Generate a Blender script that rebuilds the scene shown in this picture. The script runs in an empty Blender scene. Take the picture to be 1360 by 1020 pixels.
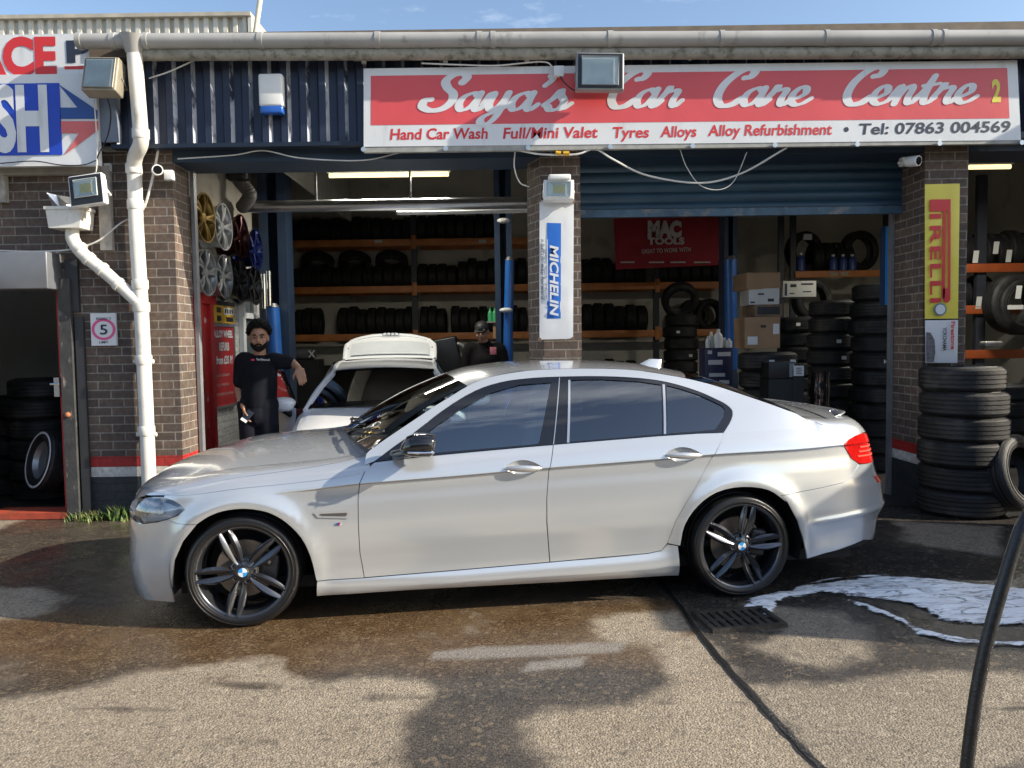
import bpy, bmesh, math, random, bisect
from mathutils import Vector, Matrix, Euler
from mathutils.geometry import tessellate_polygon
from mathutils import noise as mnoise
rnd = random.Random(7)
SC = bpy.context.scene
COL = SC.collection
R = math.radians
# ---------------------------------------------------------------- camera
FPX, CAMH, PITCH, ROLL = 1021.0, 1.6, 3.08, 0.8
cam_data = bpy.data.cameras.new('camera')
cam = bpy.data.objects.new('camera', cam_data); COL.objects.link(cam)
cam_data.sensor_width = 36; cam_data.lens = 36*FPX/1360
cam_data.clip_start = .05; cam_data.clip_end = 3000
CAMROT = Matrix.Rotation(R(90-PITCH), 3, 'X') @ Matrix.Rotation(R(-ROLL), 3, 'Z')
cam.matrix_world = Matrix.Translation((0, 0, CAMH)) @ CAMROT.to_4x4()
SC.camera = cam
# ---------------------------------------------------------------- sky, sun, exposure
SUN_EL, SUN_AZ = 27.0, 12.5        # azimuth from +X towards the camera
SUN_DIR = Vector((math.cos(R(SUN_AZ))*math.cos(R(SUN_EL)), -math.sin(R(SUN_AZ))*math.cos(R(SUN_EL)), math.sin(R(SUN_EL))))
world = bpy.data.worlds.new('World'); SC.world = world; world.use_nodes = True
nt = world.node_tree; nt.nodes.clear()
wo = nt.nodes.new('ShaderNodeOutputWorld'); bg = nt.nodes.new('ShaderNodeBackground')
sky = nt.nodes.new('ShaderNodeTexSky'); sky.sky_type = 'NISHITA'; sky.sun_disc = False
sky.sun_elevation = R(SUN_EL); sky.sun_rotation = R(90+SUN_AZ); sky.air_density = 1.0; sky.dust_density = 1.2; sky.ozone_density = 1.5
tc = nt.nodes.new('ShaderNodeTexCoord'); mp = nt.nodes.new('ShaderNodeMapping'); mp.inputs['Scale'].default_value = (1.0, 1.0, 3.2)
mp.inputs['Rotation'].default_value = (0, 0, R(25))
nz = nt.nodes.new('ShaderNodeTexNoise'); nz.inputs['Scale'].default_value = 2.1; nz.inputs['Detail'].default_value = 8; nz.inputs['Roughness'].default_value = .58
rp = nt.nodes.new('ShaderNodeValToRGB'); rp.color_ramp.elements[0].position = .545; rp.color_ramp.elements[1].position = .82
mx = nt.nodes.new('ShaderNodeMixRGB'); mx.inputs['Color2'].default_value = (8.5, 8.8, 9.3, 1)
nt.links.new(tc.outputs['Generated'], mp.inputs['Vector']); nt.links.new(mp.outputs[0], nz.inputs['Vector'])
nt.links.new(nz.outputs['Fac'], rp.inputs['Fac']); nt.links.new(rp.outputs['Color'], mx.inputs['Fac'])
nt.links.new(sky.outputs[0], mx.inputs['Color1']); nt.links.new(mx.outputs[0], bg.inputs['Color'])
bg.inputs['Strength'].default_value = .13
nt.links.new(bg.outputs[0], wo.inputs['Surface'])
sd = bpy.data.lights.new('sun', 'SUN'); sd.energy = 5.0; sd.angle = R(.55); sd.color = (1, .90, .74)
sun = bpy.data.objects.new('sun', sd); COL.objects.link(sun)
sun.rotation_euler = SUN_DIR.to_track_quat('Z', 'Y').to_euler(); sun.location = SUN_DIR*30
SC.view_settings.view_transform = 'Standard'; SC.view_settings.look = 'None'
SC.view_settings.exposure = 0.80; SC.view_settings.gamma = 1
SC.cycles.max_bounces = 10; SC.cycles.transparent_max_bounces = 16
try: SC.cycles.use_denoising = True
except Exception: pass
# ---------------------------------------------------------------- helpers: space
def ray(px, py):
    return CAMROT @ Vector(((px-680)/FPX, -(py-510)/FPX, -1.0))
def at(px, py, Y):
    d = ray(px, py); t = Y/d.y
    return Vector((d.x*t, Y, CAMH+d.z*t))
def gnd(px, py, z=0.0):
    d = ray(px, py); t = (z-CAMH)/d.z
    return Vector((d.x*t, d.y*t, z))
# ---------------------------------------------------------------- helpers: objects
WM = {}
def wm(o):
    return WM.get(o.name, Matrix.Identity(4)) if o else Matrix.Identity(4)
def tag(o, label=None, cat=None, group=None, kind=None):
    if label: o['label'] = label
    if cat: o['category'] = cat
    if group: o['group'] = group
    if kind: o['kind'] = kind
    return o
def thing(name, label, cat, loc=(0, 0, 0), rz=0.0, group=None, rot=None):
    o = bpy.data.objects.new(name, None); COL.objects.link(o)
    o.empty_display_size = .1
    m = Matrix.Translation(loc) @ (rot.to_4x4() if rot is not None else Matrix.Rotation(rz, 4, 'Z'))
    o.matrix_world = m; WM[o.name] = m
    return tag(o, label, cat, group)
def kids(o): return [c for c in bpy.data.objects if c.parent == o]
def copy_tree(o, kidmap, parent=None):
    c = o.copy(); COL.objects.link(c); c.parent = parent
    for ch in kidmap.get(o.name, ()): copy_tree(ch, kidmap, c)
    return c
def kid_map(o):
    m = {}
    def rec(x):
        m[x.name] = kids(x)
        for c in m[x.name]: rec(c)
    rec(o); return m
class MB:
    """collects shapes in world (or the thing's own) coordinates and links them as ONE mesh object"""
    def __init__(s): s.v, s.f, s.uv = [], [], {}
    def add(s, vs, fs):
        n = len(s.v); s.v += [tuple(v) for v in vs]; s.f += [tuple(i+n for i in f) for f in fs]; return s
    def quad(s, a, b, c, d, uv=None):
        n = len(s.v); s.v += [tuple(a), tuple(b), tuple(c), tuple(d)]
        if uv: s.uv[len(s.f)] = uv
        s.f.append((n, n+1, n+2, n+3)); return s
    def box(s, x0, x1, y0, y1, z0, z1, m=None):
        vs = [Vector((x, y, z)) for x in (x0, x1) for y in (y0, y1) for z in (z0, z1)]
        if m is not None: vs = [m @ v for v in vs]
        return s.add(vs, [(0, 1, 3, 2), (4, 6, 7, 5), (0, 4, 5, 1), (2, 3, 7, 6), (0, 2, 6, 4), (1, 5, 7, 3)])
    def rbox(s, c, size, r=.02, m=None, seg=3):
        bm = bmesh.new(); bmesh.ops.create_cube(bm, size=1)
        for v in bm.verts: v.co = Vector((v.co.x*size[0], v.co.y*size[1], v.co.z*size[2]))
        bmesh.ops.bevel(bm, geom=bm.edges[:]+bm.verts[:], offset=min(r, min(size)*.49), segments=seg, profile=.5, affect='EDGES')
        bm.verts.index_update(); M = m if m is not None else Matrix.Identity(4)
        s.add([M @ (v.co+Vector(c)) for v in bm.verts], [[v.index for v in f.verts] for f in bm.faces]); bm.free(); return s
    def tube(s, pts, r, seg=10, caps=True, closed=False):
        pts = [Vector(p) for p in pts]; n = len(pts)
        rs = r if isinstance(r, (list, tuple)) else [r]*n
        tan = []
        for i in range(n):
            a = pts[i-1] if (i > 0 or closed) else pts[i]; b = pts[(i+1) % n] if (i+1 < n or closed) else pts[i]
            t = b-a; tan.append(t.normalized() if t.length > 1e-9 else Vector((0, 0, 1)))
        up = Vector((0, 0, 1)) if abs(tan[0].z) < .9 else Vector((1, 0, 0))
        nrm = (up-tan[0]*up.dot(tan[0])).normalized(); base = len(s.v)
        for i in range(n):
            nrm = nrm-tan[i]*nrm.dot(tan[i])
            nrm = nrm.normalized() if nrm.length > 1e-6 else tan[i].orthogonal().normalized()
            bi = tan[i].cross(nrm)
            for k in range(seg):
                a = 2*math.pi*k/seg
                s.v.append(tuple(pts[i]+(nrm*math.cos(a)+bi*math.sin(a))*rs[i]))
        for i in range(n if closed else n-1):
            j = (i+1) % n
            for k in range(seg):
                l = (k+1) % seg
                s.f.append((base+i*seg+k, base+i*seg+l, base+j*seg+l, base+j*seg+k))
        if caps and not closed:
            s.f.append(tuple(base+k for k in reversed(range(seg)))); s.f.append(tuple(base+(n-1)*seg+k for k in range(seg)))
        return s
    def cyl(s, p0, p1, r0, r1=None, seg=20):
        return s.tube([p0, p1], [r0, r0 if r1 is None else r1], seg)
    def lathe(s, prof, m=None, seg=32, close=False, a0=0.0, a1=2*math.pi):
        """profile of (radius, along) turned about local Y"""
        full = abs(a1-a0-2*math.pi) < 1e-6; base = len(s.v); ns = seg if full else seg+1; P = len(prof)
        for k in range(ns):
            a = a0+(a1-a0)*k/seg
            for r, y in prof:
                v = Vector((r*math.sin(a), y, r*math.cos(a)))
                s.v.append(tuple(m @ v if m is not None else v))
        for k in range(seg):
            l = (k+1) % ns
            for i in range(P if close else P-1):
                j = (i+1) % P
                s.f.append((base+k*P+i, base+k*P+j, base+l*P+j, base+l*P+i))
        return s
    def prism(s, poly, m, d):
        """polygon in local XZ, from local y=0 back to y=d; front faces -Y"""
        n = len(poly); tri = tessellate_polygon([[Vector((p[0], p[1], 0)) for p in poly]])
        vs = [m @ Vector((p[0], 0, p[1])) for p in poly]+[m @ Vector((p[0], d, p[1])) for p in poly]
        area = sum(poly[i][0]*poly[(i+1) % n][1]-poly[(i+1) % n][0]*poly[i][1] for i in range(n))
        fs = []
        for t in tri:
            a, b, c = t
            ar = (poly[b][0]-poly[a][0])*(poly[c][1]-poly[a][1])-(poly[c][0]-poly[a][0])*(poly[b][1]-poly[a][1])
            if ar < 0: a, c = c, a
            fs += [(a, b, c), (c+n, b+n, a+n)]
        for i in range(n):
            j = (i+1) % n
            fs.append((i, i+n, j+n, j) if area > 0 else (j, j+n, i+n, i))
        return s.add(vs, fs)
    def ball(s, c, r, m=None, seg=16, rings=10, pw=1.0):
        base = len(s.v); r = r if isinstance(r, (tuple, list)) else (r, r, r)
        def sp(x): return math.copysign(abs(x)**pw, x)
        for i in range(rings+1):
            t = math.pi*i/rings
            for k in range(seg):
                a = 2*math.pi*k/seg
                v = Vector((r[0]*sp(math.sin(t))*sp(math.cos(a)), r[1]*sp(math.sin(t))*sp(math.sin(a)), r[2]*sp(math.cos(t))))
                v = (m @ v if m is not None else v)+Vector(c); s.v.append(tuple(v))
        for i in range(rings):
            for k in range(seg):
                l = (k+1) % seg
                s.f.append((base+i*seg+k, base+(i+1)*seg+k, base+(i+1)*seg+l, base+i*seg+l))
        return s
    def build(s, name, mat, parent=None, smooth=40, label=None):
        me = bpy.data.meshes.new(name)
        inv = wm(parent).inverted() if parent else Matrix.Identity(4)
        me.from_pydata([inv @ Vector(v) for v in s.v], [], s.f)
        if s.uv:
            ul = me.uv_layers.new(name='UVMap')
            for fi, uv in s.uv.items():
                p = me.polygons[fi]
                for k, li in enumerate(p.loop_indices): ul.data[li].uv = uv[k]
        me.validate(clean_customdata=False); me.update()
        if smooth:
            me.shade_smooth()
            if smooth < 180: me.set_sharp_from_angle(angle=R(smooth))
        me.materials.append(mat)
        o = bpy.data.objects.new(name, me); COL.objects.link(o)
        if parent is not None: o.parent = parent
        WM[o.name] = wm(parent).copy()
        if label: o['label'] = label
        return o
def struct(o): o['kind'] = 'structure'; return o
# ---------------------------------------------------------------- helpers: materials
MATS = {}
def mat(name, col, rough=.5, metal=0.0, var=.12, vs=6.0, bump=0.0, bs=60.0, coat=0.0, col2=None, c2=(.5, .65), c2s=5.0, spec=.5, emit=None, es=0, alpha=1.0, rvar=0.0, c2map=(1, 1, 1)):
    m = bpy.data.materials.new(name); m.use_nodes = True; nt = m.node_tree; b = nt.nodes['Principled BSDF']
    L = nt.links.new
    b.inputs['Roughness'].default_value = rough; b.inputs['Metallic'].default_value = metal
    b.inputs['Specular IOR Level'].default_value = spec
    b.inputs['Coat Weight'].default_value = coat; b.inputs['Coat Roughness'].default_value = .03
    c = (col[0], col[1], col[2], 1); b.inputs['Base Color'].default_value = c
    tc = nt.nodes.new('ShaderNodeTexCoord'); src = tc.outputs['Object']
    if var or col2:
        n = nt.nodes.new('ShaderNodeTexNoise'); n.inputs['Scale'].default_value = vs; n.inputs['Detail'].default_value = 5
        L(src, n.inputs['Vector'])
        mr = nt.nodes.new('ShaderNodeMapRange'); mr.inputs['To Min'].default_value = 1-var; mr.inputs['To Max'].default_value = 1+var
        mr.inputs['From Min'].default_value = .3; mr.inputs['From Max'].default_value = .7
        L(n.outputs['Fac'], mr.inputs['Value'])
        mul = nt.nodes.new('ShaderNodeMixRGB'); mul.blend_type = 'MULTIPLY'; mul.inputs['Fac'].default_value = 1
        mul.inputs['Color1'].default_value = c; L(mr.outputs[0], mul.inputs['Color2'])
        out = mul.outputs[0]
        if col2:
            mpn = nt.nodes.new('ShaderNodeMapping'); mpn.inputs['Scale'].default_value = c2map; L(src, mpn.inputs['Vector'])
            n2 = nt.nodes.new('ShaderNodeTexNoise'); n2.inputs['Scale'].default_value = c2s; n2.inputs['Detail'].default_value = 9; n2.inputs['Roughness'].default_value = .62
            L(mpn.outputs[0], n2.inputs['Vector'])
            r2 = nt.nodes.new('ShaderNodeMapRange'); r2.inputs['From Min'].default_value = c2[0]; r2.inputs['From Max'].default_value = c2[1]; L(n2.outputs['Fac'], r2.inputs['Value'])
            m2 = nt.nodes.new('ShaderNodeMixRGB'); L(r2.outputs[0], m2.inputs['Fac']); L(out, m2.inputs['Color1']); m2.inputs['Color2'].default_value = (*col2, 1)
            out = m2.outputs[0]
        L(out, b.inputs['Base Color'])
        if rvar:
            mr3 = nt.nodes.new('ShaderNodeMapRange'); mr3.inputs['To Min'].default_value = max(.02, rough-rvar); mr3.inputs['To Max'].default_value = min(1, rough+rvar)
            mr3.inputs['From Min'].default_value = .3; mr3.inputs['From Max'].default_value = .7
            L(n.outputs['Fac'], mr3.inputs['Value']); L(mr3.outputs[0], b.inputs['Roughness'])
    if bump:
        nb = nt.nodes.new('ShaderNodeTexNoise'); nb.inputs['Scale'].default_value = bs; nb.inputs['Detail'].default_value = 4; L(src, nb.inputs['Vector'])
        bp = nt.nodes.new('ShaderNodeBump'); bp.inputs['Strength'].default_value = bump; bp.inputs['Distance'].default_value = .01
        L(nb.outputs['Fac'], bp.inputs['Height']); L(bp.outputs[0], b.inputs['Normal'])
    if emit:
        b.inputs['Emission Color'].default_value = (*emit, 1); b.inputs['Emission Strength'].default_value = es
    MATS[name] = m
    return m
def brick_mat(name, c1, c2, mortar, paint=None):
    m = bpy.data.materials.new(name); m.use_nodes = True; nt = m.node_tree; b = nt.nodes['Principled BSDF']; L = nt.links.new
    uv = nt.nodes.new('ShaderNodeUVMap'); br = nt.nodes.new('ShaderNodeTexBrick'); L(uv.outputs[0], br.inputs['Vector'])
    br.inputs['Scale'].default_value = 1; br.inputs['Brick Width'].default_value = .236; br.inputs['Row Height'].default_value = .0805
    br.inputs['Mortar Size'].default_value = .0062; br.inputs['Mortar Smooth'].default_value = .25; br.inputs['Bias'].default_value = 0
    br.offset = .5
    br.inputs['Color1'].default_value = (*c1, 1); br.inputs['Color2'].default_value = (*c2, 1); br.inputs['Mortar'].default_value = (*mortar, 1)
    n = nt.nodes.new('ShaderNodeTexNoise'); n.inputs['Scale'].default_value = 22; n.inputs['Detail'].default_value = 6
    n3 = nt.nodes.new('ShaderNodeTexNoise'); n3.inputs['Scale'].default_value = 1.3; n3.inputs['Detail'].default_value = 5
    tc = nt.nodes.new('ShaderNodeTexCoord'); L(tc.outputs['Object'], n.inputs['Vector']); L(tc.outputs['Object'], n3.inputs['Vector'])
    mr = nt.nodes.new('ShaderNodeMapRange'); mr.inputs['From Min'].default_value = .3; mr.inputs['From Max'].default_value = .7; mr.inputs['To Min'].default_value = .72; mr.inputs['To Max'].default_value = 1.25
    L(n.outputs['Fac'], mr.inputs['Value'])
    mr2 = nt.nodes.new('ShaderNodeMapRange'); mr2.inputs['From Min'].default_value = .3; mr2.inputs['From Max'].default_value = .7; mr2.inputs['To Min'].default_value = .75; mr2.inputs['To Max'].default_value = 1.2
    L(n3.outputs['Fac'], mr2.inputs['Value'])
    mm = nt.nodes.new('ShaderNodeMath'); mm.operation = 'MULTIPLY'; L(mr.outputs[0], mm.inputs[0]); L(mr2.outputs[0], mm.inputs[1])
    mul = nt.nodes.new('ShaderNodeMixRGB'); mul.blend_type = 'MULTIPLY'; mul.inputs['Fac'].default_value = 1
    L(br.outputs['Color'], mul.inputs['Color1']); L(mm.outputs[0], mul.inputs['Color2']); L(mul.outputs[0], b.inputs['Base Color'])
    b.inputs['Roughness'].default_value = .85 if paint is None else .6
    inv = nt.nodes.new('ShaderNodeMath'); inv.operation = 'SUBTRACT'; inv.inputs[0].default_value = 1; L(br.outputs['Fac'], inv.inputs[1])
    ad = nt.nodes.new('ShaderNodeMath'); ad.operation = 'MULTIPLY_ADD'; ad.inputs[1].default_value = .25; L(n.outputs['Fac'], ad.inputs[0]); L(inv.outputs[0], ad.inputs[2])
    bp = nt.nodes.new('ShaderNodeBump'); bp.inputs['Strength'].default_value = .8; bp.inputs['Distance'].default_value = .008
    L(ad.outputs[0], bp.inputs['Height']); L(bp.outputs[0], b.inputs['Normal'])
    return m
def glass_mat(name, tint, refl=.12, ior=1.5):
    m = bpy.data.materials.new(name); m.use_nodes = True; nt = m.node_tree; nt.nodes.clear(); L = nt.links.new
    o = nt.nodes.new('ShaderNodeOutputMaterial'); t = nt.nodes.new('ShaderNodeBsdfTransparent'); g = nt.nodes.new('ShaderNodeBsdfGlossy')
    t.inputs['Color'].default_value = (*tint, 1); g.inputs['Roughness'].default_value = .01; g.inputs['Color'].default_value = (.95, .97, 1, 1)
    f = nt.nodes.new('ShaderNodeFresnel'); f.inputs['IOR'].default_value = ior
    a = nt.nodes.new('ShaderNodeMath'); a.operation = 'ADD'; a.use_clamp = True; a.inputs[1].default_value = refl; L(f.outputs[0], a.inputs[0])
    mx = nt.nodes.new('ShaderNodeMixShader'); L(a.outputs[0], mx.inputs['Fac']); L(t.outputs[0], mx.inputs[1]); L(g.outputs[0], mx.inputs[2]); L(mx.outputs[0], o.inputs['Surface'])
    return m
M_black = mat('black_rubber', (.016, .016, .017), .55, var=.25, vs=9, bump=.15, bs=90)
M_tyre = mat('tyre_rubber', (.017, .017, .018), .62, var=.4, vs=11, bump=.3, bs=70, col2=(.065, .06, .053), c2=(.52, .72), c2s=5)
M_tyre_new = mat('clean_tyre_rubber', (.010, .010, .011), .36, var=.2, vs=9, bump=.1, bs=90)
M_dark = mat('dark_void', (.010, .010, .011), .8, var=0)
M_blackgloss = mat('gloss_black_trim', (.008, .008, .010), .08, var=0, coat=.6)
M_blacksatin = mat('satin_black_plastic', (.014, .014, .016), .38, var=.1)
M_white = mat('white_plastic', (.72, .73, .72), .35, var=.06, vs=4, col2=(.42, .40, .35), c2=(.6, .85), c2s=4)
M_white_clean = mat('clean_white_plastic', (.75, .76, .76), .35, var=.03)
M_chrome = mat('chrome', (.80, .81, .83), .12, 1.0, var=.03)
M_alu = mat('brushed_aluminium', (.60, .61, .62), .30, .9, var=.08)
M_greymetal = mat('grey_painted_metal', (.22, .225, .235), .45, .2, var=.15, col2=(.12, .11, .10), c2=(.6, .8))
M_red = mat('red_paint', (.42, .022, .022), .42, var=.15, vs=5, bump=.05)
M_navy = mat('navy_clad_paint', (.020, .029, .058), .45, .1, var=.25, vs=3, col2=(.20, .22, .26), c2=(.68, .78), c2s=9, c2map=(1, 1, .12))
M_palerib = mat('pale_rib_flank', (.34, .37, .43), .5, .1, var=.2, vs=6, col2=(.016, .024, .05), c2=(.50, .60), c2s=7, c2map=(1, 1, .5))  # pale tone with dark flecks for the right-hand rib flanks
M_orange = mat('orange_rack_paint', (.62, .23, .07), .5, var=.18, vs=4, col2=(.16, .08, .05), c2=(.6, .8), c2s=9)
M_upright = mat('dark_rack_upright', (.035, .04, .055), .5, var=.15)
M_lift = mat('dark_blue_lift_paint', (.022, .040, .078), .4, var=.15)
M_liftblue = mat('bright_blue_lift_paint', (.015, .11, .40), .32, var=.1, coat=.2)
M_cream = mat('cream_wall_paint', (.60, .57, .49), .8, var=.1, vs=1.5, bump=.05, col2=(.28, .25, .20), c2=(.58, .8), c2s=1.6)
M_ceiling = mat('dark_ceiling_sheet', (.16, .155, .15), .8, var=.15, vs=1)
M_wood = mat('weathered_wood', (.34, .32, .29), .8, var=.25, vs=14, bump=.3, bs=30)
M_card = mat('cardboard', (.36, .22, .12), .8, var=.12, vs=5, bump=.04)
M_paper = mat('white_paper_label', (.72, .72, .70), .7, var=.05)
M_cable_w = mat('white_cable', (.62, .61, .58), .5, var=.1)
M_cable_b = mat('black_cable', (.015, .015, .016), .45, var=.1)
# saloon body surface (shared tables)
def lerp_tab(tab, x):
    if x <= tab[0][0]: return tab[0][1]
    if x >= tab[-1][0]: return tab[-1][1]
    for i in range(len(tab)-1):
        x0, y0 = tab[i]; x1, y1 = tab[i+1]
        if x <= x1:
            h = x1-x0; t = (x-x0)/h
            d = (y1-y0)/h
            def sl(j):
                a, b, c = tab[j-1], tab[j], tab[j+1]
                d0 = (b[1]-a[1])/(b[0]-a[0]); d1 = (c[1]-b[1])/(c[0]-b[0])
                if d0*d1 <= 0: return 0.0
                return 2*d0*d1/(d0+d1)
            m0 = sl(i) if i > 0 else d
            m1 = sl(i+1) if i+2 < len(tab) else d
            t2, t3 = t*t, t*t*t
            return y0*(2*t3-3*t2+1)+h*m0*(t3-2*t2+t)+y1*(-2*t3+3*t2)+h*m1*(t3-t2)
def sstep(a, b, x):
    t = min(1, max(0, (x-a)/(b-a))); return t*t*(3-2*t)
def catmull(pts, n=12, closed=False):
    out = []; N = len(pts); D = len(pts[0])
    rng = range(N if closed else N-1)
    for i in rng:
        if closed: p0, p1, p2, p3 = pts[i-1], pts[i], pts[(i+1) % N], pts[(i+2) % N]
        else:
            p1, p2 = pts[i], pts[i+1]
            p0 = pts[i-1] if i > 0 else [2*p1[k]-p2[k] for k in range(D)]
            p3 = pts[i+2] if i+2 < N else [2*p2[k]-p1[k] for k in range(D)]
        for j in range(n):
            t = j/n
            out.append(tuple(.5*((2*p1[k])+(-p0[k]+p2[k])*t+(2*p0[k]-5*p1[k]+4*p2[k]-p3[k])*t*t+(-p0[k]+3*p1[k]-3*p2[k]+p3[k])*t**3) for k in range(D)))
    if not closed: out.append(tuple(pts[-1]))
    return out
PLAN = catmull([(-.79, 0), (-.786, .2), (-.77, .38), (-.725, .56), (-.63, .72), (-.50, .825), (-.35, .885), (-.1, .92), (.3, .93), (.9, .93), (1.5, .93), (2.2, .93),
                (3.0, .93), (3.4, .918), (3.7, .885), (3.9, .83), (4.03, .74), (4.1, .6), (4.145, .4), (4.16, .2), (4.165, 0)], 14)
_arc = [0.0]
for _i in range(1, len(PLAN)):
    _arc.append(_arc[-1]+math.hypot(PLAN[_i][0]-PLAN[_i-1][0], PLAN[_i][1]-PLAN[_i-1][1]))
_z0 = next(_arc[i]+(_arc[i+1]-_arc[i])*(0-PLAN[i][0])/(PLAN[i+1][0]-PLAN[i][0]) for i in range(len(PLAN)-1) if PLAN[i][0] <= 0 < PLAN[i+1][0])
QARC = [a-_z0 for a in _arc]
QMIN, QMAX = QARC[0], QARC[-1]
def plan_at(q):
    q = min(QMAX, max(QMIN, q))
    i = min(max(bisect.bisect_right(QARC, q)-1, 0), len(QARC)-2)
    t = (q-QARC[i])/(QARC[i+1]-QARC[i])
    a, b = PLAN[i], PLAN[i+1]
    x, y = a[0]+(b[0]-a[0])*t, a[1]+(b[1]-a[1])*t
    a0, b0 = PLAN[max(i-3, 0)], PLAN[min(i+4, len(PLAN)-1)]
    tx, ty = b0[0]-a0[0], b0[1]-a0[1]; l = math.hypot(tx, ty)
    return x, y, -ty/l, tx/l          # point and outward normal (near side y>0 here)
Z_CREASE = [(-1, .70), (.313, .774), (.655, .804), (1.19, .828), (1.76, .856), (2.47, .885), (2.85, .904), (3.3, .913), (3.65, .925), (4.2, .93)]
Z_BELT = [(-1, .86), (.744, .911), (1.12, .940), (1.65, .970), (1.81, .979), (2.47, 1.013), (2.9, 1.024), (3.4, 1.04), (4.2, 1.05)]
D_NOSE = [(.05, .066), (.144, .016), (.3, 0), (.45, .011), (.545, .014), (.63, .025), (.707, .05), (.765, .085), (.8, .12)]
D_REAR = [(.2, -.10), (.28, -.045), (.44, -.010), (.475, 0), (.65, -.02), (.71, -.06), (.79, -.085), (.96, -.135), (1.0, -.15), (1.05, -.19)]
LOW_C = [(0, -.020), (.06, -.009), (.14, -.008), (.24, -.011), (.34, -.008), (.5, 0), (.62, -.001), (.8, -.011), (.93, -.023), (.985, -.024), (1, -.010)]
LOW_S = [(0, -.05), (.1, -.03), (.3, -.008), (.5, 0), (.7, -.003), (.85, -.01), (1, -.024)]
UPP = [(0, 0), (.15, .004), (.5, .018), (1, .052)]
WHEELS = [(0.0, .322), (2.978, .328)]
ARCH_R = .395
def body_off(s, z):
    zc, zb = lerp_tab(Z_CREASE, s), lerp_tab(Z_BELT, s)
    k = sstep(.15, .6, s)
    top = -.010*k-.024*(1-k)
    if z <= zc:
        u = max(-.3, (z-.15)/(zc-.15))
        if u < 0: o = -.05+u*.2
        else: o = k*lerp_tab(LOW_C, u)+(1-k)*lerp_tab(LOW_S, u)
    elif z <= zb:
        o = top-lerp_tab(UPP, (z-zc)/(zb-zc))
    else:
        h = z-zb; o = top-.052-.45*h-.35*h*h
    for wx, wz in WHEELS:
        d = math.hypot(s-wx, z-wz)
        if d < .6: o += .016*math.exp(-((d-.40)/.055)**2)*(1 if d > .40 else 1)
    return o
def body_pt(q, z, lift=0.0):
    """point of the near flank; y>0 is outward, the caller mirrors it"""
    x, y, nx, ny = plan_at(q)
    wn = min(1, max(0, (-.3-x)/.49)); wr = min(1, max(0, (x-3.5)/.665))
    wn = wn**.8; wr = wr**.8
    o = body_off(x, z)*(1-.7*max(wn, wr))+lift
    px, py = x+nx*o, y+ny*o
    return px+wn*lerp_tab(D_NOSE, z)+wr*lerp_tab(D_REAR, z), py, z
# ================================================================ ground
def poly_sd(p, poly):
    """signed distance, positive inside"""
    x, y = p; inside = False; best = 1e9; n = len(poly)
    for i in range(n):
        ax, ay = poly[i]; bx, by = poly[(i+1) % n]
        if (ay > y) != (by > y) and x < (bx-ax)*(y-ay)/(by-ay)+ax: inside = not inside
        dx, dy = bx-ax, by-ay; l = dx*dx+dy*dy
        t = 0 if l == 0 else max(0, min(1, ((x-ax)*dx+(y-ay)*dy)/l))
        d = (x-ax-dx*t)**2+(y-ay-dy*t)**2
        if d < best: best = d
    return math.sqrt(best)*(1 if inside else -1)
def G2(pts): return [tuple(gnd(*p).xy) for p in pts]
DRY = [G2([(-60, 950), (0, 936), (100, 915), (200, 891), (300, 877), (345, 872), (372, 877), (378, 892), (395, 903), (430, 909), (470, 902), (520, 903), (558, 906), (572, 918), (563, 932), (538, 947), (524, 968), (530, 990), (520, 1030), (500, 1200), (-300, 1200)]),
       G2([(690, 960), (740, 948), (832, 938), (905, 908), (882, 876), (893, 850), (925, 846), (985, 912), (1100, 1030), (1180, 1100), (760, 1200), (748, 1030), (712, 990)]),
       G2([(1000, 912), (1120, 908), (1240, 892), (1420, 900), (1600, 1200), (1200, 1100), (1095, 1020)])]
HALF = [G2([(985, 800), (1060, 806), (1120, 812), (1165, 838), (1150, 872), (1110, 890), (1050, 878), (1000, 862), (1040, 838)]),
        G2([(-40, 782), (60, 780), (95, 795), (40, 822), (-40, 826)]), G2([(1180, 690), (1330, 700), (1330, 740), (1210, 720)]),
        G2([(790, 820), (905, 806), (915, 830), (900, 850), (850, 858), (790, 850)])]
PALE = [G2([(575, 866), (640, 859), (828, 853), (826, 866), (640, 875), (575, 876)]), G2([(700, 880), (780, 872), (775, 884), (690, 893)])]
SEAM = [tuple(gnd(*p).xy) for p in [(850, 735), (872, 768), (905, 808), (925, 838), (960, 880), (1000, 925), (1045, 975), (1095, 1025), (1180, 1130)]]
def axis(lo, hi, f0, f1, step):
    a = [f0+step*i for i in range(int(round((f1-f0)/step))+1)]
    g = step
    x = a[-1]
    while x < hi: g *= 1.45; x += g; a.append(min(x, hi))
    g = step; x = a[0]; b = []
    while x > lo: g *= 1.45; x -= g; b.append(max(x, lo))
    return b[::-1]+a
gx = axis(-400, 400, -4.3, 4.6, .035); gy = axis(-400, 400, 2.2, 7.4, .03)
gv, wet, pale, zone, rust = [], [], [], [], []
def fb(x, y, s, o=3):
    return mnoise.fractal(Vector((x*s, y*s, 3.1)), 1.0, 2.0, o)
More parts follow.
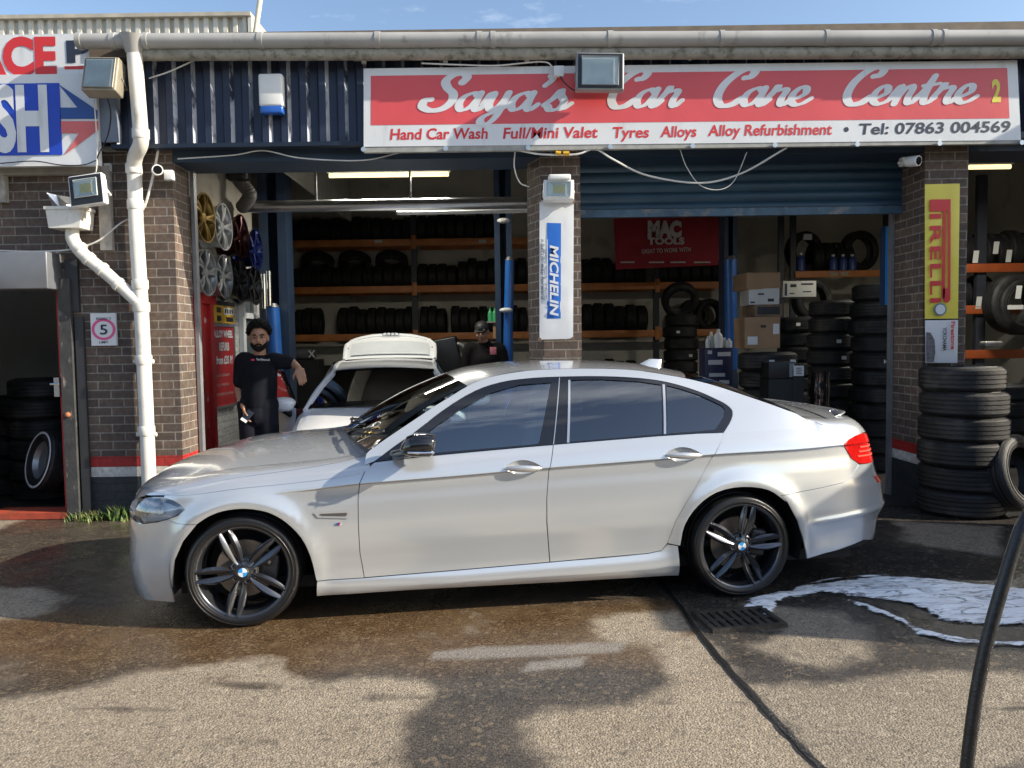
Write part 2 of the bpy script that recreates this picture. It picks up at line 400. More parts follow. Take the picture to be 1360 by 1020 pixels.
for y in gy:
    for x in gx:
        gv.append((x, y, 0.0))
        fine = -4.6 < x < 4.9 and 2.0 < y < 7.6
        if not fine:
            rust.append(0); wet.append(.15); pale.append(0); zone.append(1.0 if x > 1.5 else 0.0); continue
        wx = x+.05*fb(x, y, 3.0)+.02*fb(x+9, y, 14.0); wy = y+.035*fb(x+20, y, 3.0)+.012*fb(x, y+31, 16.0)
        streak = .10*fb(x*.55, y*3.2, 2.2, 4)
        w = 1.0
        for P in DRY: w = min(w, .5-poly_sd((wx, wy), P)/.17)
        w = max(0, min(1, w))
        if w < .3: w = max(w, min(.66, (streak-.018)*13))
        for P in HALF:
            d = poly_sd((wx, wy), P); w = min(w, 1-.72*max(0, min(1, .5+d/.14)))
        w *= .86+.3*fb(x, y, 1.4)
        wet.append(max(0, min(1, w)))
        pp = 0
        for P in PALE: pp = max(pp, min(1, max(0, .5+poly_sd((x+.04*fb(x, y, 2.5), y+.01*fb(x, y, 9)), P)/.03)))
        pale.append(pp)
        rust.append(max(0, min(1, (y-3.55+.25*fb(x, y, 1.1))/.35))*max(0, min(1, (4.75-y)/.2)))
        # side of the drain joint
        i = 0
        sx = None
        for i in range(len(SEAM)-1):
            if min(SEAM[i][1], SEAM[i+1][1]) <= y <= max(SEAM[i][1], SEAM[i+1][1]):
                t = (y-SEAM[i][1])/(SEAM[i+1][1]-SEAM[i][1]); sx = SEAM[i][0]+(SEAM[i+1][0]-SEAM[i][0])*t
        if sx is None: sx = SEAM[0][0] if y > SEAM[0][1] else SEAM[-1][0]
        zone.append(1.0 if x > sx else 0.0)
W = len(gx)
gf = [(j*W+i, j*W+i+1, (j+1)*W+i+1, (j+1)*W+i) for j in range(len(gy)-1) for i in range(W-1)]
me = bpy.data.meshes.new('ground'); me.from_pydata(gv, [], gf); me.update()
for nm, dat in (('wet', wet), ('pale', pale), ('zone', zone), ('rust', rust)):
    a = me.attributes.new(nm, 'FLOAT', 'POINT'); a.data.foreach_set('value', dat)
me.shade_smooth()
m = bpy.data.materials.new('forecourt_concrete'); m.use_nodes = True; nt = m.node_tree; b = nt.nodes['Principled BSDF']; L = nt.links.new
def N(t, **k):
    n = nt.nodes.new(t)
    for a, v in k.items():
        if a in n.inputs: n.inputs[a].default_value = v
        else: setattr(n, a, v)
    return n
def noise_n(scale, detail=4, rough=.5, vec=None):
    n = N('ShaderNodeTexNoise'); n.inputs['Scale'].default_value = scale; n.inputs['Detail'].default_value = detail; n.inputs['Roughness'].default_value = rough
    L(vec if vec is not None else tco.outputs['Object'], n.inputs['Vector']); return n.outputs['Fac']
def mrange(v, a, b2, c, d):
    n = N('ShaderNodeMapRange'); n.inputs['From Min'].default_value = a; n.inputs['From Max'].default_value = b2; n.inputs['To Min'].default_value = c; n.inputs['To Max'].default_value = d
    L(v, n.inputs['Value']); return n.outputs[0]
def mixc(f, a, c, mode='MIX'):
    n = N('ShaderNodeMixRGB'); n.blend_type = mode
    for s, v in (('Fac', f), ('Color1', a), ('Color2', c)):
        if isinstance(v, (int, float)): n.inputs[s].default_value = v if s == 'Fac' else (v, v, v, 1)
        elif isinstance(v, tuple): n.inputs[s].default_value = (*v, 1)
        else: L(v, n.inputs[s])
    return n.outputs[0]
def mth(op, a, c):
    n = N('ShaderNodeMath'); n.operation = op; n.use_clamp = False
    for i, v in enumerate((a, c)):
        if isinstance(v, (int, float)): n.inputs[i].default_value = v
        else: L(v, n.inputs[i])
    return n.outputs[0]
tco = N('ShaderNodeTexCoord')
aw = N('ShaderNodeAttribute'); aw.attribute_name = 'wet'; ap = N('ShaderNodeAttribute'); ap.attribute_name = 'pale'; az = N('ShaderNodeAttribute'); az.attribute_name = 'zone'
sp1 = noise_n(75, 3, .55); sp2 = noise_n(190, 3, .7); big = noise_n(.9, 6, .6); mid = noise_n(7, 6, .62)
vor = N('ShaderNodeTexVoronoi'); vor.inputs['Scale'].default_value = 105; L(tco.outputs['Object'], vor.inputs['Vector'])
sep = N('ShaderNodeSeparateColor'); L(vor.outputs['Color'], sep.inputs[0]); cell = sep.outputs[0]
vor2 = N('ShaderNodeTexVoronoi'); vor2.inputs['Scale'].default_value = 46; L(tco.outputs['Object'], vor2.inputs['Vector']); sep2 = N('ShaderNodeSeparateColor'); L(vor2.outputs['Color'], sep2.inputs[0]); cell2 = sep2.outputs[0]
dryl = mixc(mrange(big, .35, .65, 0, 1), (.275, .228, .168), (.230, .188, .136))
dryr = mixc(mrange(big, .35, .65, 0, 1), (.245, .208, .158), (.20, .168, .126))
dry = mixc(az.outputs['Fac'], dryl, dryr)
dry = mixc(1.0, dry, mrange(sp1, .35, .65, .72, 1.26), 'MULTIPLY')
dry = mixc(1.0, dry, mrange(cell, 0, 1, .74, 1.26), 'MULTIPLY')
dry = mixc(mrange(cell2, .92, .96, 0, .45), dry, (.40, .34, .26))
dry = mixc(mrange(cell2, .08, .04, 0, .45), dry, (.07, .058, .045))
dry = mixc(mrange(vor.outputs['Distance'], .0, .22, .55, 0), dry, (.46, .40, .31))
dry = mixc(mrange(sp2, .58, .72, 0, .75), dry, (.07, .058, .042))
dry = mixc(mrange(mid, .56, .74, 0, .5), dry, (.105, .09, .075))
wetc = mixc(mrange(mid, .35, .65, 0, 1), (.044, .037, .029), (.078, .064, .049))
wetr = mixc(mrange(mid, .35, .65, 0, 1), (.032, .029, .026), (.058, .051, .044))
ar = N('ShaderNodeAttribute'); ar.attribute_name = 'rust'
wetc = mixc(ar.outputs['Fac'], wetc, mixc(mrange(mid, .35, .65, 0, 1), (.075, .044, .022), (.118, .078, .042)))
wetc = mixc(az.outputs['Fac'], wetc, wetr)
wetc = mixc(1.0, wetc, mrange(sp1, .35, .65, .62, 1.4), 'MULTIPLY')
wetc = mixc(1.0, wetc, mrange(cell, 0, 1, .60, 1.42), 'MULTIPLY')
wetc = mixc(mrange(cell2, .91, .95, 0, .5), wetc, (.20, .15, .095))
wetc = mixc(mrange(vor.outputs['Distance'], .0, .2, .38, 0), wetc, (.20, .16, .11))
wedge = mth('ADD', aw.outputs['Fac'], mth('MULTIPLY', mth('SUBTRACT', mid, .5), .85))
wedge = mth('ADD', wedge, mth('MULTIPLY', mth('SUBTRACT', sp1, .5), .55))
wf = mrange(wedge, .28, .74, 0, 1)
col = mixc(wf, dry, wetc)
col = mixc(mth('MULTIPLY', ap.outputs['Fac'], mrange(sp1, .3, .65, .25, .8)), col, (.30, .285, .26))
vc = N('ShaderNodeTexVoronoi'); vc.feature = 'DISTANCE_TO_EDGE'; vc.inputs['Scale'].default_value = .75
wv = N('ShaderNodeVectorMath'); wv.operation = 'ADD'; L(tco.outputs['Object'], wv.inputs[0]); nv = N('ShaderNodeTexNoise'); nv.inputs['Scale'].default_value = 3.5; nv.inputs['Detail'].default_value = 6; L(tco.outputs['Object'], nv.inputs['Vector'])
sv = N('ShaderNodeVectorMath'); sv.operation = 'SCALE'; sv.inputs['Scale'].default_value = .35; L(nv.outputs['Color'], sv.inputs[0]); L(sv.outputs[0], wv.inputs[1]); L(wv.outputs[0], vc.inputs['Vector'])
crk = mth('MULTIPLY', mrange(vc.outputs['Distance'], .001, .007, 1, 0), mrange(noise_n(.55, 3), .50, .62, 0, .75))
col = mixc(crk, col, (.035, .030, .024))
L(col, b.inputs['Base Color'])
pud = mrange(big, .42, .58, 0, 1)
rw = mrange(pud, 0, 1, .42, .13)
rgh = N('ShaderNodeMix'); L(wf, rgh.inputs[0]); rgh.inputs[2].default_value = .85; L(rw, rgh.inputs[3]); L(rgh.outputs[0], b.inputs['Roughness'])
bp = N('ShaderNodeBump'); bp.inputs['Distance'].default_value = .006
hgt = mth('ADD', mth('MULTIPLY', sp1, .5), mth('ADD', mth('MULTIPLY', vor.outputs['Distance'], -1.3), mth('ADD', mth('MULTIPLY', mid, .15), mth('MULTIPLY', sp2, .5))))
L(hgt, bp.inputs['Height']); L(mrange(wf, 0, 1, .55, .35), bp.inputs['Strength']); L(bp.outputs[0], b.inputs['Normal'])
me.materials.append(m)
g = bpy.data.objects.new('ground', me); COL.objects.link(g); struct(g)
# drain joint across the forecourt
def ribbon(path, wid, z, name, mt):
    b2 = MB(); pl = catmull(path, 8); n = len(pl)
    L_, R_ = [], []
    for i, p in enumerate(pl):
        a = pl[max(i-1, 0)]; c = pl[min(i+1, n-1)]; tx, ty = c[0]-a[0], c[1]-a[1]; l = math.hypot(tx, ty)
        w = wid*(1+.35*fb(p[0]*3, p[1]*3, 4)); o = .012*fb(p[0], p[1], 6)
        L_.append((p[0]-ty/l*(w+o), p[1]+tx/l*(w+o), z)); R_.append((p[0]+ty/l*(w-o), p[1]-tx/l*(w-o), z))
    for i in range(n-1): b2.quad(R_[i], R_[i+1], L_[i+1], L_[i])
    return b2.build(name, mt)
M_joint = mat('wet_tar_joint', (.012, .011, .010), .3, var=.3, vs=30, bump=.6, bs=60)
M_jointe = mat('worn_joint_edge', (.07, .06, .048), .5, var=.4, vs=30, bump=.5, bs=50)
struct(ribbon([p for p in SEAM], .022, .004, 'drain_channel_edge', M_jointe)); struct(ribbon([p for p in SEAM], .013, .008, 'drain_channel', M_joint))
# iron drain grate beside the joint
gc = [gnd(918, 816), gnd(1012, 809), gnd(1038, 833), gnd(934, 842)]
ux = (gc[1]-gc[0]).normalized(); uy = Vector((-ux.y, ux.x, 0)); glen = (gc[1]-gc[0]).length; gw = .30
go = gc[0]-uy*gw
gm = Matrix(((ux.x, uy.x, 0, go.x), (ux.y, uy.y, 0, go.y), (0, 0, 1, .0), (0, 0, 0, 1)))
t = thing('drain_grate', 'black cast iron drain grate set in the wet forecourt behind the saloon', 'drain grate', go)
M_iron = mat('wet_cast_iron', (.075, .068, .06), .4, .5, var=.35, vs=20, bump=.4, bs=40, col2=(.07, .05, .035), c2=(.6, .75), c2s=12)
f = MB(); bw = .03
for bx in ((0, glen, 0, bw), (0, glen, gw-bw, gw), (0, bw, bw, gw-bw), (glen-bw, glen, bw, gw-bw)): f.box(*bx, .0, .022, gm)
f.build('grate_frame', M_iron, t)
f = MB(); nb = 7
for k in range(nb):
    x0 = bw+.012+k*(glen-2*bw-.03)/nb
    mk = gm @ Matrix.Translation((x0+.02, gw/2, .009)) 
    f.box(-.015, .015, -gw/2+bw, gw/2-bw, -.004, .008, mk)
f.box(bw, glen-bw, gw/2-.012, gw/2+.012, .002, .015, gm)
f.build('grate_bars', M_iron, t)
MB().box(bw, glen-bw, bw, gw-bw, .001, .0035, gm).build('sump', M_dark, t)
# soap foam running to the drain
def sheet(poly_list, z0, hmax, step, name, mt, edge=.06):
    V, F = [], []
    b2 = bmesh.new()
    for poly in poly_list:
        tri = tessellate_polygon([[Vector((p[0], p[1], 0)) for p in poly]])
        vs = [b2.verts.new((p[0], p[1], 0)) for p in poly]
        for tr in tri:
            try: b2.faces.new([vs[i] for i in tr])
            except ValueError: pass
        xs = [p[0] for p in poly]; ys = [p[1] for p in poly]
    allx = [p[0] for P in poly_list for p in P]; ally = [p[1] for P in poly_list for p in P]
    x = min(allx)
    while x < max(allx): bmesh.ops.bisect_plane(b2, geom=b2.verts[:]+b2.edges[:]+b2.faces[:], plane_co=(x, 0, 0), plane_no=(1, 0, 0)); x += step
    y = min(ally)
    while y < max(ally): bmesh.ops.bisect_plane(b2, geom=b2.verts[:]+b2.edges[:]+b2.faces[:], plane_co=(0, y, 0), plane_no=(0, 1, 0)); y += step
    for v in b2.verts:
        d = max(poly_sd((v.co.x, v.co.y), P) for P in poly_list)
        h = hmax*math.sqrt(min(1, max(0, d)/edge))*(.55+1.3*abs(fb(v.co.x*.7, v.co.y*2.0, 5))+.5*abs(fb(v.co.x, v.co.y, 26)))
        v.co.z = z0+h
    dens = [max(poly_sd((v.co.x, v.co.y), P) for P in poly_list) for v in b2.verts]
    bmesh.ops.recalc_face_normals(b2, faces=b2.faces[:])
    if sum(f.normal.z for f in b2.faces) < 0: bmesh.ops.reverse_faces(b2, faces=b2.faces[:])
    me = bpy.data.meshes.new(name); b2.to_mesh(me); b2.free(); me.shade_smooth(); me.materials.append(mt)
    at_ = me.attributes.new('dens', 'FLOAT', 'POINT'); at_.data.foreach_set('value', [min(1, max(0, d/.06)) for d in dens])
    o = bpy.data.objects.new(name, me); COL.objects.link(o); return o
def wob(poly, n=6, amp=.03, s=5):
    pl = catmull(poly, n, True)
    return [(p[0]+amp*fb(p[0], p[1], s, 4), p[1]+amp*.5*fb(p[0]+7, p[1], s, 4)) for p in pl]
foam1 = G2([(982, 806), (1003, 793), (1030, 787), (1045, 786), (1060, 780), (1110, 773), (1165, 767), (1230, 769), (1300, 776), (1400, 786), (1480, 792), (1480, 850), (1400, 836), (1340, 833), (1285, 830), (1245, 822), (1215, 808), (1180, 800), (1130, 794), (1085, 791), (1052, 796), (1036, 803), (1038, 812), (1020, 821), (1006, 812)])
foam2 = G2([(1120, 796), (1160, 806), (1195, 820), (1225, 836), (1275, 848), (1330, 852), (1420, 850), (1420, 860), (1330, 860), (1265, 856), (1215, 842), (1185, 825), (1150, 810)])
foam3 = G2([(1068, 776), (1120, 767), (1180, 764), (1182, 766), (1122, 771), (1070, 779)])
M_foam = mat('soap_foam', (.88, .90, .92), .5, var=.08, vs=9, bump=.9, bs=38, col2=(.50, .50, .50), c2=(.58, .66), c2s=7.5, c2map=(.45, 1.9, 1))
fn = M_foam.node_tree; fb_ = fn.nodes['Principled BSDF']
fa = fn.nodes.new('ShaderNodeAttribute'); fa.attribute_name = 'dens'; fno = fn.nodes.new('ShaderNodeTexNoise'); fno.inputs['Scale'].default_value = 7; fno.inputs['Detail'].default_value = 9; fno.inputs['Roughness'].default_value = .68
fmp = fn.nodes.new('ShaderNodeMapping'); fmp.inputs['Scale'].default_value = (.6, 1.7, 1); fn.links.new(fn.nodes['Texture Coordinate'].outputs['Object'], fmp.inputs['Vector']); fn.links.new(fmp.outputs[0], fno.inputs['Vector'])
fm = fn.nodes.new('ShaderNodeMath'); fm.operation = 'MULTIPLY_ADD'; fm.inputs[1].default_value = 4.2; fm.inputs[2].default_value = -2.22; fn.links.new(fno.outputs['Fac'], fm.inputs[0])
fs2 = fn.nodes.new('ShaderNodeMath'); fs2.operation = 'MULTIPLY_ADD'; fs2.inputs[1].default_value = 1.45; fn.links.new(fa.outputs['Fac'], fs2.inputs[0]); fn.links.new(fm.outputs[0], fs2.inputs[2])
fr = fn.nodes.new('ShaderNodeMapRange'); fr.inputs['From Min'].default_value = .22; fr.inputs['From Max'].default_value = .62; fn.links.new(fs2.outputs[0], fr.inputs['Value']); fw = fn.nodes.new('ShaderNodeTexNoise'); fw.inputs['Scale'].default_value = 3.2; fw.inputs['Detail'].default_value = 5; fw.inputs['Distortion'].default_value = 1.6
fwm = fn.nodes.new('ShaderNodeMapping'); fwm.inputs['Scale'].default_value = (.55, 2.6, 1); fn.links.new(fn.nodes['Texture Coordinate'].outputs['Object'], fwm.inputs['Vector']); fn.links.new(fwm.outputs[0], fw.inputs['Vector'])
fd = fn.nodes.new('ShaderNodeMath'); fd.operation = 'SUBTRACT'; fd.inputs[1].default_value = .50; fn.links.new(fw.outputs['Fac'], fd.inputs[0])
fab = fn.nodes.new('ShaderNodeMath'); fab.operation = 'ABSOLUTE'; fn.links.new(fd.outputs[0], fab.inputs[0])
fst = fn.nodes.new('ShaderNodeMapRange'); fst.inputs['From Min'].default_value = .003; fst.inputs['From Max'].default_value = .028; fst.inputs['To Min'].default_value = .30; fn.links.new(fab.outputs[0], fst.inputs['Value'])
fml = fn.nodes.new('ShaderNodeMath'); fml.operation = 'MULTIPLY'; fn.links.new(fr.outputs[0], fml.inputs[0]); fn.links.new(fst.outputs[0], fml.inputs[1]); fn.links.new(fml.outputs[0], fb_.inputs['Alpha'])
tag(sheet([wob(foam1), wob(foam2, amp=.02), wob(foam3, amp=.01)], .005, .012, .022, 'soap_foam', M_foam), 'white soap foam spilled across the wet ground behind the saloon', 'soap foam', kind='stuff')
# weeds against the foot of the wall
def weeds():
    b2 = MB(); r = random.Random(3)
    for k in range(420):
        px = r.choice((r.uniform(88, 176), r.uniform(100, 140), r.uniform(148, 172)))
        p = at(px, 690, 7.08); x = p.x+r.uniform(-.02, .02); y = 7.16-abs(r.gauss(0, .05))
        h = r.uniform(.05, .17)*(1.15 if 148 < px else .8); a = r.uniform(0, 6.28); ln = r.uniform(.02, .10); w = r.uniform(.004, .009) if px < 146 else r.uniform(.008, .02)
        dx, dy = math.cos(a), math.sin(a)*.6; pts = []
        for i in range(4):
            t = i/3; c = Vector((x+dx*ln*t*t, y+dy*ln*t*t, h*t*(1-.25*t))); wv = Vector((-dy, dx, 0))*w*(1-t*.95)*(1.2 if i == 1 else 1)
            pts.append((c-wv, c+wv))
        for i in range(3): b2.quad(pts[i][0], pts[i][1], pts[i+1][1], pts[i+1][0])
    return b2.build('weeds', M_weed, smooth=0)
M_weed = mat('weed_leaf', (.075, .13, .028), .5, var=.4, vs=20, col2=(.26, .21, .09), c2=(.5, .7), c2s=10)
tag(weeds(), 'green weeds and grass growing at the foot of the brick wall', 'weeds', kind='stuff')
# ================================================================ building
FY = 7.2
def X(px, py=400, Y=FY): return at(px, py, Y).x
def Z(px, py, Y=FY): return at(px, py, Y).z
BR = brick_mat('brown_brick', (.138, .098, .076), (.080, .061, .052), (.255, .228, .198))
BR_red = brick_mat('red_painted_brick', (.42, .025, .022), (.38, .022, .02), (.34, .022, .02), 1)
BR_white = brick_mat('white_painted_brick', (.66, .65, .61), (.60, .59, .55), (.55, .54, .50), 1)
BR_dark = brick_mat('charcoal_painted_brick', (.028, .032, .038), (.022, .026, .031), (.022, .026, .03), 1)
BR_pier = brick_mat('pale_worn_brick', (.20, .165, .145), (.12, .10, .09), (.30, .27, .24))
def bw(mb, p0, p1, z0, z1, u0=0.0):
    l = math.hypot(p1[0]-p0[0], p1[1]-p0[1])
    return mb.quad((p0[0], p0[1], z0), (p1[0], p1[1], z0), (p1[0], p1[1], z1), (p0[0], p0[1], z1), [(u0, z0), (u0+l, z0), (u0+l, z1), (u0, z1)])
XC, XD, XD0, XEND = X(237, 450), X(100, 520), -4.95, 9.0
zb_dark, zb_white, zb_red = Z(150, 633), Z(150, 620), Z(150, 606)
ZT = Z(180, 190)+.15
z_head = Z(60, 386)
bld = thing('garage_building', 'brown brick garage with navy corrugated fascia and open service bays', 'garage building', (0, FY, 0))
XP0, XP1, XPb = X(720, 400), X(772, 400), X(702, 400, 7.5)
XR0, XR1, XRb = X(1226, 400), X(1283, 400), X(1188.5, 400, 7.72)
mbs = {k: MB() for k in ('brick', 'red', 'white', 'dark')}
def flush(nm):
    for k, n_, m_ in (('brick', nm, BR), ('red', 'red_band', BR_red), ('white', 'white_band', BR_white), ('dark', 'charcoal_plinth', BR_dark)):
        if mbs[k].v: mbs[k].build(n_, m_, bld, 0)
        mbs[k] = MB()
bands = [('dark', 0, zb_dark), ('white', zb_dark, zb_white), ('red', zb_white, zb_red), ('brick', zb_red, ZT)]
def banded(p0, p1, u0=0.0, painted=True):
    if painted:
        for k, a, c in bands: bw(mbs[k], p0, p1, a, c, u0)
    else: bw(mbs['brick'], p0, p1, 0, ZT, u0)
# left wall, jamb, door reveal
banded((XD, FY), (XC, FY), .02); banded((XC, FY), (XC, FY+.36), .02+XC-XD)
bw(mbs['brick'], (XD0, FY), (XD, FY), z_head, ZT, XD0-XD+.02); banded((-9, FY), (XD0, FY), .1)
banded((XD, FY+.36), (XD, FY), .3); bw(mbs['brick'], (XC, FY+.36), (XD, FY+.36), 0, ZT, .2)
flush('brick_wall')
# middle pillar and right pillar: each a closed four-sided pier
def pier(pts, painted):
    u = 0
    for i in range(len(pts)-1):
        banded(pts[i], pts[i+1], u, painted); u += math.hypot(pts[i+1][0]-pts[i][0], pts[i+1][1]-pts[i][1])
    flush('brick_pillar')
pier([(XPb, 7.55), (XPb, 7.5), (XP0, FY), (XP1, FY), (XP1, 7.55)], True)
pier([(XRb, 7.75), (XRb, 7.72), (XR0, FY), (XR1, FY), (XR1, 7.75)], True)
pier([(XEND-.6, 7.75), (XEND-.6, FY), (XEND, FY), (XEND, 7.75)], True)
# lintel over the bays, with the rolled shutter behind it
zl0, zl1 = Z(450, 212, 7.2), Z(450, 186, 7.05)
MB().box(XC+.003, XEND, FY+.02, FY+.5, zl0, zl1+.4).build('lintel', mat('blue_grey_lintel', (.035, .06, .10), .5, .2, var=.2, vs=2, col2=(.14, .15, .16), c2=(.62, .75), c2s=5), bld)
# corrugated cladding
def corr(mb, x0, x1, z0, z1, Y, pitch, depth, top=.34, flank=.14, lean=0.0):
    x = x0; prof = []
    while x < x1+.001:
        prof += [(x, 0), (x+pitch*(1-top-2*flank), 0), (x+pitch*(1-top-flank), -depth), (x+pitch*(1-flank), -depth)]; x += pitch
    n = len(prof); b = len(mb.v)
    for (px, dy) in prof: mb.v += [(px, Y+dy+lean, z0), (px, Y+dy, z1)]
    for i in range(n-1): mb.f.append((b+2*i, b+2*i+2, b+2*i+3, b+2*i+1))
    return mb
ZC0, ZC1 = Z(300, 191, 7.05), Z(300, 62, 7.05)
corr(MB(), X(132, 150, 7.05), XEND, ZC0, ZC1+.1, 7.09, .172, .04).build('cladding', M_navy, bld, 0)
cl_o = bld_cl = [o for o in COL.objects if o.name == 'cladding'][0]; cl_o.data.materials.append(M_palerib)
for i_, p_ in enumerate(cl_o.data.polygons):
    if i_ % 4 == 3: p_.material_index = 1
MB().box(X(150, 190, 7.05), X(484, 190, 7.05), 7.02, 7.12, ZC0-.035, ZC0+.002).build('drip_flashing', mat('navy_flashing', (.02, .03, .05), .4, .4), bld)
MB().box(X(484, 190, 7.0), XEND, 7.0, 7.10, ZC0-.06, ZC0-.004).build('drip_flashing', MATS['navy_flashing'], bld)
M_panel = mat('pale_blue_grey_panel', (.20, .23, .29), .5, .1)
MB().box(X(126, 150, 7.04), X(158, 150, 7.04), 7.0, 7.04, Z(140, 190, 7.04), Z(140, 118, 7.04)).build('fascia_panel', M_panel, bld)
# gutter, second pipe, brackets
M_gut = mat('weathered_grey_pvc', (.34, .34, .33), .45, var=.12, vs=3, col2=(.12, .115, .10), c2=(.60, .80), c2s=6, c2map=(1, 1, .6))
M_moss = mat('mossy_pipe', (.30, .29, .25), .6, var=.2, vs=9, col2=(.10, .105, .07), c2=(.50, .70), c2s=14)
gl, gr_ = at(104, 55, 6.84), at(1420, 49, 6.84); gr_.z -= .0
gr_ = gl+(at(1360, 50, 6.84)-gl)*((XEND-gl.x)/(at(1360, 50, 6.84).x-gl.x))
rg = .064
f = MB(); f.tube([gl, gr_], rg, 20); f.build('gutter', M_gut, bld)
gd = (gr_-gl).normalized()
for px in (107, 152, 195, 347, 502, 637, 655, 810, 958, 1097, 1238, 1252):
    c = gl+gd*((X(px, 55, 6.84)-gl.x)/gd.x)
    MB().tube([c-gd*.022, c+gd*.022], rg+.007, 20).build('gutter_clip', M_gut, bld)
p0, p1 = at(186, 72, 6.90), at(1360, 69, 6.90); p1 = p0+(p1-p0)*((XEND-p0.x)/(p1.x-p0.x))
MB().tube([p0, p1], .056, 16).build('overflow_pipe', M_moss, bld)
MB().box(X(120, 40, 7.0), XEND, 6.96, 7.12, ZC1+.09, min(gl.z, gr_.z)+.03).build('fascia_board', mat('brown_fascia_board', (.16, .13, .10), .8, var=.2, vs=8), bld)
# left roof of cream sheet beyond
M_sheet = mat('cream_roof_sheet', (.60, .585, .52), .55, .1, var=.1, vs=4, col2=(.36, .30, .22), c2=(.56, .75), c2s=3, c2map=(2.5, 1, .25))
ry = 8.6
zr1, zr0 = Z(160, 26, ry), Z(160, 66, ry)-.6
f = corr(MB(), -9.5, X(330, 30, ry), zr0, zr1, ry, .106, .035, .42, .1); f.build('roof_sheet', M_sheet, bld, 0)
MB().box(-9.5, X(336, 30, ry), ry-.08, ry+.6, zr1-.005, zr1+.035).build('roof_capping', mat('worn_capping', (.42, .39, .32), .7, var=.2, vs=6), bld)
MB().box(X(331, 30, ry), X(336, 30, ry), ry-.05, ry+5, zr0-.5, zr1-.006).build('roof_end', M_sheet, bld)
# shell
f = MB()
f.quad((-9, 7.12, ZT+.6), (XEND, 7.12, ZT+.6), (XEND, 15.9, 6.3), (-9, 15.9, 6.3)); f.quad((-9, 7.05, ZT+.75), (-9, 15.9, 6.5), (XEND, 15.9, 6.5), (XEND, 7.05, ZT+.75))
f.build('roof', M_ceiling, bld, 0)
f = MB().box(-9, XEND, 15.7, 15.9, 0, 6.4)
f.build('rear_wall', M_cream, bld)
MB().box(XEND-.1, XEND+.1, 7.76, 15.7, 0, 6.4).build('side_wall', M_cream, bld); MB().box(-9.1, -8.9, 7.2, 15.7, 0, 6.4).build('side_wall', M_cream, bld)
BW_in = brick_mat('whitewashed_brick', (.56, .56, .53), (.50, .50, .47), (.44, .44, .42), 1)
XW = -3.36
f = MB(); bw(f, (XW, FY+.37), (XW, 10.1), .34, 3.0, 0); f.build('office_wall', BW_in, bld, 0)
f = MB(); bw(f, (XW-.001, FY+.37), (XW-.001, 10.1), 0, .34, 0); f.build('office_plinth', BR_dark, bld, 0)
MB().box(XW-.15, XW-.003, FY+.37, 10.1, 0, 4.6).box(-8.9, XW-.15, 10.0, 10.1, 0, 4.6).build('office_partition', M_cream, bld)
MB().box(XW, XW+.004, FY+.37, 10.1, 2.62, 4.55).build('upper_wall', mat('stained_cream_plaster', (.42, .39, .33), .85, var=.12, vs=2, col2=(.20, .17, .13), c2=(.55, .75), c2s=2.5), bld)
struct(MB().quad((-9, FY+.02, .005), (XEND, FY+.02, .005), (XEND, 15.7, .005), (-9, 15.7, .005)).build('garage_floor', mat('oily_workshop_floor', (.055, .05, .045), .45, var=.3, vs=2.5, bump=.1, bs=60, col2=(.02, .02, .02), c2=(.5, .65), c2s=2), None, 0))
# roller shutter half down in the middle bay
M_shut = mat('blue_shutter_paint', (.028, .066, .105), .45, .2, var=.15, vs=2, col2=(.10, .11, .12), c2=(.62, .78), c2s=5)
def shutter(x0, x1, z0, z1, Y, pitch, nm):
    f = MB(); n = int((z1-z0)/pitch); prof = []
    for k in range(n+1):
        z = z1-k*pitch
        for t in range(6):
            zz = z-pitch*t/6
            if zz > z0-.001: prof.append((zz, -.020*math.sin(math.pi*t/6)**.7))
    b = len(f.v)
    for zz, dy in prof: f.v += [(x0, Y+dy, zz), (x1, Y+dy, zz)]
    for i in range(len(prof)-1): f.f.append((b+2*i, b+2*i+2, b+2*i+3, b+2*i+1))
    return f.build(nm, M_shut, bld, 50)
zs0 = Z(980, 277, 7.62)
shutter(XP1+.002, XRb+.2, zs0, ZT+.2, 7.62, .098, 'roller_shutter')
f = MB().box(XP1+.002, XRb+.15, 7.585, 7.65, Z(980, 287, 7.62), zs0); f.build('shutter_bottom_rail', mat('scuffed_shutter_rail', (.06, .11, .16), .5, .2, var=.3, vs=8, col2=(.25, .23, .2), c2=(.55, .7), c2s=7), bld)
for xx in (XRb-.035,):
    MB().box(xx, xx+.03, 7.73, 7.80, 0, zl0).build('shutter_guide', M_greymetal, bld)
MB().box(XC+.01, XC+.045, FY+.365, FY+.43, 0, zl0).build('shutter_guide', M_greymetal, bld)
# side doorway with shutter box, red frame and threshold
dy = FY+.10
f = MB().rbox(((XD0+X(82, 360))/2, FY-.10, (Z(40, 338)+z_head)/2), (X(82, 360)-XD0, .26, Z(40, 338)-z_head), .012); f.build('shutter_box', mat('grey_shutter_box', (.17, .18, .20), .4, .3, var=.15, vs=3), bld)
f = MB().box(X(78, 480, dy), X(93, 480, dy), dy, dy+.12, .05, z_head); f.build('door_frame', M_red, bld)
M_oldpost = mat('peeling_black_post', (.045, .045, .045), .7, var=.3, vs=9, bump=.3, bs=40, col2=(.30, .27, .22), c2=(.58, .7), c2s=16, c2map=(1, 1, .35))
MB().box(X(85, 480), X(101, 480), FY-.06, FY+.02, 0, z_head+.1).build('door_post', M_oldpost, bld)
MB().box(X(104, 480), X(115, 480), FY-.035, FY-.003, 0, z_head-.25).build('shutter_channel', mat('charcoal_channel', (.03, .032, .036), .5), bld)
MB().box(X(94, 480), X(105, 350), FY-.035, FY-.003, z_head-.2, z_head+.28).build('shutter_channel', MATS['charcoal_channel'], bld)
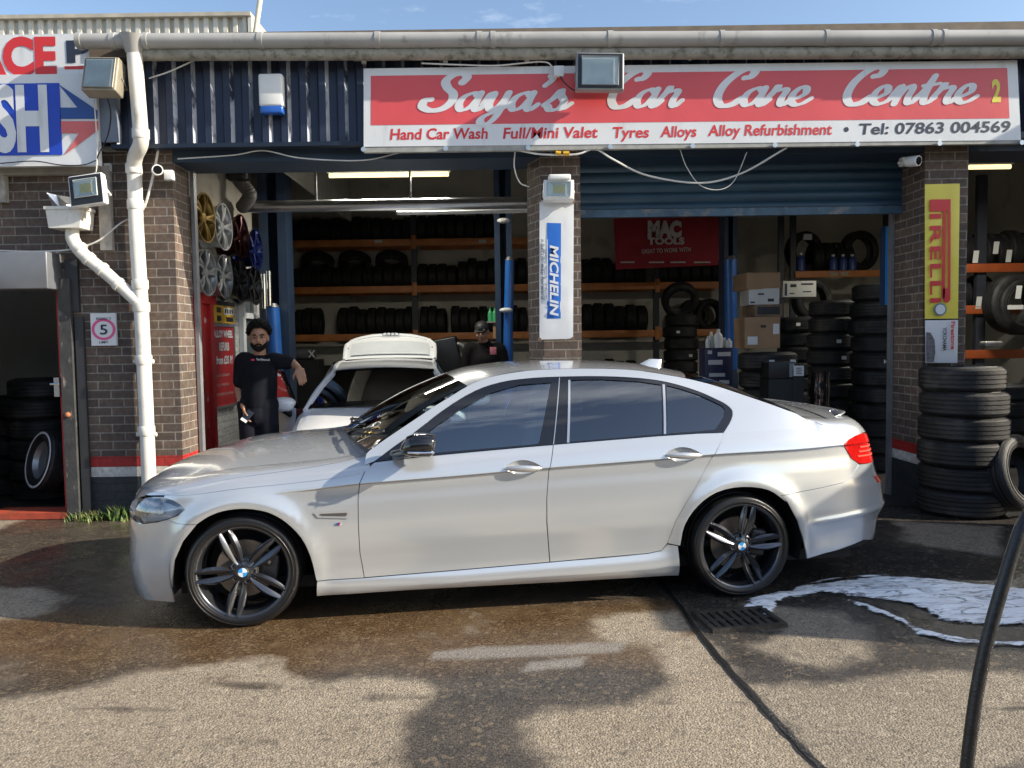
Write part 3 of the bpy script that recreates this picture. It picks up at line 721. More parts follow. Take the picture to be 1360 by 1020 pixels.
MB().box(XD0, X(94, 690), FY-.06, FY+.22, .006, .065).build('threshold', mat('worn_red_threshold', (.36, .06, .03), .6, var=.25, vs=10, col2=(.16, .08, .05), c2=(.55, .7), c2s=8), bld)
f = MB().box(X(76, 520, dy), X(83, 520, dy), dy-.05, dy-.012, 1.15, 1.33); f.tube([(X(79, 520, dy)-.05, dy-.055, 1.27), (X(79, 520, dy)+.04, dy-.055, 1.27)], .011, 8); f.build('door_handle', M_alu, bld)
MB().ball((X(96, 560), FY-.07, Z(96, 550)), .026).build('bolt', mat('rusty_bolt', (.35, .13, .06), .7), bld)
# timber battens on the wall and under the sign
f = MB().box(X(-2, 250), X(12, 250), FY-.06, FY-.003, Z(5, 270), Z(5, 222)); f.build('batten', M_wood, bld)
f = MB().box(X(131, 280, 7.15), X(147, 280, 7.15), FY-.05, FY-.003, Z(140, 333), Z(140, 222)); f.build('batten', M_wood, bld)
MB().box(XD0-2, X(137, 225), FY-.08, FY-.003, Z(60, 234), Z(60, 222)).build('batten', mat('grey_timber', (.33, .32, .29), .8, var=.2, vs=10, bump=.2, bs=30), bld)
MB().box(X(140, 200), X(168, 200), FY-.07, FY-.003, Z(150, 202), Z(150, 196)).build('batten', MATS['grey_timber'], bld)
MB().box(X(141, 225), X(149, 225), FY-.04, FY-.003, Z(145, 228), Z(145, 218)).build('junction_box', M_white, bld)
# interior red door and upvc window in the office wall (faces +X)
def wx(px, Y=None):      # depth of a point on the plane x = XW seen at column px
    return XW*FPX/(px-680)*1.0
ya, yb = wx(257), wx(276)
f = MB().box(XW+.01, XW+.09, ya, ya+.09, 0, 2.06).box(XW+.01, XW+.09, yb-.10, yb, 0, 2.06).box(XW+.01, XW+.11, ya-.02, yb+.03, 2.06, 2.22); f.build('door_frame', M_red, bld)
MB().box(XW+.01, XW+.05, ya+.09, yb-.10, .02, 2.06).build('red_door', mat('red_door_panel', (.45, .03, .028), .4, var=.1, vs=4, col2=(.62, .58, .55), c2=(.62, .68), c2s=5), bld)
yc, yd = wx(319), wx(341)
f = MB().box(XW+.006, XW+.06, yc, yc+.10, 1.0, 2.35).box(XW+.006, XW+.06, yd-.08, yd, 1.0, 2.35).box(XW+.006, XW+.06, yc, yd, 2.35, 2.45).box(XW+.006, XW+.06, yc+.10, yd-.08, 1.0, 1.06).box(XW+.006, XW+.06, yc+.10, yd-.08, 1.95, 2.02); w = f.build('office_window', M_white_clean, bld)
MB().box(XW+.006, XW+.02, yc+.10, yd-.08, 1.06, 2.35).build('pane', mat('office_pane', (.10, .115, .12), .15), w)
# unseen brick wing and yard wall, added out to the right to shade this end
nb_ = thing('shading_wing', 'tall unseen brick wing added past the garage to shade its right end', 'building', (8.2, 6.6, 0))
f = MB(); NX, NY0 = 7.0, 6.12
bw(f, (NX, 7.0), (NX, NY0), 0, 4.55); bw(f, (NX, NY0), (11, NY0), 0, 4.55); bw(f, (11, NY0), (11, 7.0), 0, 4.55); bw(f, (11, 7.0), (NX, 7.0), 0, 4.55); f.build('brick_wall', BR, nb_, 0)
MB().box(NX-.1, 11.1, NY0-.1, 7.1, 4.55, 4.7).build('parapet', M_gut, nb_)
yw = thing('shading_wall', 'unseen brick wall added along the open side to shade the forecourt', 'wall', (5.8, 4.6, 0))
f = MB(); YX0, YX1, Y0, Y1, YH = 5.6, 5.82, 3.15, 6.1, 2.42
for a, c in (((YX0, Y1), (YX0, Y0)), ((YX0, Y0), (YX1, Y0)), ((YX1, Y0), (YX1, Y1)), ((YX1, Y1), (YX0, Y1))): bw(f, a, c, 0, YH)
f.build('brick_wall', BR, yw, 0); MB().box(YX0-.04, YX1+.04, Y0-.04, Y1, YH, YH+.06).build('coping', M_gut, yw)
# unseen road and building over the way, added for reflections in the car
struct(MB().quad((-60, -13, .004), (60, -13, .004), (60, -2.2, .004), (-60, -2.2, .004)).build('road', mat('dark_asphalt_road', (.045, .044, .043), .75, var=.25, vs=4, bump=.4, bs=90), None, 0))
ob = thing('reflection_building', 'long unseen brick building with a slate roof, added across the road for reflections', 'building', (-4, -20, 0))
f = MB(); bw(f, (16, -18), (-24, -18), 0, 4.2); bw(f, (-24, -18), (-24, -26), 0, 4.2); bw(f, (16, -26), (16, -18), 0, 4.2); f.build('brick_wall', BR, ob, 0)
f = MB(); f.quad((-24.4, -17.6, 4.2), (-24.4, -22, 6.6), (16.4, -22, 6.6), (16.4, -17.6, 4.2)); f.quad((-24.4, -22, 6.6), (-24.4, -26.4, 4.2), (16.4, -26.4, 4.2), (16.4, -22, 6.6)); f.build('slate_roof', mat('dark_slate', (.05, .052, .06), .6, var=.2), ob, 0)
for k in range(8):
    x = -21+k*4.8; w = MB().box(x, x+1.6, -17.99, -17.94, 1.1, 2.6).build('window', M_white_clean, ob); MB().box(x+.08, x+1.52, -17.94, -17.93, 1.18, 2.52).build('pane', mat('dark_pane', (.02, .025, .03), .05, var=0) if 'dark_pane' not in MATS else MATS['dark_pane'], w)
# ================================================================ rainwater pipes
M_pipe = mat('white_pvc_pipe', (.66, .645, .60), .42, var=.10, vs=3, col2=(.30, .26, .20), c2=(.56, .78), c2s=9, c2map=(1, 1, .35))
t = thing('rainwater_downpipe', 'white downpipe running from the gutter down the brick wall beside the first bay', 'downpipe', at(198, 690, 7.09).xyz)
pts = catmull([tuple(at(*p)) for p in ((178, 58, 6.84), (180, 90, 6.86), (186, 165, 6.90), (187, 190, 6.93), (180, 207, 7.02), (178, 222, 7.08), (179, 240, 7.10), (181, 300, 7.1), (187, 400, 7.1), (193, 520, 7.1), (198, 640, 7.1), (199, 688, 7.1))], 8)
MB().tube(pts, .064, 20).build('pipe', M_pipe, t)
MB().tube([at(178, 48, 6.84), at(178, 72, 6.85)], [.12, .066], 20).build('gutter_outlet', M_gut, t)
def collar(px, py, Y, h=.045, r=.073, d=None):
    c = at(px, py, Y); d = d or Vector((.0, 0, 1)); return MB().tube([c-d*h, c-d*h*.8, c+d*h*.8, c+d*h], [r-.005, r, r, r-.005], 20).build('collar', M_pipe, t)
for a in ((187, 178, 6.915), (178, 224, 7.085), (180, 272, 7.1), (186, 378, 7.1), (188, 408, 7.1), (191, 478, 7.1), (195, 572, 7.1)): collar(*a)
for px, py in ((191, 480), (195, 577)): MB().tube([at(px-13, py, 7.12), at(px+13, py, 7.12)], .02, 8).build('pipe_clip', M_pipe, t)
t = thing('hopper_head', 'white hopper head with slanting waste pipe joining the downpipe', 'hopper head', at(95, 300, 7.05).xyz)
hc = at(93, 291, 7.06); sz = 1/141.8
f = MB(); hw, hh = 23*sz, 13*sz
prof = [(-hw, hh), (hw, hh), (hw*.86, -hh), (-hw*.86, -hh)]
f.prism(prof, Matrix.Translation((hc.x, hc.y-.1, hc.z)), .22); f.box(hc.x-hw*1.06, hc.x+hw*1.06, hc.y-.11, hc.y+.13, hc.z+hh-.02, hc.z+hh+.008); f.build('hopper', M_pipe, t)
pp = catmull([tuple(at(*p)) for p in ((96, 303, 7.07), (97, 318, 7.07), (110, 337, 7.07), (140, 362, 7.08), (165, 384, 7.08), (184, 402, 7.08))], 6)
MB().tube(pp, .058, 18).build('waste_pipe', M_pipe, t)
for px, py in ((107, 331), (118, 344), (136, 358), (158, 378)):
    c = at(px, py, 7.07); d = (at(184, 402, 7.08)-at(110, 337, 7.07)).normalized(); MB().tube([c-d*.02, c+d*.02], .066, 18).build('collar', M_pipe, t)
f = MB(); f.quad(at(62, 256, 7.0), at(75, 259, 7.05), at(80, 277, 7.05), at(72, 277, 7.0)); f.quad(at(75, 259, 7.05), at(95, 262, 7.16), at(98, 277, 7.16), at(80, 277, 7.05)); f.build('old_flap', M_alu, t, 0)
# roof pole
t = tag(MB().tube([at(337, 60, 8.3), at(347, -12, 8.3)], .028, 10).build('roof_pole', mat('cream_pole', (.62, .58, .45), .5)), 'thin cream pole rising at a slant above the roof edge', 'pole')
# ================================================================ lettering
def _textmesh(s, bold, shear, space):
    c = bpy.data.curves.new('t', 'FONT'); c.body = s; c.size = 1; c.resolution_u = 4; c.offset = bold; c.shear = shear; c.space_character = space
    o = bpy.data.objects.new('t', c); COL.objects.link(o)
    me = bpy.data.meshes.new_from_object(o.evaluated_get(bpy.context.evaluated_depsgraph_get()))
    vs = [tuple(v.co) for v in me.vertices]; fs = [tuple(p.vertices) for p in me.polygons]
    bpy.data.objects.remove(o); bpy.data.curves.remove(c); bpy.data.meshes.remove(me)
    return vs, fs
CAP = None
def text(s, mt, parent, a, b, h, bold=0.0, shear=0.0, lift=.004, up=None, name='lettering', space=1.0, nrm=None, exact=False, mb=None):
    """a run of lettering with its baseline from a to b, capitals h high"""
    global CAP
    if CAP is None:
        v, _ = _textmesh('H', 0, 0, 1); CAP = max(p[1] for p in v)
    vs, fs = _textmesh(s, bold, shear, space)
    a, b = Vector(a), Vector(b); d = b-a; l = d.length; d.normalize()
    n = nrm or Vector((0, -1, 0)); u = up or n.cross(d).normalized()
    x0, x1 = min(p[0] for p in vs), max(p[0] for p in vs)
    y0, y1 = (min(p[1] for p in vs), max(p[1] for p in vs)) if exact else (0, CAP)
    f = mb or MB(); f.add([a+d*((p[0]-x0)/(x1-x0)*l)+u*((p[1]-y0)/(y1-y0)*h)+n*lift for p in vs], fs)
    if mb is None: return f.build(name, mt, parent, 0)
def stroke(mb, pts, wfun, org, dx, dz, sc, shear, n, z0, scy):
    """a pen stroke as a flat ribbon, each step a hair above the one before so that crossings never lie in one plane"""
    pl = catmull(pts, 10); N_ = len(pl); Ls, Rs = [], []
    for i, p in enumerate(pl):
        a, c = pl[max(i-1, 0)], pl[min(i+1, N_-1)]; tx, ty = c[0]-a[0], c[1]-a[1]; l = math.hypot(tx, ty) or 1
        w = wfun(tx/l, ty/l, i/(N_-1)); nx, ny = -ty/l, tx/l
        for S, sg in ((Ls, 1), (Rs, -1)): S.append((p[0]+nx*w*sg, p[1]+ny*w*sg))
    def P(q, k): return org+dx*((q[0]+q[1]*shear)*sc)+dz*(q[1]*scy)+n*(z0+k*.00002)
    for i in range(N_-1): mb.quad(P(Rs[i], i), P(Rs[i+1], i+1), P(Ls[i+1], i+1), P(Ls[i], i))
    for end in (0, N_-1):
        c = pl[end]; w = math.hypot(Ls[end][0]-c[0], Ls[end][1]-c[1]); a0 = math.atan2(Ls[end][1]-c[1], Ls[end][0]-c[0]); sg = 1 if end == 0 else -1
        arc = [(c[0]+w*math.cos(a0+sg*math.pi*k/8), c[1]+w*math.sin(a0+sg*math.pi*k/8)) for k in range(9)]
        vs = [P(q, end) for q in arc]
        if sg < 0: vs = vs[::-1]
        mb.add(vs, [tuple(range(9))])
GL = {
 'a': (1.12, [[(.80, .80), (.52, .98), (.18, .76), (.08, .32), (.28, .02), (.58, .18), (.78, .62), (.84, .98)], [(.84, .98), (.79, .5), (.82, .12), (.98, .02), (1.22, .32)]]),
 'y': (1.12, [[(.0, .35), (.16, .92), (.3, .9), (.25, .35), (.4, .03), (.66, .2), (.84, .6), (.9, .98)], [(.9, .98), (.84, .3), (.72, -.42), (.46, -.80), (.16, -.68), (.22, -.36), (.68, -.05), (1.22, .35)]]),
 "'": (.42, [[(.2, 1.95), (.3, 1.86), (.27, 1.66), (.10, 1.40)]]),
 's': (1.0, [[(-.05, .28), (.25, .68), (.45, 1.12), (.52, .84), (.76, .45), (.62, .06), (.3, .0), (.12, .2)], [(.62, .04), (.85, .08), (1.1, .36)]]),
 'r': (.95, [[(-.05, .3), (.16, .78), (.26, 1.1), (.30, .84), (.56, .90), (.70, .80), (.61, .4), (.64, .1), (.8, .02), (1.02, .32)]]),
 'e': (.93, [[(-.02, .26), (.32, .38), (.62, .62), (.60, .92), (.36, .99), (.12, .66), (.12, .24), (.38, .0), (.68, .08), (.98, .36)]]),
 'n': (1.13, [[(-.05, .3), (.12, .78), (.24, 1.0), (.28, .7), (.22, .0)], [(.24, .25), (.44, .78), (.68, 1.0), (.80, .84), (.74, .4), (.78, .08), (.95, .02), (1.18, .32)]]),
 't': (.78, [[(-.05, .28), (.22, .75), (.47, 1.55)], [(.46, 1.52), (.34, .6), (.36, .12), (.54, .01), (.84, .32)], [(.10, 1.0), (.42, 1.03), (.82, 1.12)]]),
 'S': (1.55, [[(1.42, 1.62), (1.52, 1.9), (1.28, 2.1), (.9, 2.02), (.68, 1.68), (.86, 1.30), (1.2, .95), (1.26, .5), (.98, .1), (.5, .0), (.1, .22), (.10, .55), (.36, .62)]]),
 'C': (1.40, [[(1.14, 1.58), (1.40, 1.66), (1.50, 1.95), (1.2, 2.12), (.76, 1.86), (.36, 1.22), (.28, .5), (.56, .03), (1.0, .06), (1.36, .40)]]),
}
def script(word, mb, a, b, n, z0, shear=.30):
    a, b = Vector(a), Vector(b); d = (b-a).normalized(); u = n.cross(d).normalized()
    tot = sum(GL[c][0] for c in word); sc = (b-a).length/(tot+.25); x = 0; k = 0; scy = 47/146.7/2.1
    def wf(tx, ty, t): return .084+.092*abs(tx*.35-ty*.93)**1.3
    for c in word:
        w = (lambda tx, ty, t: .122+.075*abs(ty)) if c in 'SC' else wf
        for st in GL[c][1]:
            stroke(mb, st, w, a+d*(x*sc), d, u, sc, shear, n, z0+.0003*(k % 5), scy); k += 1
        x += GL[c][0]
# ================================================================ signs
M_bred = mat('banner_red_vinyl', (.64, .078, .085), .38, var=.05, vs=2, bump=.35, bs=4, coat=.15)
M_bwhite = mat('banner_white_vinyl', (.66, .68, .70), .38, var=.06, vs=2, bump=.12, bs=7, coat=.15, col2=(.48, .49, .49), c2=(.56, .8), c2s=4, c2map=(2, 1, .3))
M_ink = mat('navy_ink', (.02, .028, .055), .5, var=0)
M_redink = mat('red_ink', (.58, .03, .035), .5, var=0)
M_yel = mat('yellow_vinyl', (.74, .62, .08), .4, var=.05, bump=.1, bs=9)
M_blueink = mat('blue_vinyl', (.012, .055, .46), .4, var=.03)
M_pink = mat('faded_red_vinyl', (.62, .14, .14), .5, var=.04)
M_silver = mat('silver_grommet', (.6, .62, .62), .3, .8, var=.05)
NF = Vector((0, -1, 0))
BY = 6.97
bTL, bTR, bBL, bBR = at(483, 91, BY), at(1351, 80, BY), at(483, 195, BY), at(1356, 186, BY)
t = thing('shop_banner', 'long red and white vinyl banner lettered in script, fixed along the fascia', 'banner', (bBL.x, BY, bBL.z))
def sagsheet(mb, tl, tr, bl, br, nx, nz, amp, f2=1.0, push=0.0, seed=0):
    b0 = len(mb.v)
    for j in range(nz+1):
        for i in range(nx+1):
            u, v = i/nx, j/nz; p = (bl*(1-u)+br*u)*(1-v)+(tl*(1-u)+tr*u)*v
            w = math.sin(math.pi*u)*math.sin(math.pi*v)
            p = p+NF*(push+amp*w**.3*(.5+fb(p.x*1.2*f2+seed, p.z*2*f2, 1.0, 3)))
            mb.v.append(tuple(p))
    for j in range(nz):
        for i in range(nx):
            a = b0+j*(nx+1)+i; mb.f.append((a, a+1, a+nx+2, a+nx+1))
    return mb
def inset(tl, tr, bl, br, u0, u1, v0, v1):
    def P(u, v): return (bl*(1-u)+br*u)*(1-v)+(tl*(1-u)+tr*u)*v
    return P(u0, v1), P(u1, v1), P(u0, v0), P(u1, v0)
sagsheet(MB(), bTL, bTR, bBL, bBR, 60, 8, 0, 1, 0).build('sheet', M_bwhite, t, 180)
q = inset(bTL, bTR, bBL, bBR, .011, .984, .275, .905)
sagsheet(MB(), *q, 60, 8, 0, 1, .0015).build('red_panel', M_bred, t, 180)
f = MB()
script("Saya's", f, at(556, 147, BY), at(760, 146, BY), NF, .003); script('Car', f, at(800, 143, BY), at(908, 141, BY), NF, .003)
script('Care', f, at(940, 141, BY), at(1080, 139, BY), NF, .003); script('Centre', f, at(1112, 139, BY), at(1300, 136, BY), NF, .003)
f.build('script_lettering', M_bwhite, t, 0)
for s, x0, x1, py in (('Hand Car Wash', 518, 648, 185.5), ('Full/Mini Valet', 668, 794, 184), ('Tyres', 814, 862, 183), ('Alloys', 877, 925, 182), ('Alloy Refurbishment', 940, 1105, 180.5)):
    text(s, M_redink, t, at(x0, py, BY), at(x1, py-(x1-x0)*.012, BY), 13.5/146.7, .022, .12, .002)
text('Tel: 07863 004569', M_ink, t, at(1141, 178.5, BY), at(1342, 175, BY), 13.5/146.7, .022, .10, .002)
f = MB(); c = at(1124, 172, BY); f.add([c+Vector((.022*math.cos(k*.5236), -.002, .022*math.sin(k*.5236))) for k in range(12)], [tuple(range(12))]); f.build('bullet_dot', M_ink, t, 0)
text('2', M_yel, t, at(1317, 134.5, BY), at(1329, 134, BY), 26/146.7, .045, 0, .004)
f = MB()
for k in range(9):
    for v in (0, 1):
        p = (bBL*(1-k/8)+bBR*k/8) if v == 0 else (bTL*(1-k/8)+bTR*k/8)+Vector((0, .03, .06)); p = p+Vector((0, 0, -.025 if v == 0 else 0))
        f.tube([p+NF*.004, p+NF*.018], .022, 10)
f.build('fixings', M_silver, t)
MB().box(bBL.x, bBR.x, BY+.004, BY+.05, bBL.z-.05, bBL.z-.004).build('bottom_batten', mat('grey_batten', (.30, .30, .28), .7, var=.2, vs=10), t)
f = MB().box(bTL.x-.1, bTR.x+.05, BY+.02, BY+.06, bTL.z+.085, bTL.z+.115)
f.build('top_rail', MATS['grey_batten'], t)
# sign boards at the left
SY = 6.98
t = thing('name_board', 'white board with bold red and navy letters at the left end of the fascia', 'sign', at(0, 97, SY).xyz)
MB().box(-6.5, X(150, 80, SY), SY, SY+.03, Z(80, 99, SY), Z(80, 45, SY)).build('board', M_bwhite, t)
f = MB(); text('ACE', None, None, at(-38, 98, SY), at(76, 97, SY), 43/146, .05, 0, .004, mb=f); f.box(X(86, 90, SY), X(112, 90, SY), SY-.004, SY-.001, Z(95, 92, SY), Z(95, 88, SY)); f.build('red_lettering', M_redink, t, 0)
text('PE', M_ink, t, at(89, 82, SY), at(148, 81, SY), 25/146, .05, 0, .004)
t = thing('wash_sign', 'white sign with a blue panel, white capitals and a split arrow, left of the downpipe', 'sign', at(0, 220, SY).xyz)
MB().box(-6.5, X(131, 160, SY), SY-.02, SY+.03, Z(66, 221, SY), Z(66, 99.5, SY)).build('board', M_bwhite, t)
y_ = SY-.022
f = MB().box(-6.4, X(83, 160, SY), y_-.004, y_-.001, Z(40, 207, SY), Z(40, 112, SY)); f.build('blue_panel', M_blueink, t)
text('WASH', M_bwhite, t, at(-118, 198.5, y_), at(66, 197, y_), 76/146, .045, 0, .008)
def poly(pts, mt, nm, lift, Y=y_):
    vs = [at(px, py, Y)+NF*lift for px, py in pts]; tri = tessellate_polygon([[Vector((p[0], -p[1], 0)) for p in pts]])
    out = []
    for a, b2, c in tri:
        s = (pts[b2][0]-pts[a][0])*(-pts[c][1]+pts[a][1])-(pts[c][0]-pts[a][0])*(-pts[b2][1]+pts[a][1]); out.append((a, b2, c) if s > 0 else (a, c, b2))
    return MB().add(vs, out).build(nm, mt, t, 0)
poly([(78, 112), (130, 147), (130, 158), (80, 158), (80, 143), (103, 143)], mat('navy_vinyl', (.02, .07, .28), .4, var=0), 'arrow', .004)
poly([(80, 161), (131, 161), (131, 172), (86, 206), (105, 177), (82, 177)], M_pink, 'arrow', .004)
# vertical banner on the middle pillar (the mascot above the word is left out)
MY = 7.15
t = thing('pillar_banner', 'white and blue upright tyre banner hung on the middle brick pillar', 'banner', at(740, 450, MY).xyz)
q = (at(716.5, 266, MY), at(762, 268, MY), at(716.5, 451, MY), at(761, 450, MY))
sagsheet(MB(), *q, 10, 30, .008, 2.2, .01, 5).build('sheet', M_bwhite, t, 180)
qb = inset(*q, .22, .63, .15, .84)
sagsheet(MB(), *qb, 6, 26, .008, 2.2, .014, 5).build('blue_panel', mat('mid_blue_vinyl', (.02, .13, .50), .4, var=.05), t, 180)
f = MB(); text('MICHELIN', None, None, at(730.5, 326, MY), at(730.5, 420, MY), 10.5/142, .03, .18, .025, mb=f); f.build('lettering', M_bwhite, t, 0)
f = MB(); text('a better way forward', None, None, at(718.5, 318, MY), at(718.5, 398, MY), 4.5/142, .0, .1, .022, mb=f); f.build('lettering', M_ink, t, 0)
f = MB().box(at(726, 320, MY).x, at(727, 320, MY).x, MY-.025, MY-.022, Z(726, 400, MY), Z(726, 318, MY)); f.build('rule', M_bwhite, t)
f = MB()
for p in q: f.tube([p+NF*.012+Vector((.0, 0, 0)), p+NF*.03], .018, 8)
f.build('fixings', mat('rusty_fixing', (.16, .10, .07), .6), t)
# yellow banner on the right pillar and the poster beneath
PY = 7.15
t = thing('yellow_banner', 'yellow tyre banner with tall red letters hung on the right brick pillar', 'banner', at(1250, 424, PY).xyz)
q = (at(1227.5, 245, PY), at(1274, 244, PY), at(1227.5, 423.5, PY), at(1271.5, 423, PY))
sagsheet(MB(), *q, 10, 30, .010, 2.2, .01, 9).build('sheet', M_yel, t, 180)
LY = PY-.024
def bx(x0, x1, y0, y1, f): f.box(at(x0, y0, LY).x, at(x1, y0, LY).x, LY-.003, LY, Z(x0, y1, LY), Z(x0, y0, LY))
f = MB(); bx(1235, 1262.5, 265, 281, f); bx(1235, 1250, 284, 290.5, f); bx(1252.5, 1256.5, 281, 396, f)
pts_ = [(1258.5, 281), (1262.5, 281), (1262, 398), (1259, 402), (1255, 402), (1252.2, 397), (1252.2, 383), (1258.5, 383)]
text('RELLI', None, None, at(1235.5, 300, LY), at(1235.5, 402, LY), 13.5/142, .025, 0, .003, mb=f, space=1.15)
f.build('lettering', M_redink, t, 0)
poly(pts_, M_redink, 'letter_bowl', .003, LY)
c = at(1248.5, 411, LY)
f = MB(); f.tube([c, c+NF*.004], .058, 20); f.build('round_mark', mat('teal_grey_ink', (.10, .20, .24), .5, var=0), t); f = MB(); f.tube([c+NF*.005, c+NF*.008], .045, 20); f.build('round_mark', M_bwhite, t)
t = thing('tyre_poster', 'pale poster of tyre makes under the yellow banner on the right pillar', 'poster', at(1250, 480, PY).xyz)
q = (at(1228, 425.5, PY), at(1272, 425, PY), at(1228.5, 482, PY), at(1271, 482, PY))
sagsheet(MB(), *q, 8, 12, .012, 2, .006, 2).build('sheet', M_bwhite, t, 180)
f = MB(); text('Firestone', None, None, at(1263, 427, LY), at(1263, 464, LY), 5/142, .03, 0, .003, mb=f); f.build('lettering', M_redink, t, 0)
f = MB(); text('YOKOHAMA', None, None, at(1252, 435, LY), at(1252, 466, LY), 5/142, .02, 0, .003, mb=f); f.build('lettering', M_ink, t, 0)
poly([(1230, 441), (1236, 442), (1241, 452), (1242, 468), (1240, 481), (1230, 481)], mat('printed_grey_tread', (.12, .12, .13), .6, var=.4, vs=40), 'printed_tyre', .003, LY)
# speed limit plate
t = thing('speed_plate', 'small white plate with a pink ring around the figure 5 on the brick wall', 'sign', at(138, 458, 7.17).xyz)
MB().box(X(121, 437, 7.17), X(154.5, 437, 7.17), 7.165, 7.19, Z(138, 459, 7.17), Z(138, 416, 7.17)).build('plate', M_bwhite, t)
c = at(137.5, 437.5, 7.163)
f = MB(); n_ = 40
for k in range(n_):
    a0, a1 = 2*math.pi*k/n_, 2*math.pi*(k+1)/n_
    def rr(r, a): return c+Vector((r*math.cos(a)*1.12, 0, r*math.sin(a)))
    f.quad(rr(.076, a0), rr(.100, a0), rr(.100, a1), rr(.076, a1))
f.build('ring', mat('pink_ring', (.66, .10, .26), .5, var=0), t, 0)
text('5', M_ink, t, at(133, 444, 7.163), at(143, 444, 7.163), .088, .01, 0, .003)
f = MB(); text('RESPECT', None, None, at(128, 425, 7.163), at(148, 425, 7.163), .022, .01, mb=f, lift=.002); text('LIMIT', None, None, at(132, 456, 7.163), at(144, 456, 7.163), .022, .01, mb=f, lift=.002); f.build('lettering', M_ink, t, 0)
# red refurb board and yellow notice on the office wall (plane faces +X)
NX_ = Vector((1, 0, 0))
def wpt(px, py, off=.02):
    d = ray(px, py); s = (XW+off)/d.x; return Vector((XW+off, d.y*s, CAMH+d.z*s))
def wallboard(tl, tr, bl, br, name, mt, lab, cat, frame):
    t = thing(name, lab, cat, wpt(*bl, .03)); P = [wpt(*p, .035) for p in (bl, br, tr, tl)]
    yy0, yy1 = P[0].y, P[1].y; z0_, z1_ = P[0].z, P[3].z
    MB().box(XW+.008, XW+.03, yy0, yy1, z0_, z1_).build('board', mt, t)
    if frame:
        f = MB(); w = .03
        f.box(XW+.008, XW+.042, yy0-w, yy0, z0_-w, z1_+w).box(XW+.008, XW+.042, yy1, yy1+w, z0_-w, z1_+w).box(XW+.008, XW+.042, yy0, yy1, z1_, z1_+w).box(XW+.008, XW+.042, yy0, yy1, z0_-w, z0_); f.build('frame', M_alu, t)
    return t, yy0, yy1, z0_, z1_
t, y0, y1, z0, z1 = wallboard((283, 433), (312, 432), (286, 541), (313, 530), 'refurb_board', mat('sign_red', (.36, .022, .024), .45, var=.08), 'red board offering wheel refurbishment fixed to the white painted wall', 'sign', True)
f = MB()
for s, a, b2, vv, h in (('ALLOY WHEEL', .04, .96, .865, .075), ('REFURB', .28, .76, .70, .085), ('from £35 P/', .12, .92, .53, .085)):
    text(s, M_bwhite, t, (XW+.03, y0+(y1-y0)*a, z0+(z1-z0)*vv), (XW+.03, y0+(y1-y0)*b2, z0+(z1-z0)*vv), h, .04, 0, .004, nrm=NX_)
f = MB()
for s, a, b2, vv in (('ALLOYS STRAIGHT', .1, .75, .37), ('ALLOY WELDING', .1, .7, .25), ('POWDER COATING', .1, .9, .13)):
    text(s, mat('faded_white_ink', (.45, .30, .29), .6, var=0) if 'faded_white_ink' not in MATS else MATS['faded_white_ink'], t, (XW+.03, y0+(y1-y0)*a, z0+(z1-z0)*vv), (XW+.03, y0+(y1-y0)*b2, z0+(z1-z0)*vv), .028, .01, 0, .004, nrm=NX_)
t, y0, y1, z0, z1 = wallboard((281, 404), (312, 404), (282, 428), (312, 428), 'yellow_notice', mat('notice_yellow', (.55, .33, .02), .5, var=.05), 'yellow and black notice above the red board on the white wall', 'sign', False)
f = MB(); l = y1-y0; h_ = z1-z0
f.box(XW+.03, XW+.034, y0+l*.52, y1-l*.04, z0+h_*.50, z1-h_*.10); f.build('white_patch', M_paper, t)
f = MB(); f.box(XW+.031, XW+.036, y0+l*.22, y0+l*.38, z0+h_*.1, z0+h_*.4).box(XW+.031, XW+.036, y0+l*.22, y0+l*.38, z0+h_*.58, z0+h_*.88).box(XW+.031, XW+.036, y0+l*.62, y0+l*.92, z0+h_*.1, z0+h_*.36).box(XW+.03, XW+.033, y0-.03, y1+.03, z1+.002, z1+.05)
for k in range(4): f.box(XW+.035, XW+.038, y0+l*(.56+k*.1), y0+l*(.61+k*.1), z0+h_*.56, z0+h_*.82)
f.build('printed_marks', M_blacksatin, t)
# red banner at the back of the middle bay
QY = 13.6
t = thing('workshop_banner', 'dark red cloth banner with pale letters hung across the rear racks', 'banner', at(885, 357, QY).xyz)
q = (at(814.5, 288, QY), at(955, 288, QY), at(818, 358, QY), at(954, 352, QY))
sagsheet(MB(), *q, 30, 16, .05, .8, 0, 3).build('cloth', mat('dark_red_cloth', (.36, .02, .035), .7, var=.12, vs=2, bump=.1, bs=9), t, 180)
mat('pale_print', (.62, .58, .56), .7, var=0)
text('MAC', MATS['pale_print'], t, at(860, 313.5, QY-.06), at(905, 313.5, QY-.06), 18/75, .075, 0, .01); text('TOOLS', MATS['pale_print'], t, at(860, 324.5, QY-.06), at(909, 324, QY-.06), 8/75, .055, 0, .01)
text('GREAT TO WORK WITH', MATS['pale_print'], t, at(852, 337, QY-.06), at(917, 334, QY-.06), 5.5/75, .01, 0, .01)
f = MB(); rnd2 = random.Random(5)
for a in (824, 862, 890, 922): f.box(at(a, 349, QY-.07).x, at(a+rnd2.uniform(14, 22), 349, QY-.07).x, QY-.07, QY-.066, Z(a, 349.5, QY-.07), Z(a, 347.5, QY-.07))
f.build('small_print', MATS['pale_print'], t)
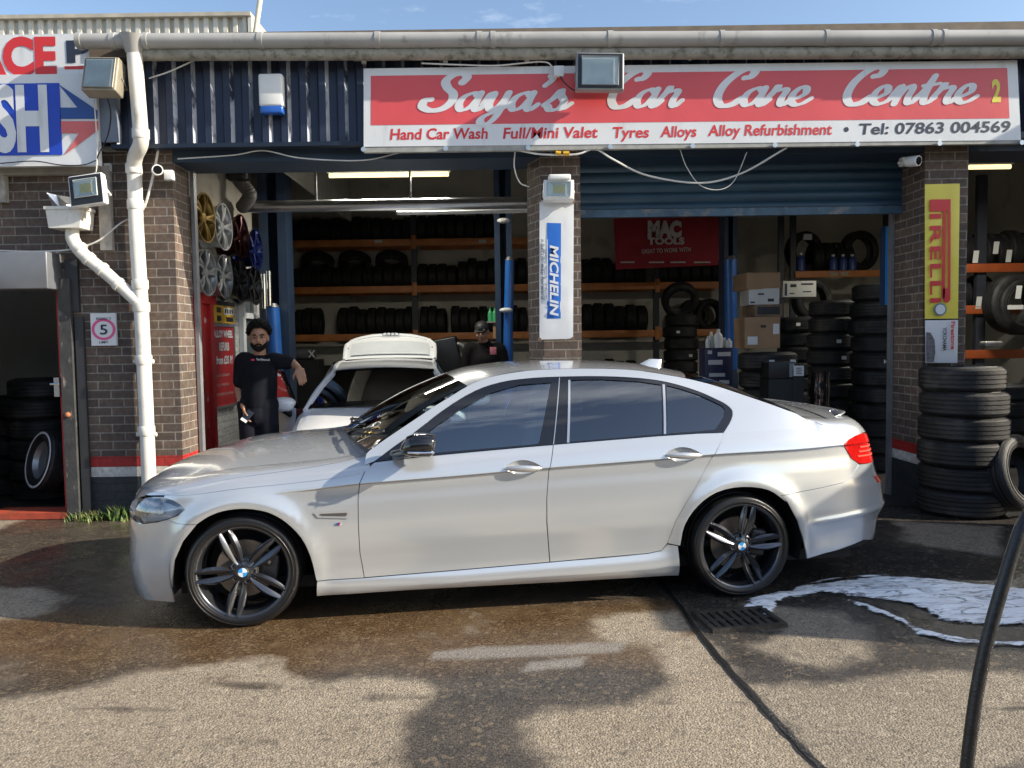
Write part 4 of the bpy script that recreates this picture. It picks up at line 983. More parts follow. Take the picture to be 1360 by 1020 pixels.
# slim blue light box on the right shutter guide
t = thing('blue_side_sign', 'slim upright blue and white sign edge-on beside the right pillar', 'sign', at(1178, 405, 8.1).xyz)
MB().box(at(1171, 350, 8.1).x, at(1175, 350, 8.1).x, 8.09, 8.14, Z(1175, 405, 8.1), Z(1175, 301, 8.1)).build('frame', mat('navy_frame', (.02, .05, .12), .4, var=0), t)
MB().box(at(1175, 350, 8.1).x+.001, at(1180, 350, 8.1).x, 8.085, 8.145, Z(1175, 405, 8.1), Z(1175, 301, 8.1)).build('panel', mat('bright_blue_panel', (.03, .28, .80), .3, var=0), t)
MB().box(at(1180, 350, 8.1).x+.001, at(1183, 350, 8.1).x, 8.085, 8.145, Z(1175, 405, 8.1), Z(1175, 301, 8.1)).build('edge', M_white_clean, t)
# ================================================================ lamps, cameras, alarm
M_reflect = mat('lamp_reflector', (.62, .62, .58), .25, .35, var=.1)
M_led = mat('yellow_led_plate', (.66, .60, .30), .4, var=.1, vs=30)
M_glass = glass_mat('lamp_glass', (.92, .95, .93), 0, 1.3)
M_lampgrey = mat('grey_lamp_casting', (.26, .265, .27), .45, .3, var=.12)
def floodlight(name, label, quad, Y, depth, m_house, m_face, border, chin=0.0, led=True, tilt=.06):
    """quad: the four corners of the front (tl, tr, br, bl) in the picture; tilt leans the top forward"""
    P = [at(*p, Y) for p in quad]; c = sum(P, Vector())/4
    ax = ((P[1]-P[0])+(P[2]-P[3])); w = ax.length/2; ax.normalize()
    az0 = ((P[0]-P[3])+(P[1]-P[2])); h = az0.length/2; az0.normalize()
    az = (az0-ax*az0.dot(ax)); az.normalize(); az = (az+Vector((0, -1, 0))*tilt).normalized(); ay = az.cross(ax).normalized(); az = ax.cross(ay)
    if ay.y < 0: ay = -ay
    m = Matrix(((ax.x, ay.x, az.x, c.x), (ax.y, ay.y, az.y, c.y), (ax.z, ay.z, az.z, c.z), (0, 0, 0, 1)))
    # keep the sheared outline of the photo's lamp: x shift per z
    t = thing(name, label, 'floodlight', c)
    f = MB(); f.rbox((0, depth/2, 0), (w, depth, h), .012, m); f.build('housing', m_house, t)
    f = MB()
    for k in range(9): f.box(-w*.42+k*w*.105-.004, -w*.42+k*w*.105+.004, depth-.005, depth+.04, -h*.4, h*.4, m)
    f.build('cooling_fins', m_house, t)
    iw, ih, dz = w*(1-border), h*(1-border-chin), h*chin/2
    f = MB(); f.box(-w*.46, w*.46, -.003, .001, -h*.46, h*.46, m); f.build('face', m_face, t)
    f = MB(); a = [(-iw/2, -ih/2), (iw/2, -ih/2), (iw/2, ih/2), (-iw/2, ih/2)]; bq = [(x*.52, z*.5) for x, z in a]
    A = [m @ Vector((x, -.010, z+dz)) for x, z in a]; B = [m @ Vector((x, -.0045, z+dz)) for x, z in bq]
    for k in range(4): f.quad(A[k], A[(k+1) % 4], B[(k+1) % 4], B[k])
    f.build('reflector', M_reflect, t, 0)
    MB().quad(*B).build('lamp_plate', M_led if led else M_reflect, t, 0)
    f = MB(); r = .006
    f.tube([A[0], A[1], A[2], A[3]], r, 6, closed=True); f.build('bezel', m_house, t)
    MB().quad(*[p+(m.to_3x3() @ Vector((0, -.008, 0))) for p in A]).build('lens', M_glass, t, 0)
    f = MB(); f.tube([m @ Vector((-w*.5, depth*.5, 0)), m @ Vector((-w*.5, depth+.05, -h*.1)), m @ Vector((w*.5, depth+.05, -h*.1)), m @ Vector((w*.5, depth*.5, 0))], .012, 6); f.tube([m @ Vector((0, depth+.05, -h*.1)), Vector((c.x, min(FY, c.y+.35), c.z+.02))], .014, 6); f.build('bracket', m_house, t)
    return t
floodlight('floodlight', 'grey square floodlight in front of the script lettering on the banner', [(766, 69), (830, 69), (828, 120), (764, 119)], 6.72, .09, M_lampgrey, M_blacksatin, .24, led=False, tilt=-.05)
floodlight('floodlight', 'large old floodlight with a pale reflector under the gutter at the left', [(101, 73), (148, 74), (163, 121), (118, 121)], 6.72, .14, mat('aged_lamp_casing', (.30, .27, .21), .5, .3, var=.2), mat('aged_lamp_face', (.36, .33, .26), .4, .5, var=.15), .14, led=False, tilt=-.25)
floodlight('floodlight', 'white framed black faced floodlight tilted above the hopper head', [(82, 236), (127, 229), (147, 268), (101, 274)], 6.9, .07, M_white, M_blacksatin, .34, chin=.10, led=True, tilt=-.12)
floodlight('floodlight', 'white floodlight mounted on top of the middle brick pillar', [(723, 238), (763, 238), (762, 265), (721, 265)], 6.98, .12, M_white, M_white, .24, led=True, tilt=-.10)
MB().rbox(tuple(at(743, 236, 7.0)), (.20, .09, .05), .015).build('lamp_hood', M_white, kids and [o for o in COL.objects if o.get('label', '').startswith('white floodlight mounted')][0])
def cctv(c, label, flip=1):
    t = thing('security_camera', label, 'security camera', c); c = Vector(c)
    d = Vector((.45*flip, -.85, -.12)).normalized()
    MB().tube([c-d*.07, c-d*.065, c+d*.02, c+d*.045], [.03, .047, .05, .046], 18).build('camera_body', M_white, t)
    MB().tube([c+d*.046, c+d*.049], [.038, .036], 18).build('lens_face', M_blackgloss, t)
    MB().tube([c-d*.03, c+Vector((-.06*flip, .16, .02))], .015, 8).build('mount_arm', M_white, t)
    return t
t = cctv(at(209, 226, 7.02), 'white security camera on the left wall near the downpipe')
p = at(225, 233, 7.1); MB().rbox(tuple(p), (.08, .06, .09), .008).build('junction_box', M_white, t)
t = cctv(at(1214, 214, 7.1), 'white security camera on the right brick pillar')
p = at(1203, 215, 7.25); MB().rbox(tuple(p), (.10, .07, .08), .008).build('junction_box', M_white, t)
t = thing('alarm_box', 'white alarm bell box with a blue base on the navy cladding', 'alarm box', at(361, 150, 7.0).xyz)
c = at(361, 121, 6.99); f = MB(); f.rbox(tuple(c), (.215, .09, .285), .02); f.build('cover', M_white, t)
c = at(362, 147, 6.99); f = MB(); f.rbox(tuple(c), (.20, .085, .065), .012); f.build('blue_base', mat('blue_alarm_lens', (.02, .10, .42), .25), t)
M_tube = mat('fluorescent_tube', (.9, .8, .5), .4, var=0, emit=(1, .80, .38), es=1.0)
def strip_lamp(x0, x1, py, Y, label):
    a, b2 = at(x0, py, Y), at(x1, py, Y); t = thing('strip_light', label, 'strip light', (a+b2)/2, group='lit strip lamps')
    z = (a.z+b2.z)/2
    f = MB(); f.rbox(((a.x+b2.x)/2, Y, z+.055), (b2.x-a.x, .10, .06), .01); f.build('fitting', M_white, t)
    f = MB(); f.tube([(a.x+.02, Y, z), (b2.x-.02, Y, z)], .026, 10); f.build('tube', M_tube, t)
    la = bpy.data.lights.new('strip_glow', 'AREA'); la.shape = 'RECTANGLE'; la.size = b2.x-a.x-.1; la.size_y = .05; la.energy = 42; la.color = (1, .95, .82)
    lo = bpy.data.objects.new('strip_glow', la); COL.objects.link(lo); lo.parent = t; lo.matrix_basis = wm(t).inverted() @ Matrix.Translation(((a.x+b2.x)/2, Y, z-.04))
    f = MB(); f.tube([((a.x+b2.x)/2, Y, z+.08), ((a.x+b2.x)/2, Y, z+.5)], .008, 6); f.build('hanger', M_greymetal, t)
strip_lamp(435, 598, 232.5, 9.6, 'lit yellowish strip light hanging in the left bay')
strip_lamp(1284, 1344, 222, 9.6, 'lit strip light in the bay past the right pillar')
# ================================================================ cables
def cable(name, pts, r, mt, label, group='slack cables on the front'):
    o = MB().tube(catmull([tuple(at(*p)) for p in pts], 8), r, 6).build(name, mt); return tag(o, label, 'cable', group)
cable('cable', [(198, 104, 7.0), (225, 95, 6.98), (260, 79, 6.95)], .007, M_cable_w, 'short pale cable from the downpipe up to the mossy pipe')
cable('cable', [(236, 211, 7.1), (310, 206, 7.12), (350, 200, 7.1), (400, 210, 7.1), (480, 213, 7.1), (530, 203, 7.1)], .006, M_cable_w, 'pale cable sagging along the lintel of the left bay')
cable('cable', [(690, 200, 7.0), (720, 205, 7.0), (765, 205, 6.98), (790, 198, 7.0), (815, 212, 7.0), (860, 233, 7.1), (930, 243, 7.1), (985, 230, 7.1), (1045, 196, 7.0)], .009, M_cable_w, 'long white cable drooping across the blue shutter')
cable('cable', [(903, 198, 7.05), (912, 222, 7.1), (930, 246, 7.1), (955, 252, 7.1), (975, 240, 7.1), (992, 202, 7.05)], .004, M_cable_w, 'thin grey wire looped in front of the blue shutter')
cable('cable', [(684, 202, 7.05), (683, 222, 7.1), (690, 242, 7.15), (702, 248, 7.2)], .006, M_cable_w, 'white cable looping beside the top of the middle pillar')
cable('cable', [(742, 98, 6.9), (750, 110, 6.9), (765, 121, 6.85), (785, 122, 6.8)], .006, M_cable_b, 'black cable from the small box to the banner floodlight')
cable('cable', [(124, 122, 6.93), (127, 160, 6.93), (129, 195, 6.93), (128, 225, 6.93), (125, 230, 6.95)], .006, M_cable_w, 'pale cable hanging down the right edge of the wash sign')
cable('cable', [(140, 122, 6.85), (147, 150, 6.9), (143, 180, 6.95), (131, 205, 6.93), (129, 212, 6.93)], .006, M_cable_b, 'dark cable hanging from the old floodlight')
cable('cable', [(0, 217, 6.93), (45, 214, 6.93), (80, 219, 6.93), (110, 219, 6.93), (128, 213, 6.93)], .005, M_cable_b, 'thin dark cable lying along the foot of the wash sign')
cable('cable', [(0, 333, 7.1), (50, 334, 7.1), (95, 331, 7.1), (130, 320, 7.1), (158, 298, 7.15), (170, 291, 7.2)], .008, M_cable_w, 'beige cable draped across the brick wall above the doorway')
cable('cable', [(210, 200, 7.12), (204, 230, 7.12), (196, 262, 7.12), (192, 275, 7.14)], .012, M_cable_w, 'short beige conduit slanting beside the downpipe')
cable('cable', [(560, 84, 6.93), (610, 86, 6.92), (660, 87, 6.92), (720, 82, 6.92), (735, 90, 6.92)], .007, M_cable_w, 'white cable lying along the top edge of the banner')
t = tag(MB().rbox(tuple(at(742, 95, 6.91)), (.09, .05, .09), .008, None).build('junction_box', M_white), 'small white junction box beside the banner floodlight', 'junction box')
f = MB(); f.tube([at(738, 203, 6.97), at(745, 204, 6.97)], .02, 8).tube([at(748, 204, 6.97), at(756, 204, 6.97)], .022, 8)
tag(f.build('cable_connector', mat('yellow_connector', (.62, .36, .03), .4)), 'yellow cable connector over the middle pillar', 'connector')
# ================================================================ silver saloon
def paint_mat(name, col, metal=.35, rough=.34, flake=.06):
    m = mat(name, col, rough, metal, var=.02, vs=1.2, coat=1.0)
    nt = m.node_tree; b = nt.nodes['Principled BSDF']; L = nt.links.new
    n = nt.nodes.new('ShaderNodeTexNoise'); n.inputs['Scale'].default_value = 2.5; n.inputs['Detail'].default_value = 6; n.inputs['Roughness'].default_value = .7
    tc = nt.nodes['Texture Coordinate']; L(tc.outputs['Object'], n.inputs['Vector'])
    r = nt.nodes.new('ShaderNodeMapRange'); r.inputs['From Min'].default_value = .35; r.inputs['From Max'].default_value = .75; r.inputs['To Min'].default_value = .02; r.inputs['To Max'].default_value = .09
    L(n.outputs['Fac'], r.inputs['Value']); L(r.outputs[0], b.inputs['Coat Roughness'])
    return m
P_sil = paint_mat('silver_metallic_paint', (.585, .61, .63), .56, .22)
G_front = glass_mat('tinted_side_glass', (.76, .92, .96), .19)
G_rear = glass_mat('privacy_glass', (.24, .33, .38), .12)
G_ws = glass_mat('windscreen_glass', (.16, .19, .19), .03)
G_lamp = glass_mat('clear_lamp_lens', (.86, .90, .95), .17)
G_red = mat('red_lamp_lens', (.50, .008, .006), .08, 0, var=.25, vs=22, coat=1.0)
CA, CB = gnd(325, 834), gnd(986, 793)
CU = (CB-CA).normalized(); CN = Vector((CU.y, -CU.x, 0))
CORG = CA-CN*.90
CM = Matrix(((CU.x, -CN.x, 0, CORG.x), (CU.y, -CN.y, 0, CORG.y), (0, 0, 1, 0), (0, 0, 0, 1)))   # local: x rearwards, y away from the camera, z up
def near(p): return CM @ Vector((p[0], -p[1], p[2]))
def far(p): return CM @ Vector((p[0], p[1], p[2]))
car = thing('silver_saloon', 'clean silver four door saloon with gunmetal wheels parked across the front of the bays', 'car', CORG, rot=CM.to_3x3())
WM[car.name] = CM
car_q = CM.to_3x3()
def raw_mesh(name, vs, fs, ns, mt, parent, label=None):
    inv = wm(parent).inverted(); i3 = inv.to_3x3()
    me = bpy.data.meshes.new(name); me.from_pydata([inv @ Vector(v) for v in vs], [], fs); me.update(); me.shade_smooth()
    if ns: me.normals_split_custom_set_from_vertices([(i3 @ n).normalized() for n in ns])
    me.materials.append(mt); o = bpy.data.objects.new(name, me); COL.objects.link(o); o.parent = parent; WM[o.name] = wm(parent).copy()
    if label: o['label'] = label
    return o
def offset_poly(P, d):
    n = len(P); ar = sum(P[i][0]*P[(i+1) % n][1]-P[(i+1) % n][0]*P[i][1] for i in range(n)); s = 1 if ar > 0 else -1; out = []
    for i in range(n):
        a, b, c = P[i-1], P[i], P[(i+1) % n]
        e0 = Vector((b[0]-a[0], b[1]-a[1])); e1 = Vector((c[0]-b[0], c[1]-b[1]))
        if e0.length < 1e-6 or e1.length < 1e-6: out.append(b); continue
        e0.normalize(); e1.normalize(); n0 = Vector((-e0.y, e0.x))*s; n1 = Vector((-e1.y, e1.x))*s; m = n0+n1
        if m.length < 1e-3: out.append(b); continue
        m.normalize(); k = d/max(.35, m.dot(n0)); out.append((b[0]+m.x*k, b[1]+m.y*k))
    return out
def tess2d(P, holes, dq, dz):
    """flat fill of a (q,z) outline cut into a fine grid; returns points, triangles/quads and the boundary edges"""
    loops = [P]+holes; flat = [p for l in loops for p in l]
    tri = tessellate_polygon([[Vector((p[0], p[1], 0)) for p in l] for l in loops])
    b = bmesh.new(); vs = [b.verts.new((p[0], p[1], 0)) for p in flat]
    for t in tri:
        a = (flat[t[1]][0]-flat[t[0]][0])*(flat[t[2]][1]-flat[t[0]][1])-(flat[t[2]][0]-flat[t[0]][0])*(flat[t[1]][1]-flat[t[0]][1])
        if abs(a) < 1e-12: continue
        try: b.faces.new([vs[i] for i in (t if a > 0 else t[::-1])])
        except ValueError: pass
    for ax, st in ((0, dq), (1, dz)):
        lo, hi = min(p[ax] for p in P), max(p[ax] for p in P); x = math.ceil(lo/st)*st
        while x < hi:
            co, no = [0, 0, 0], [0, 0, 0]; co[ax] = x; no[ax] = 1
            bmesh.ops.bisect_plane(b, geom=b.verts[:]+b.edges[:]+b.faces[:], dist=1e-5, plane_co=co, plane_no=no); x += st
    for x in (.789, .7945, .7975, .803):
        bmesh.ops.bisect_plane(b, geom=b.verts[:]+b.edges[:]+b.faces[:], dist=1e-5, plane_co=(0, x, 0), plane_no=(0, 1, 0))
    b.verts.index_update()
    pts = [(v.co.x, v.co.y) for v in b.verts]; fs = [[v.index for v in f.verts] for f in b.faces]
    be = []
    for e in b.edges:
        if len(e.link_faces) == 1:
            f = e.link_faces[0]
            for l in f.loops:
                if l.edge == e: be.append((l.vert.index, l.link_loop_next.vert.index))
    b.free(); return pts, fs, be
def panel(name, P, mt, parent=None, holes=(), gap=.0022, lift=0.0, skirt=.012, sides=(near, far), dq=.045, dz=.0125, label=None, smooth_edge=False, liftf=None, both_in_one=False):
    parent = parent or car
    P = offset_poly(P, gap) if gap else P
    def wz(q): return lerp_tab(Z_CREASE, q)-.80
    def dens(l):
        o = []
        for i in range(len(l)):
            a, c = l[i], l[(i+1) % len(l)]; n = max(1, int(math.hypot(c[0]-a[0], c[1]-a[1])/.06))
            o += [(a[0]+(c[0]-a[0])*k/n, a[1]+(c[1]-a[1])*k/n) for k in range(n)]
        return [(q, z-wz(q)) for q, z in o]
    pts, fs, be = tess2d(dens(P), [dens(h) for h in holes], dq, dz); out = []
    pts = [(q, z+wz(q)) for q, z in pts]
    V, F, NS = [], [], []
    for side in sides:
        if not both_in_one: V, F, NS = [], [], []
        base = len(V)
        def S(q, z, dl=0): return side(body_pt(q, z, lift+dl+(liftf(q, z) if liftf else 0)))
        nn = []
        for q, z in pts:
            e = .002; n = (S(q+e, z)-S(q-e, z)).cross(S(q, z+e)-S(q, z-e)); n.normalize()
            if side is far: n = -n
            nn.append(n); V.append(S(q, z)); NS.append(n)
        flip = side is far
        F += [tuple(base+i for i in (f[::-1] if flip else f)) for f in fs]
        if skirt:
            m = {}
            for a, c in be:
                for k in (a, c):
                    if k not in m:
                        m[k] = len(V); q, z = pts[k]; V.append(V[base+k].copy()); NS.append(nn[k]); V.append(S(q, z, -skirt)); NS.append(nn[k])
                f = (m[c], m[a], m[a]+1, m[c]+1); F.append(f if not flip else f[::-1])
        if not both_in_one: out.append(raw_mesh(name, V, F, NS, mt, parent, label))
    if both_in_one: out.append(raw_mesh(name, V, F, NS, mt, parent, label))
    return out
def psurf(name, fn, us, vs, mt, parent=None, sides=(near,), flip=False, label=None, thick=0.0):
    """grid of a function (u,v) -> local point, with exact normals"""
    parent = parent or car; out = []
    for side in sides:
        V, F, NS = [], [], []; e = 1e-3
        for u in us:
            for v in vs:
                V.append(side(fn(u, v)))
                du = side(fn(min(u+e, us[-1]), v))-side(fn(max(u-e, us[0]), v)); dv = side(fn(u, min(v+e, vs[-1])))-side(fn(u, max(v-e, vs[0])))
                n = du.cross(dv)
                if n.length < 1e-12: n = Vector((0, 0, 1))
                n.normalize(); fl = flip != (side is far); NS.append(-n if fl else n)
        nv = len(vs)
        for i in range(len(us)-1):
            for j in range(nv-1):
                f = (i*nv+j, (i+1)*nv+j, (i+1)*nv+j+1, i*nv+j+1); F.append(f[::-1] if flip != (side is far) else f)
        out.append(raw_mesh(name, V, F, NS, mt, parent, label))
    return out
def lin(a, b, n): return [a+(b-a)*i/n for i in range(n+1)]
ZS_F = [(-1.44, .752), (-.80, .745), (-.634, .754), (-.49, .764), (-.36, .766), (0, .80), (.3, .82), (.66, .862), (.80, .92)]
HE_Z = [(-.66, .79), (-.55, .812), (-.301, .850), (-.118, .883), (.096, .902), (.312, .917), (.554, .938), (.70, .962)]
CROWN = [(-.66, .01), (-.52, .045), (-.38, .07), (-.24, .085), (0, .10), (.24, .098), (.5, .085), (.7, .075)]
HSPLIT = [(-1.44, .06), (-.49, .05), (-.36, .10), (-.22, .34), (.12, .46), (.46, .60), (.70, .78)]
HEP = catmull([(-.645, 0), (-.64, .18), (-.62, .34), (-.565, .48), (-.46, .585), (-.30, .665), (-.1, .705), (.2, .722), (.5, .728), (.72, .728), (.80, .728)], 10)
HARC = [0.0]
for _i in range(1, len(HEP)): HARC.append(HARC[-1]+math.hypot(HEP[_i][0]-HEP[_i-1][0], HEP[_i][1]-HEP[_i-1][1]))
def _ha(x): return next(HARC[i] for i in range(len(HEP)) if HEP[i][0] >= x)
HE_Q = [(QMIN, 0.0), (-.98, .36), (-.634, .62), (-.30, _ha(-.30)), (0.0, _ha(0.0)), (.72, _ha(.715))]
def he(q):
    a = lerp_tab(HE_Q, q); i = min(max(bisect.bisect_right(HARC, a)-1, 0), len(HARC)-2); t = (a-HARC[i])/(HARC[i+1]-HARC[i])
    px, py = HEP[i][0]+(HEP[i+1][0]-HEP[i][0])*t, HEP[i][1]+(HEP[i+1][1]-HEP[i][1])*t; return px, max(0.0, py), lerp_tab(HE_Z, px)
def shoulder(q, t):
    zs = lerp_tab(ZS_F, q); a = Vector(body_pt(q, zs)); b2 = Vector(body_pt(q, zs-.006)); d = (a-b2); d /= max(d.z, 1e-4)
    c = Vector(he(q)); hz = c.z-.014
    k = a+d*max(.01, (hz-zs))
    return tuple(a*(1-t)**2+k*2*t*(1-t)+c*t*t)
def crown(x, yh, y):
    return lerp_tab(CROWN, x)*(1-(abs(y)/max(yh, 1e-3))**2.1) if yh > 1e-3 else lerp_tab(CROWN, x)
def hood(q, v):
    x, y, z = he(q); w = sstep(.15, .66, q); xx = x-.16*w*(1-v*v)
    return xx, y*v, z+lerp_tab(CROWN, x)*(1-abs(v)**2.1)*min(1, y/.35)
QF = [QMIN+1e-3]+lin(-1.40, -.2, 40)+lin(-.17, .72, 26)
psurf('front_fender', lambda q, t: shoulder(q, t*(lerp_tab(HSPLIT, q)-(.004+.009*sstep(-.3, .3, q)))), QF, lin(0, 1, 8), P_sil, sides=(near, far), flip=False)
for o in [o for o in COL.objects if o.name.startswith('front_fender')]: o.name = 'fender_top'
psurf('bonnet_edge', lambda q, t: shoulder(q, lerp_tab(HSPLIT, q)+(1-lerp_tab(HSPLIT, q))*t), QF, lin(0, 1, 8), P_sil, sides=(near, far))
psurf('bonnet', hood, QF, lin(-1, 1, 28), P_sil, flip=True)
# flank panels, outlines in (q, z)
ARCH_F = [(-.238, .608), (-.17, .651), (-.089, .679), (.014, .688), (.10, .677), (.17, .655), (.252, .602), (.333, .511), (.38, .401), (.407, .264)]
ARCH_R2 = [(2.569, .354), (2.596, .483), (2.677, .595), (2.799, .672), (2.961, .697), (3.131, .672), (3.253, .592)]
def smooth_seg(p, n=5): return catmull(p, n)
SEAM_F = [(-.70, .585), (-.548, .605), (-.426, .633), (-.357, .612), (-.238, .608)]
HEADL = [(-.682, .590), (-.80, .615), (-.815, .70), (-.775, .722), (-.634, .741), (-.49, .751), (-.40, .735), (-.345, .712), (-.316, .690), (-.353, .66), (-.43, .633), (-.507, .612)]
panel('front_bumper', [(QMIN, .125), (-1.0, .128), (-.763, .134), (-.60, .143), (-.50, .148), (-.416, .151), (-.393, .285), (-.374, .404), (-.321, .511), (-.238, .608), (-.357, .612), (-.43, .633), (-.507, .612), (-.64, .590), (-.80, .60), (-.98, .585), (QMIN, .57)], P_sil, both_in_one=True, dq=.03)
panel('nose_panel', [(QMIN, .572), (-.98, .587), (-.802, .604), (-.817, .705), (-.775, .724), (-.70, .742), (-.80, .745), (QMIN, .752)], P_sil, both_in_one=True, dq=.03)
panel('kidney_grille', [(-1.405, .60), (-1.06, .60), (-1.02, .70), (-1.06, .735), (-1.405, .735)], M_blackgloss, lift=.006, gap=0, dq=.03)
panel('lower_grille', [(QMIN, .22), (-1.05, .22), (-1.0, .40), (QMIN, .42)], M_blacksatin, lift=.004, gap=0, both_in_one=True, dq=.03)
fend = ARCH_F[:1]+smooth_seg(ARCH_F, 3)[1:]+[(.411, .256), (.677, .258), (.656, .404), (.651, .557), (.652, .719), (.663, .807), (.695, .875), (.746, .918), (.70, .885)]+[(q, lerp_tab(ZS_F, q)) for q in lin(.66, -.49, 16)]+[(-.49, .752), (-.40, .736), (-.345, .713), (-.315, .690), (-.353, .659), (-.428, .634), (-.357, .612)]
panel('front_fender', fend, P_sil)
panel('headlight', HEADL, G_lamp, gap=.003, skirt=.02, dq=.025, liftf=lambda q, z: .022*math.sin(math.pi*min(1, max(0, (z-.585)/.175)))*min(1, max(0, (-.31-q)/.12)))
for o in [o for o in COL.objects if o.name.startswith('headlight')]:
    sd_ = near if o.name == 'headlight' else far
    panel('lamp_backing', HEADL, mat('lamp_bowl_grey', (.74, .77, .82), .25, .25, var=.12, vs=9) if 'lamp_bowl_grey' not in MATS else MATS['lamp_bowl_grey'], o, gap=.002, lift=-.035, skirt=0, sides=(sd_,), dq=.03)
    for (q, z, r_) in ((-.66, .665, .046), (-.53, .68, .04)):
        c = sd_(body_pt(q, z, -.012)); c2 = sd_(body_pt(q, z, -.034)); c3 = sd_(body_pt(q, z, -.006)); MB().tube([c2, c], [r_, r_*.92], 20, False).build('lamp_ring', M_chrome, o); MB().ball(tuple(c2+(c3-c2)*.4), r_*.55, None, 12, 8).build('projector', M_blackgloss, o)
    panel('lamp_eyelid', [(-.80, .712), (-.775, .719), (-.634, .738), (-.49, .748), (-.40, .732), (-.345, .709), (-.36, .700), (-.42, .716), (-.50, .731), (-.634, .722), (-.79, .698)], M_blackgloss, o, gap=0, lift=-.006, skirt=0, sides=(sd_,))
    panel('amber_marker', [(-.80, .625), (-.70, .610), (-.69, .66), (-.80, .69)], mat('amber_reflector', (.42, .26, .08), .3, .3, var=.3, vs=20) if 'amber_reflector' not in MATS else MATS['amber_reflector'], o, gap=0, lift=-.014, skirt=0, sides=(sd_,))
DF = [(.677, .259), (1.20, .273), (1.765, .291), (1.747, .528), (1.75, .675), (1.768, .838), (1.805, .985), (1.645, .977), (1.30, .957), (1.117, .946), (.90, .930), (.748, .917), (.695, .875), (.663, .807), (.652, .719), (.651, .557), (.656, .404)]
DR = [(1.767, .291), (2.10, .303), (2.37, .312), (2.455, .325), (2.492, .368), (2.541, .506), (2.60, .602), (2.676, .715), (2.798, .909), (2.877, 1.027), (2.70, 1.026), (2.459, 1.018), (2.15, 1.003), (1.807, .986), (1.769, .838), (1.751, .675), (1.749, .528)]
def lens(q0, q1, zc, h, slope, n=10):
    a = [(q0+(q1-q0)*i/n, zc+slope*((q0+(q1-q0)*i/n)-(q0+q1)/2)+h*math.sin(math.pi*i/n)**.8) for i in range(n+1)]
    b2 = [(q0+(q1-q0)*i/n, zc+slope*((q0+(q1-q0)*i/n)-(q0+q1)/2)-h*math.sin(math.pi*i/n)**.8) for i in range(n-1, 0, -1)]
    return b2[::-1]+a[::-1] if False else (a+b2)[::-1]
HF, HR = lens(1.497, 1.73, .862, .045, -.03), lens(2.475, 2.716, .906, .046, -.03)
doors = []
for nm, P, H, q0, q1, zc in (('front_door', DF, HF, 1.497, 1.73, .862), ('rear_door', DR, HR, 2.475, 2.716, .906)):
    for d, sd_ in zip(panel(nm, P, P_sil, holes=[H]), (near, far)):
        cq = (q0+q1)/2
        def bowl(r, a, H=H, cq=cq, zc=zc):
            i = a*len(H); k = int(i) % len(H); f = i-int(i); p = (H[k][0]+(H[(k+1) % len(H)][0]-H[k][0])*f, H[k][1]+(H[(k+1) % len(H)][1]-H[k][1])*f)
            q, z = cq+(p[0]-cq)*r, zc+(p[1]-zc)*r; return body_pt(q, z, -.030*(1-r*r)**.7)
        psurf('handle_recess', bowl, lin(.02, 1, 8), lin(0, 1, 40), P_sil, d, sides=(sd_,), flip=True)
        f = MB(); n_ = 14; rings = []
        for i in range(n_+1):
            t_ = i/n_; q = q0+.004+(q1-q0-.008)*t_; w = math.sin(math.pi*t_)**.55; h = .004+.0165*w; th = .003+.011*w; c = body_pt(q, zc-.002-.03*(q-cq), .004+.018*math.sin(math.pi*t_)**.6)
            rings.append([sd_((c[0], c[1]+th*math.cos(a), c[2]+h*math.sin(a))) for a in lin(0, 2*math.pi*15/16, 15)])
        b0 = len(f.v)
        for r_ in rings: f.v += [tuple(v) for v in r_]
        for i in range(n_):
            for k in range(16): f.f.append((i*16+k, i*16+(k+1) % 16, (i+1)*16+(k+1) % 16, (i+1)*16+k))
        f.build('handle', mat('handle_silver', (.66, .66, .65), .24, .7, var=0, coat=1) if 'handle_silver' not in MATS else MATS['handle_silver'], d, 180)
        doors.append((nm, d, sd_))
TRIM = [(.746, .919), (.864, 1.001), (.98, 1.074), (1.164, 1.202), (1.353, 1.304), (1.52, 1.354), (1.687, 1.374), (1.878, 1.381), (2.165, 1.379), (2.404, 1.363), (2.578, 1.335), (2.753, 1.28), (2.864, 1.228), (2.93, 1.190), (2.958, 1.149), (2.936, 1.095), (2.877, 1.028)]
TRIM_T = smooth_seg(TRIM, 3)
BELT = [(2.70, 1.0275), (2.459, 1.0195), (2.15, 1.0045), (1.807, .9875), (1.645, .9785), (1.30, .9585), (1.117, .9475), (.90, .9315)]
FG = [(1.03, .958), (1.117, .960), (1.40, .975), (1.70, .991), (1.72, 1.0), (1.834, 1.348), (1.636, 1.338), (1.454, 1.293), (1.278, 1.208), (1.103, 1.105), (1.02, 1.045)]
RG = [(1.906, .999), (2.20, 1.014), (2.486, 1.030), (2.534, 1.321), (2.40, 1.343), (2.162, 1.361), (1.962, 1.362)]
QG = [(2.514, 1.031), (2.70, 1.038), (2.823, 1.045), (2.86, 1.08), (2.898, 1.123), (2.913, 1.165), (2.90, 1.185), (2.85, 1.212), (2.747, 1.262), (2.64, 1.298), (2.566, 1.317)]
panel('window_frame', TRIM_T+BELT, M_blackgloss, holes=[FG, RG, QG], lift=-.002, skirt=.02, gap=.001)
def rev(p): return p[::-1]
panel('front_window', FG, G_front, gap=-.004, lift=-.010, skirt=0); panel('rear_window_pane', RG, G_rear, gap=-.004, lift=-.010, skirt=0); panel('quarter_window', QG, G_rear, gap=-.004, lift=-.010, skirt=0)
M_strip = mat('bright_trim_strip', (.72, .70, .66), .18, .9, var=0)
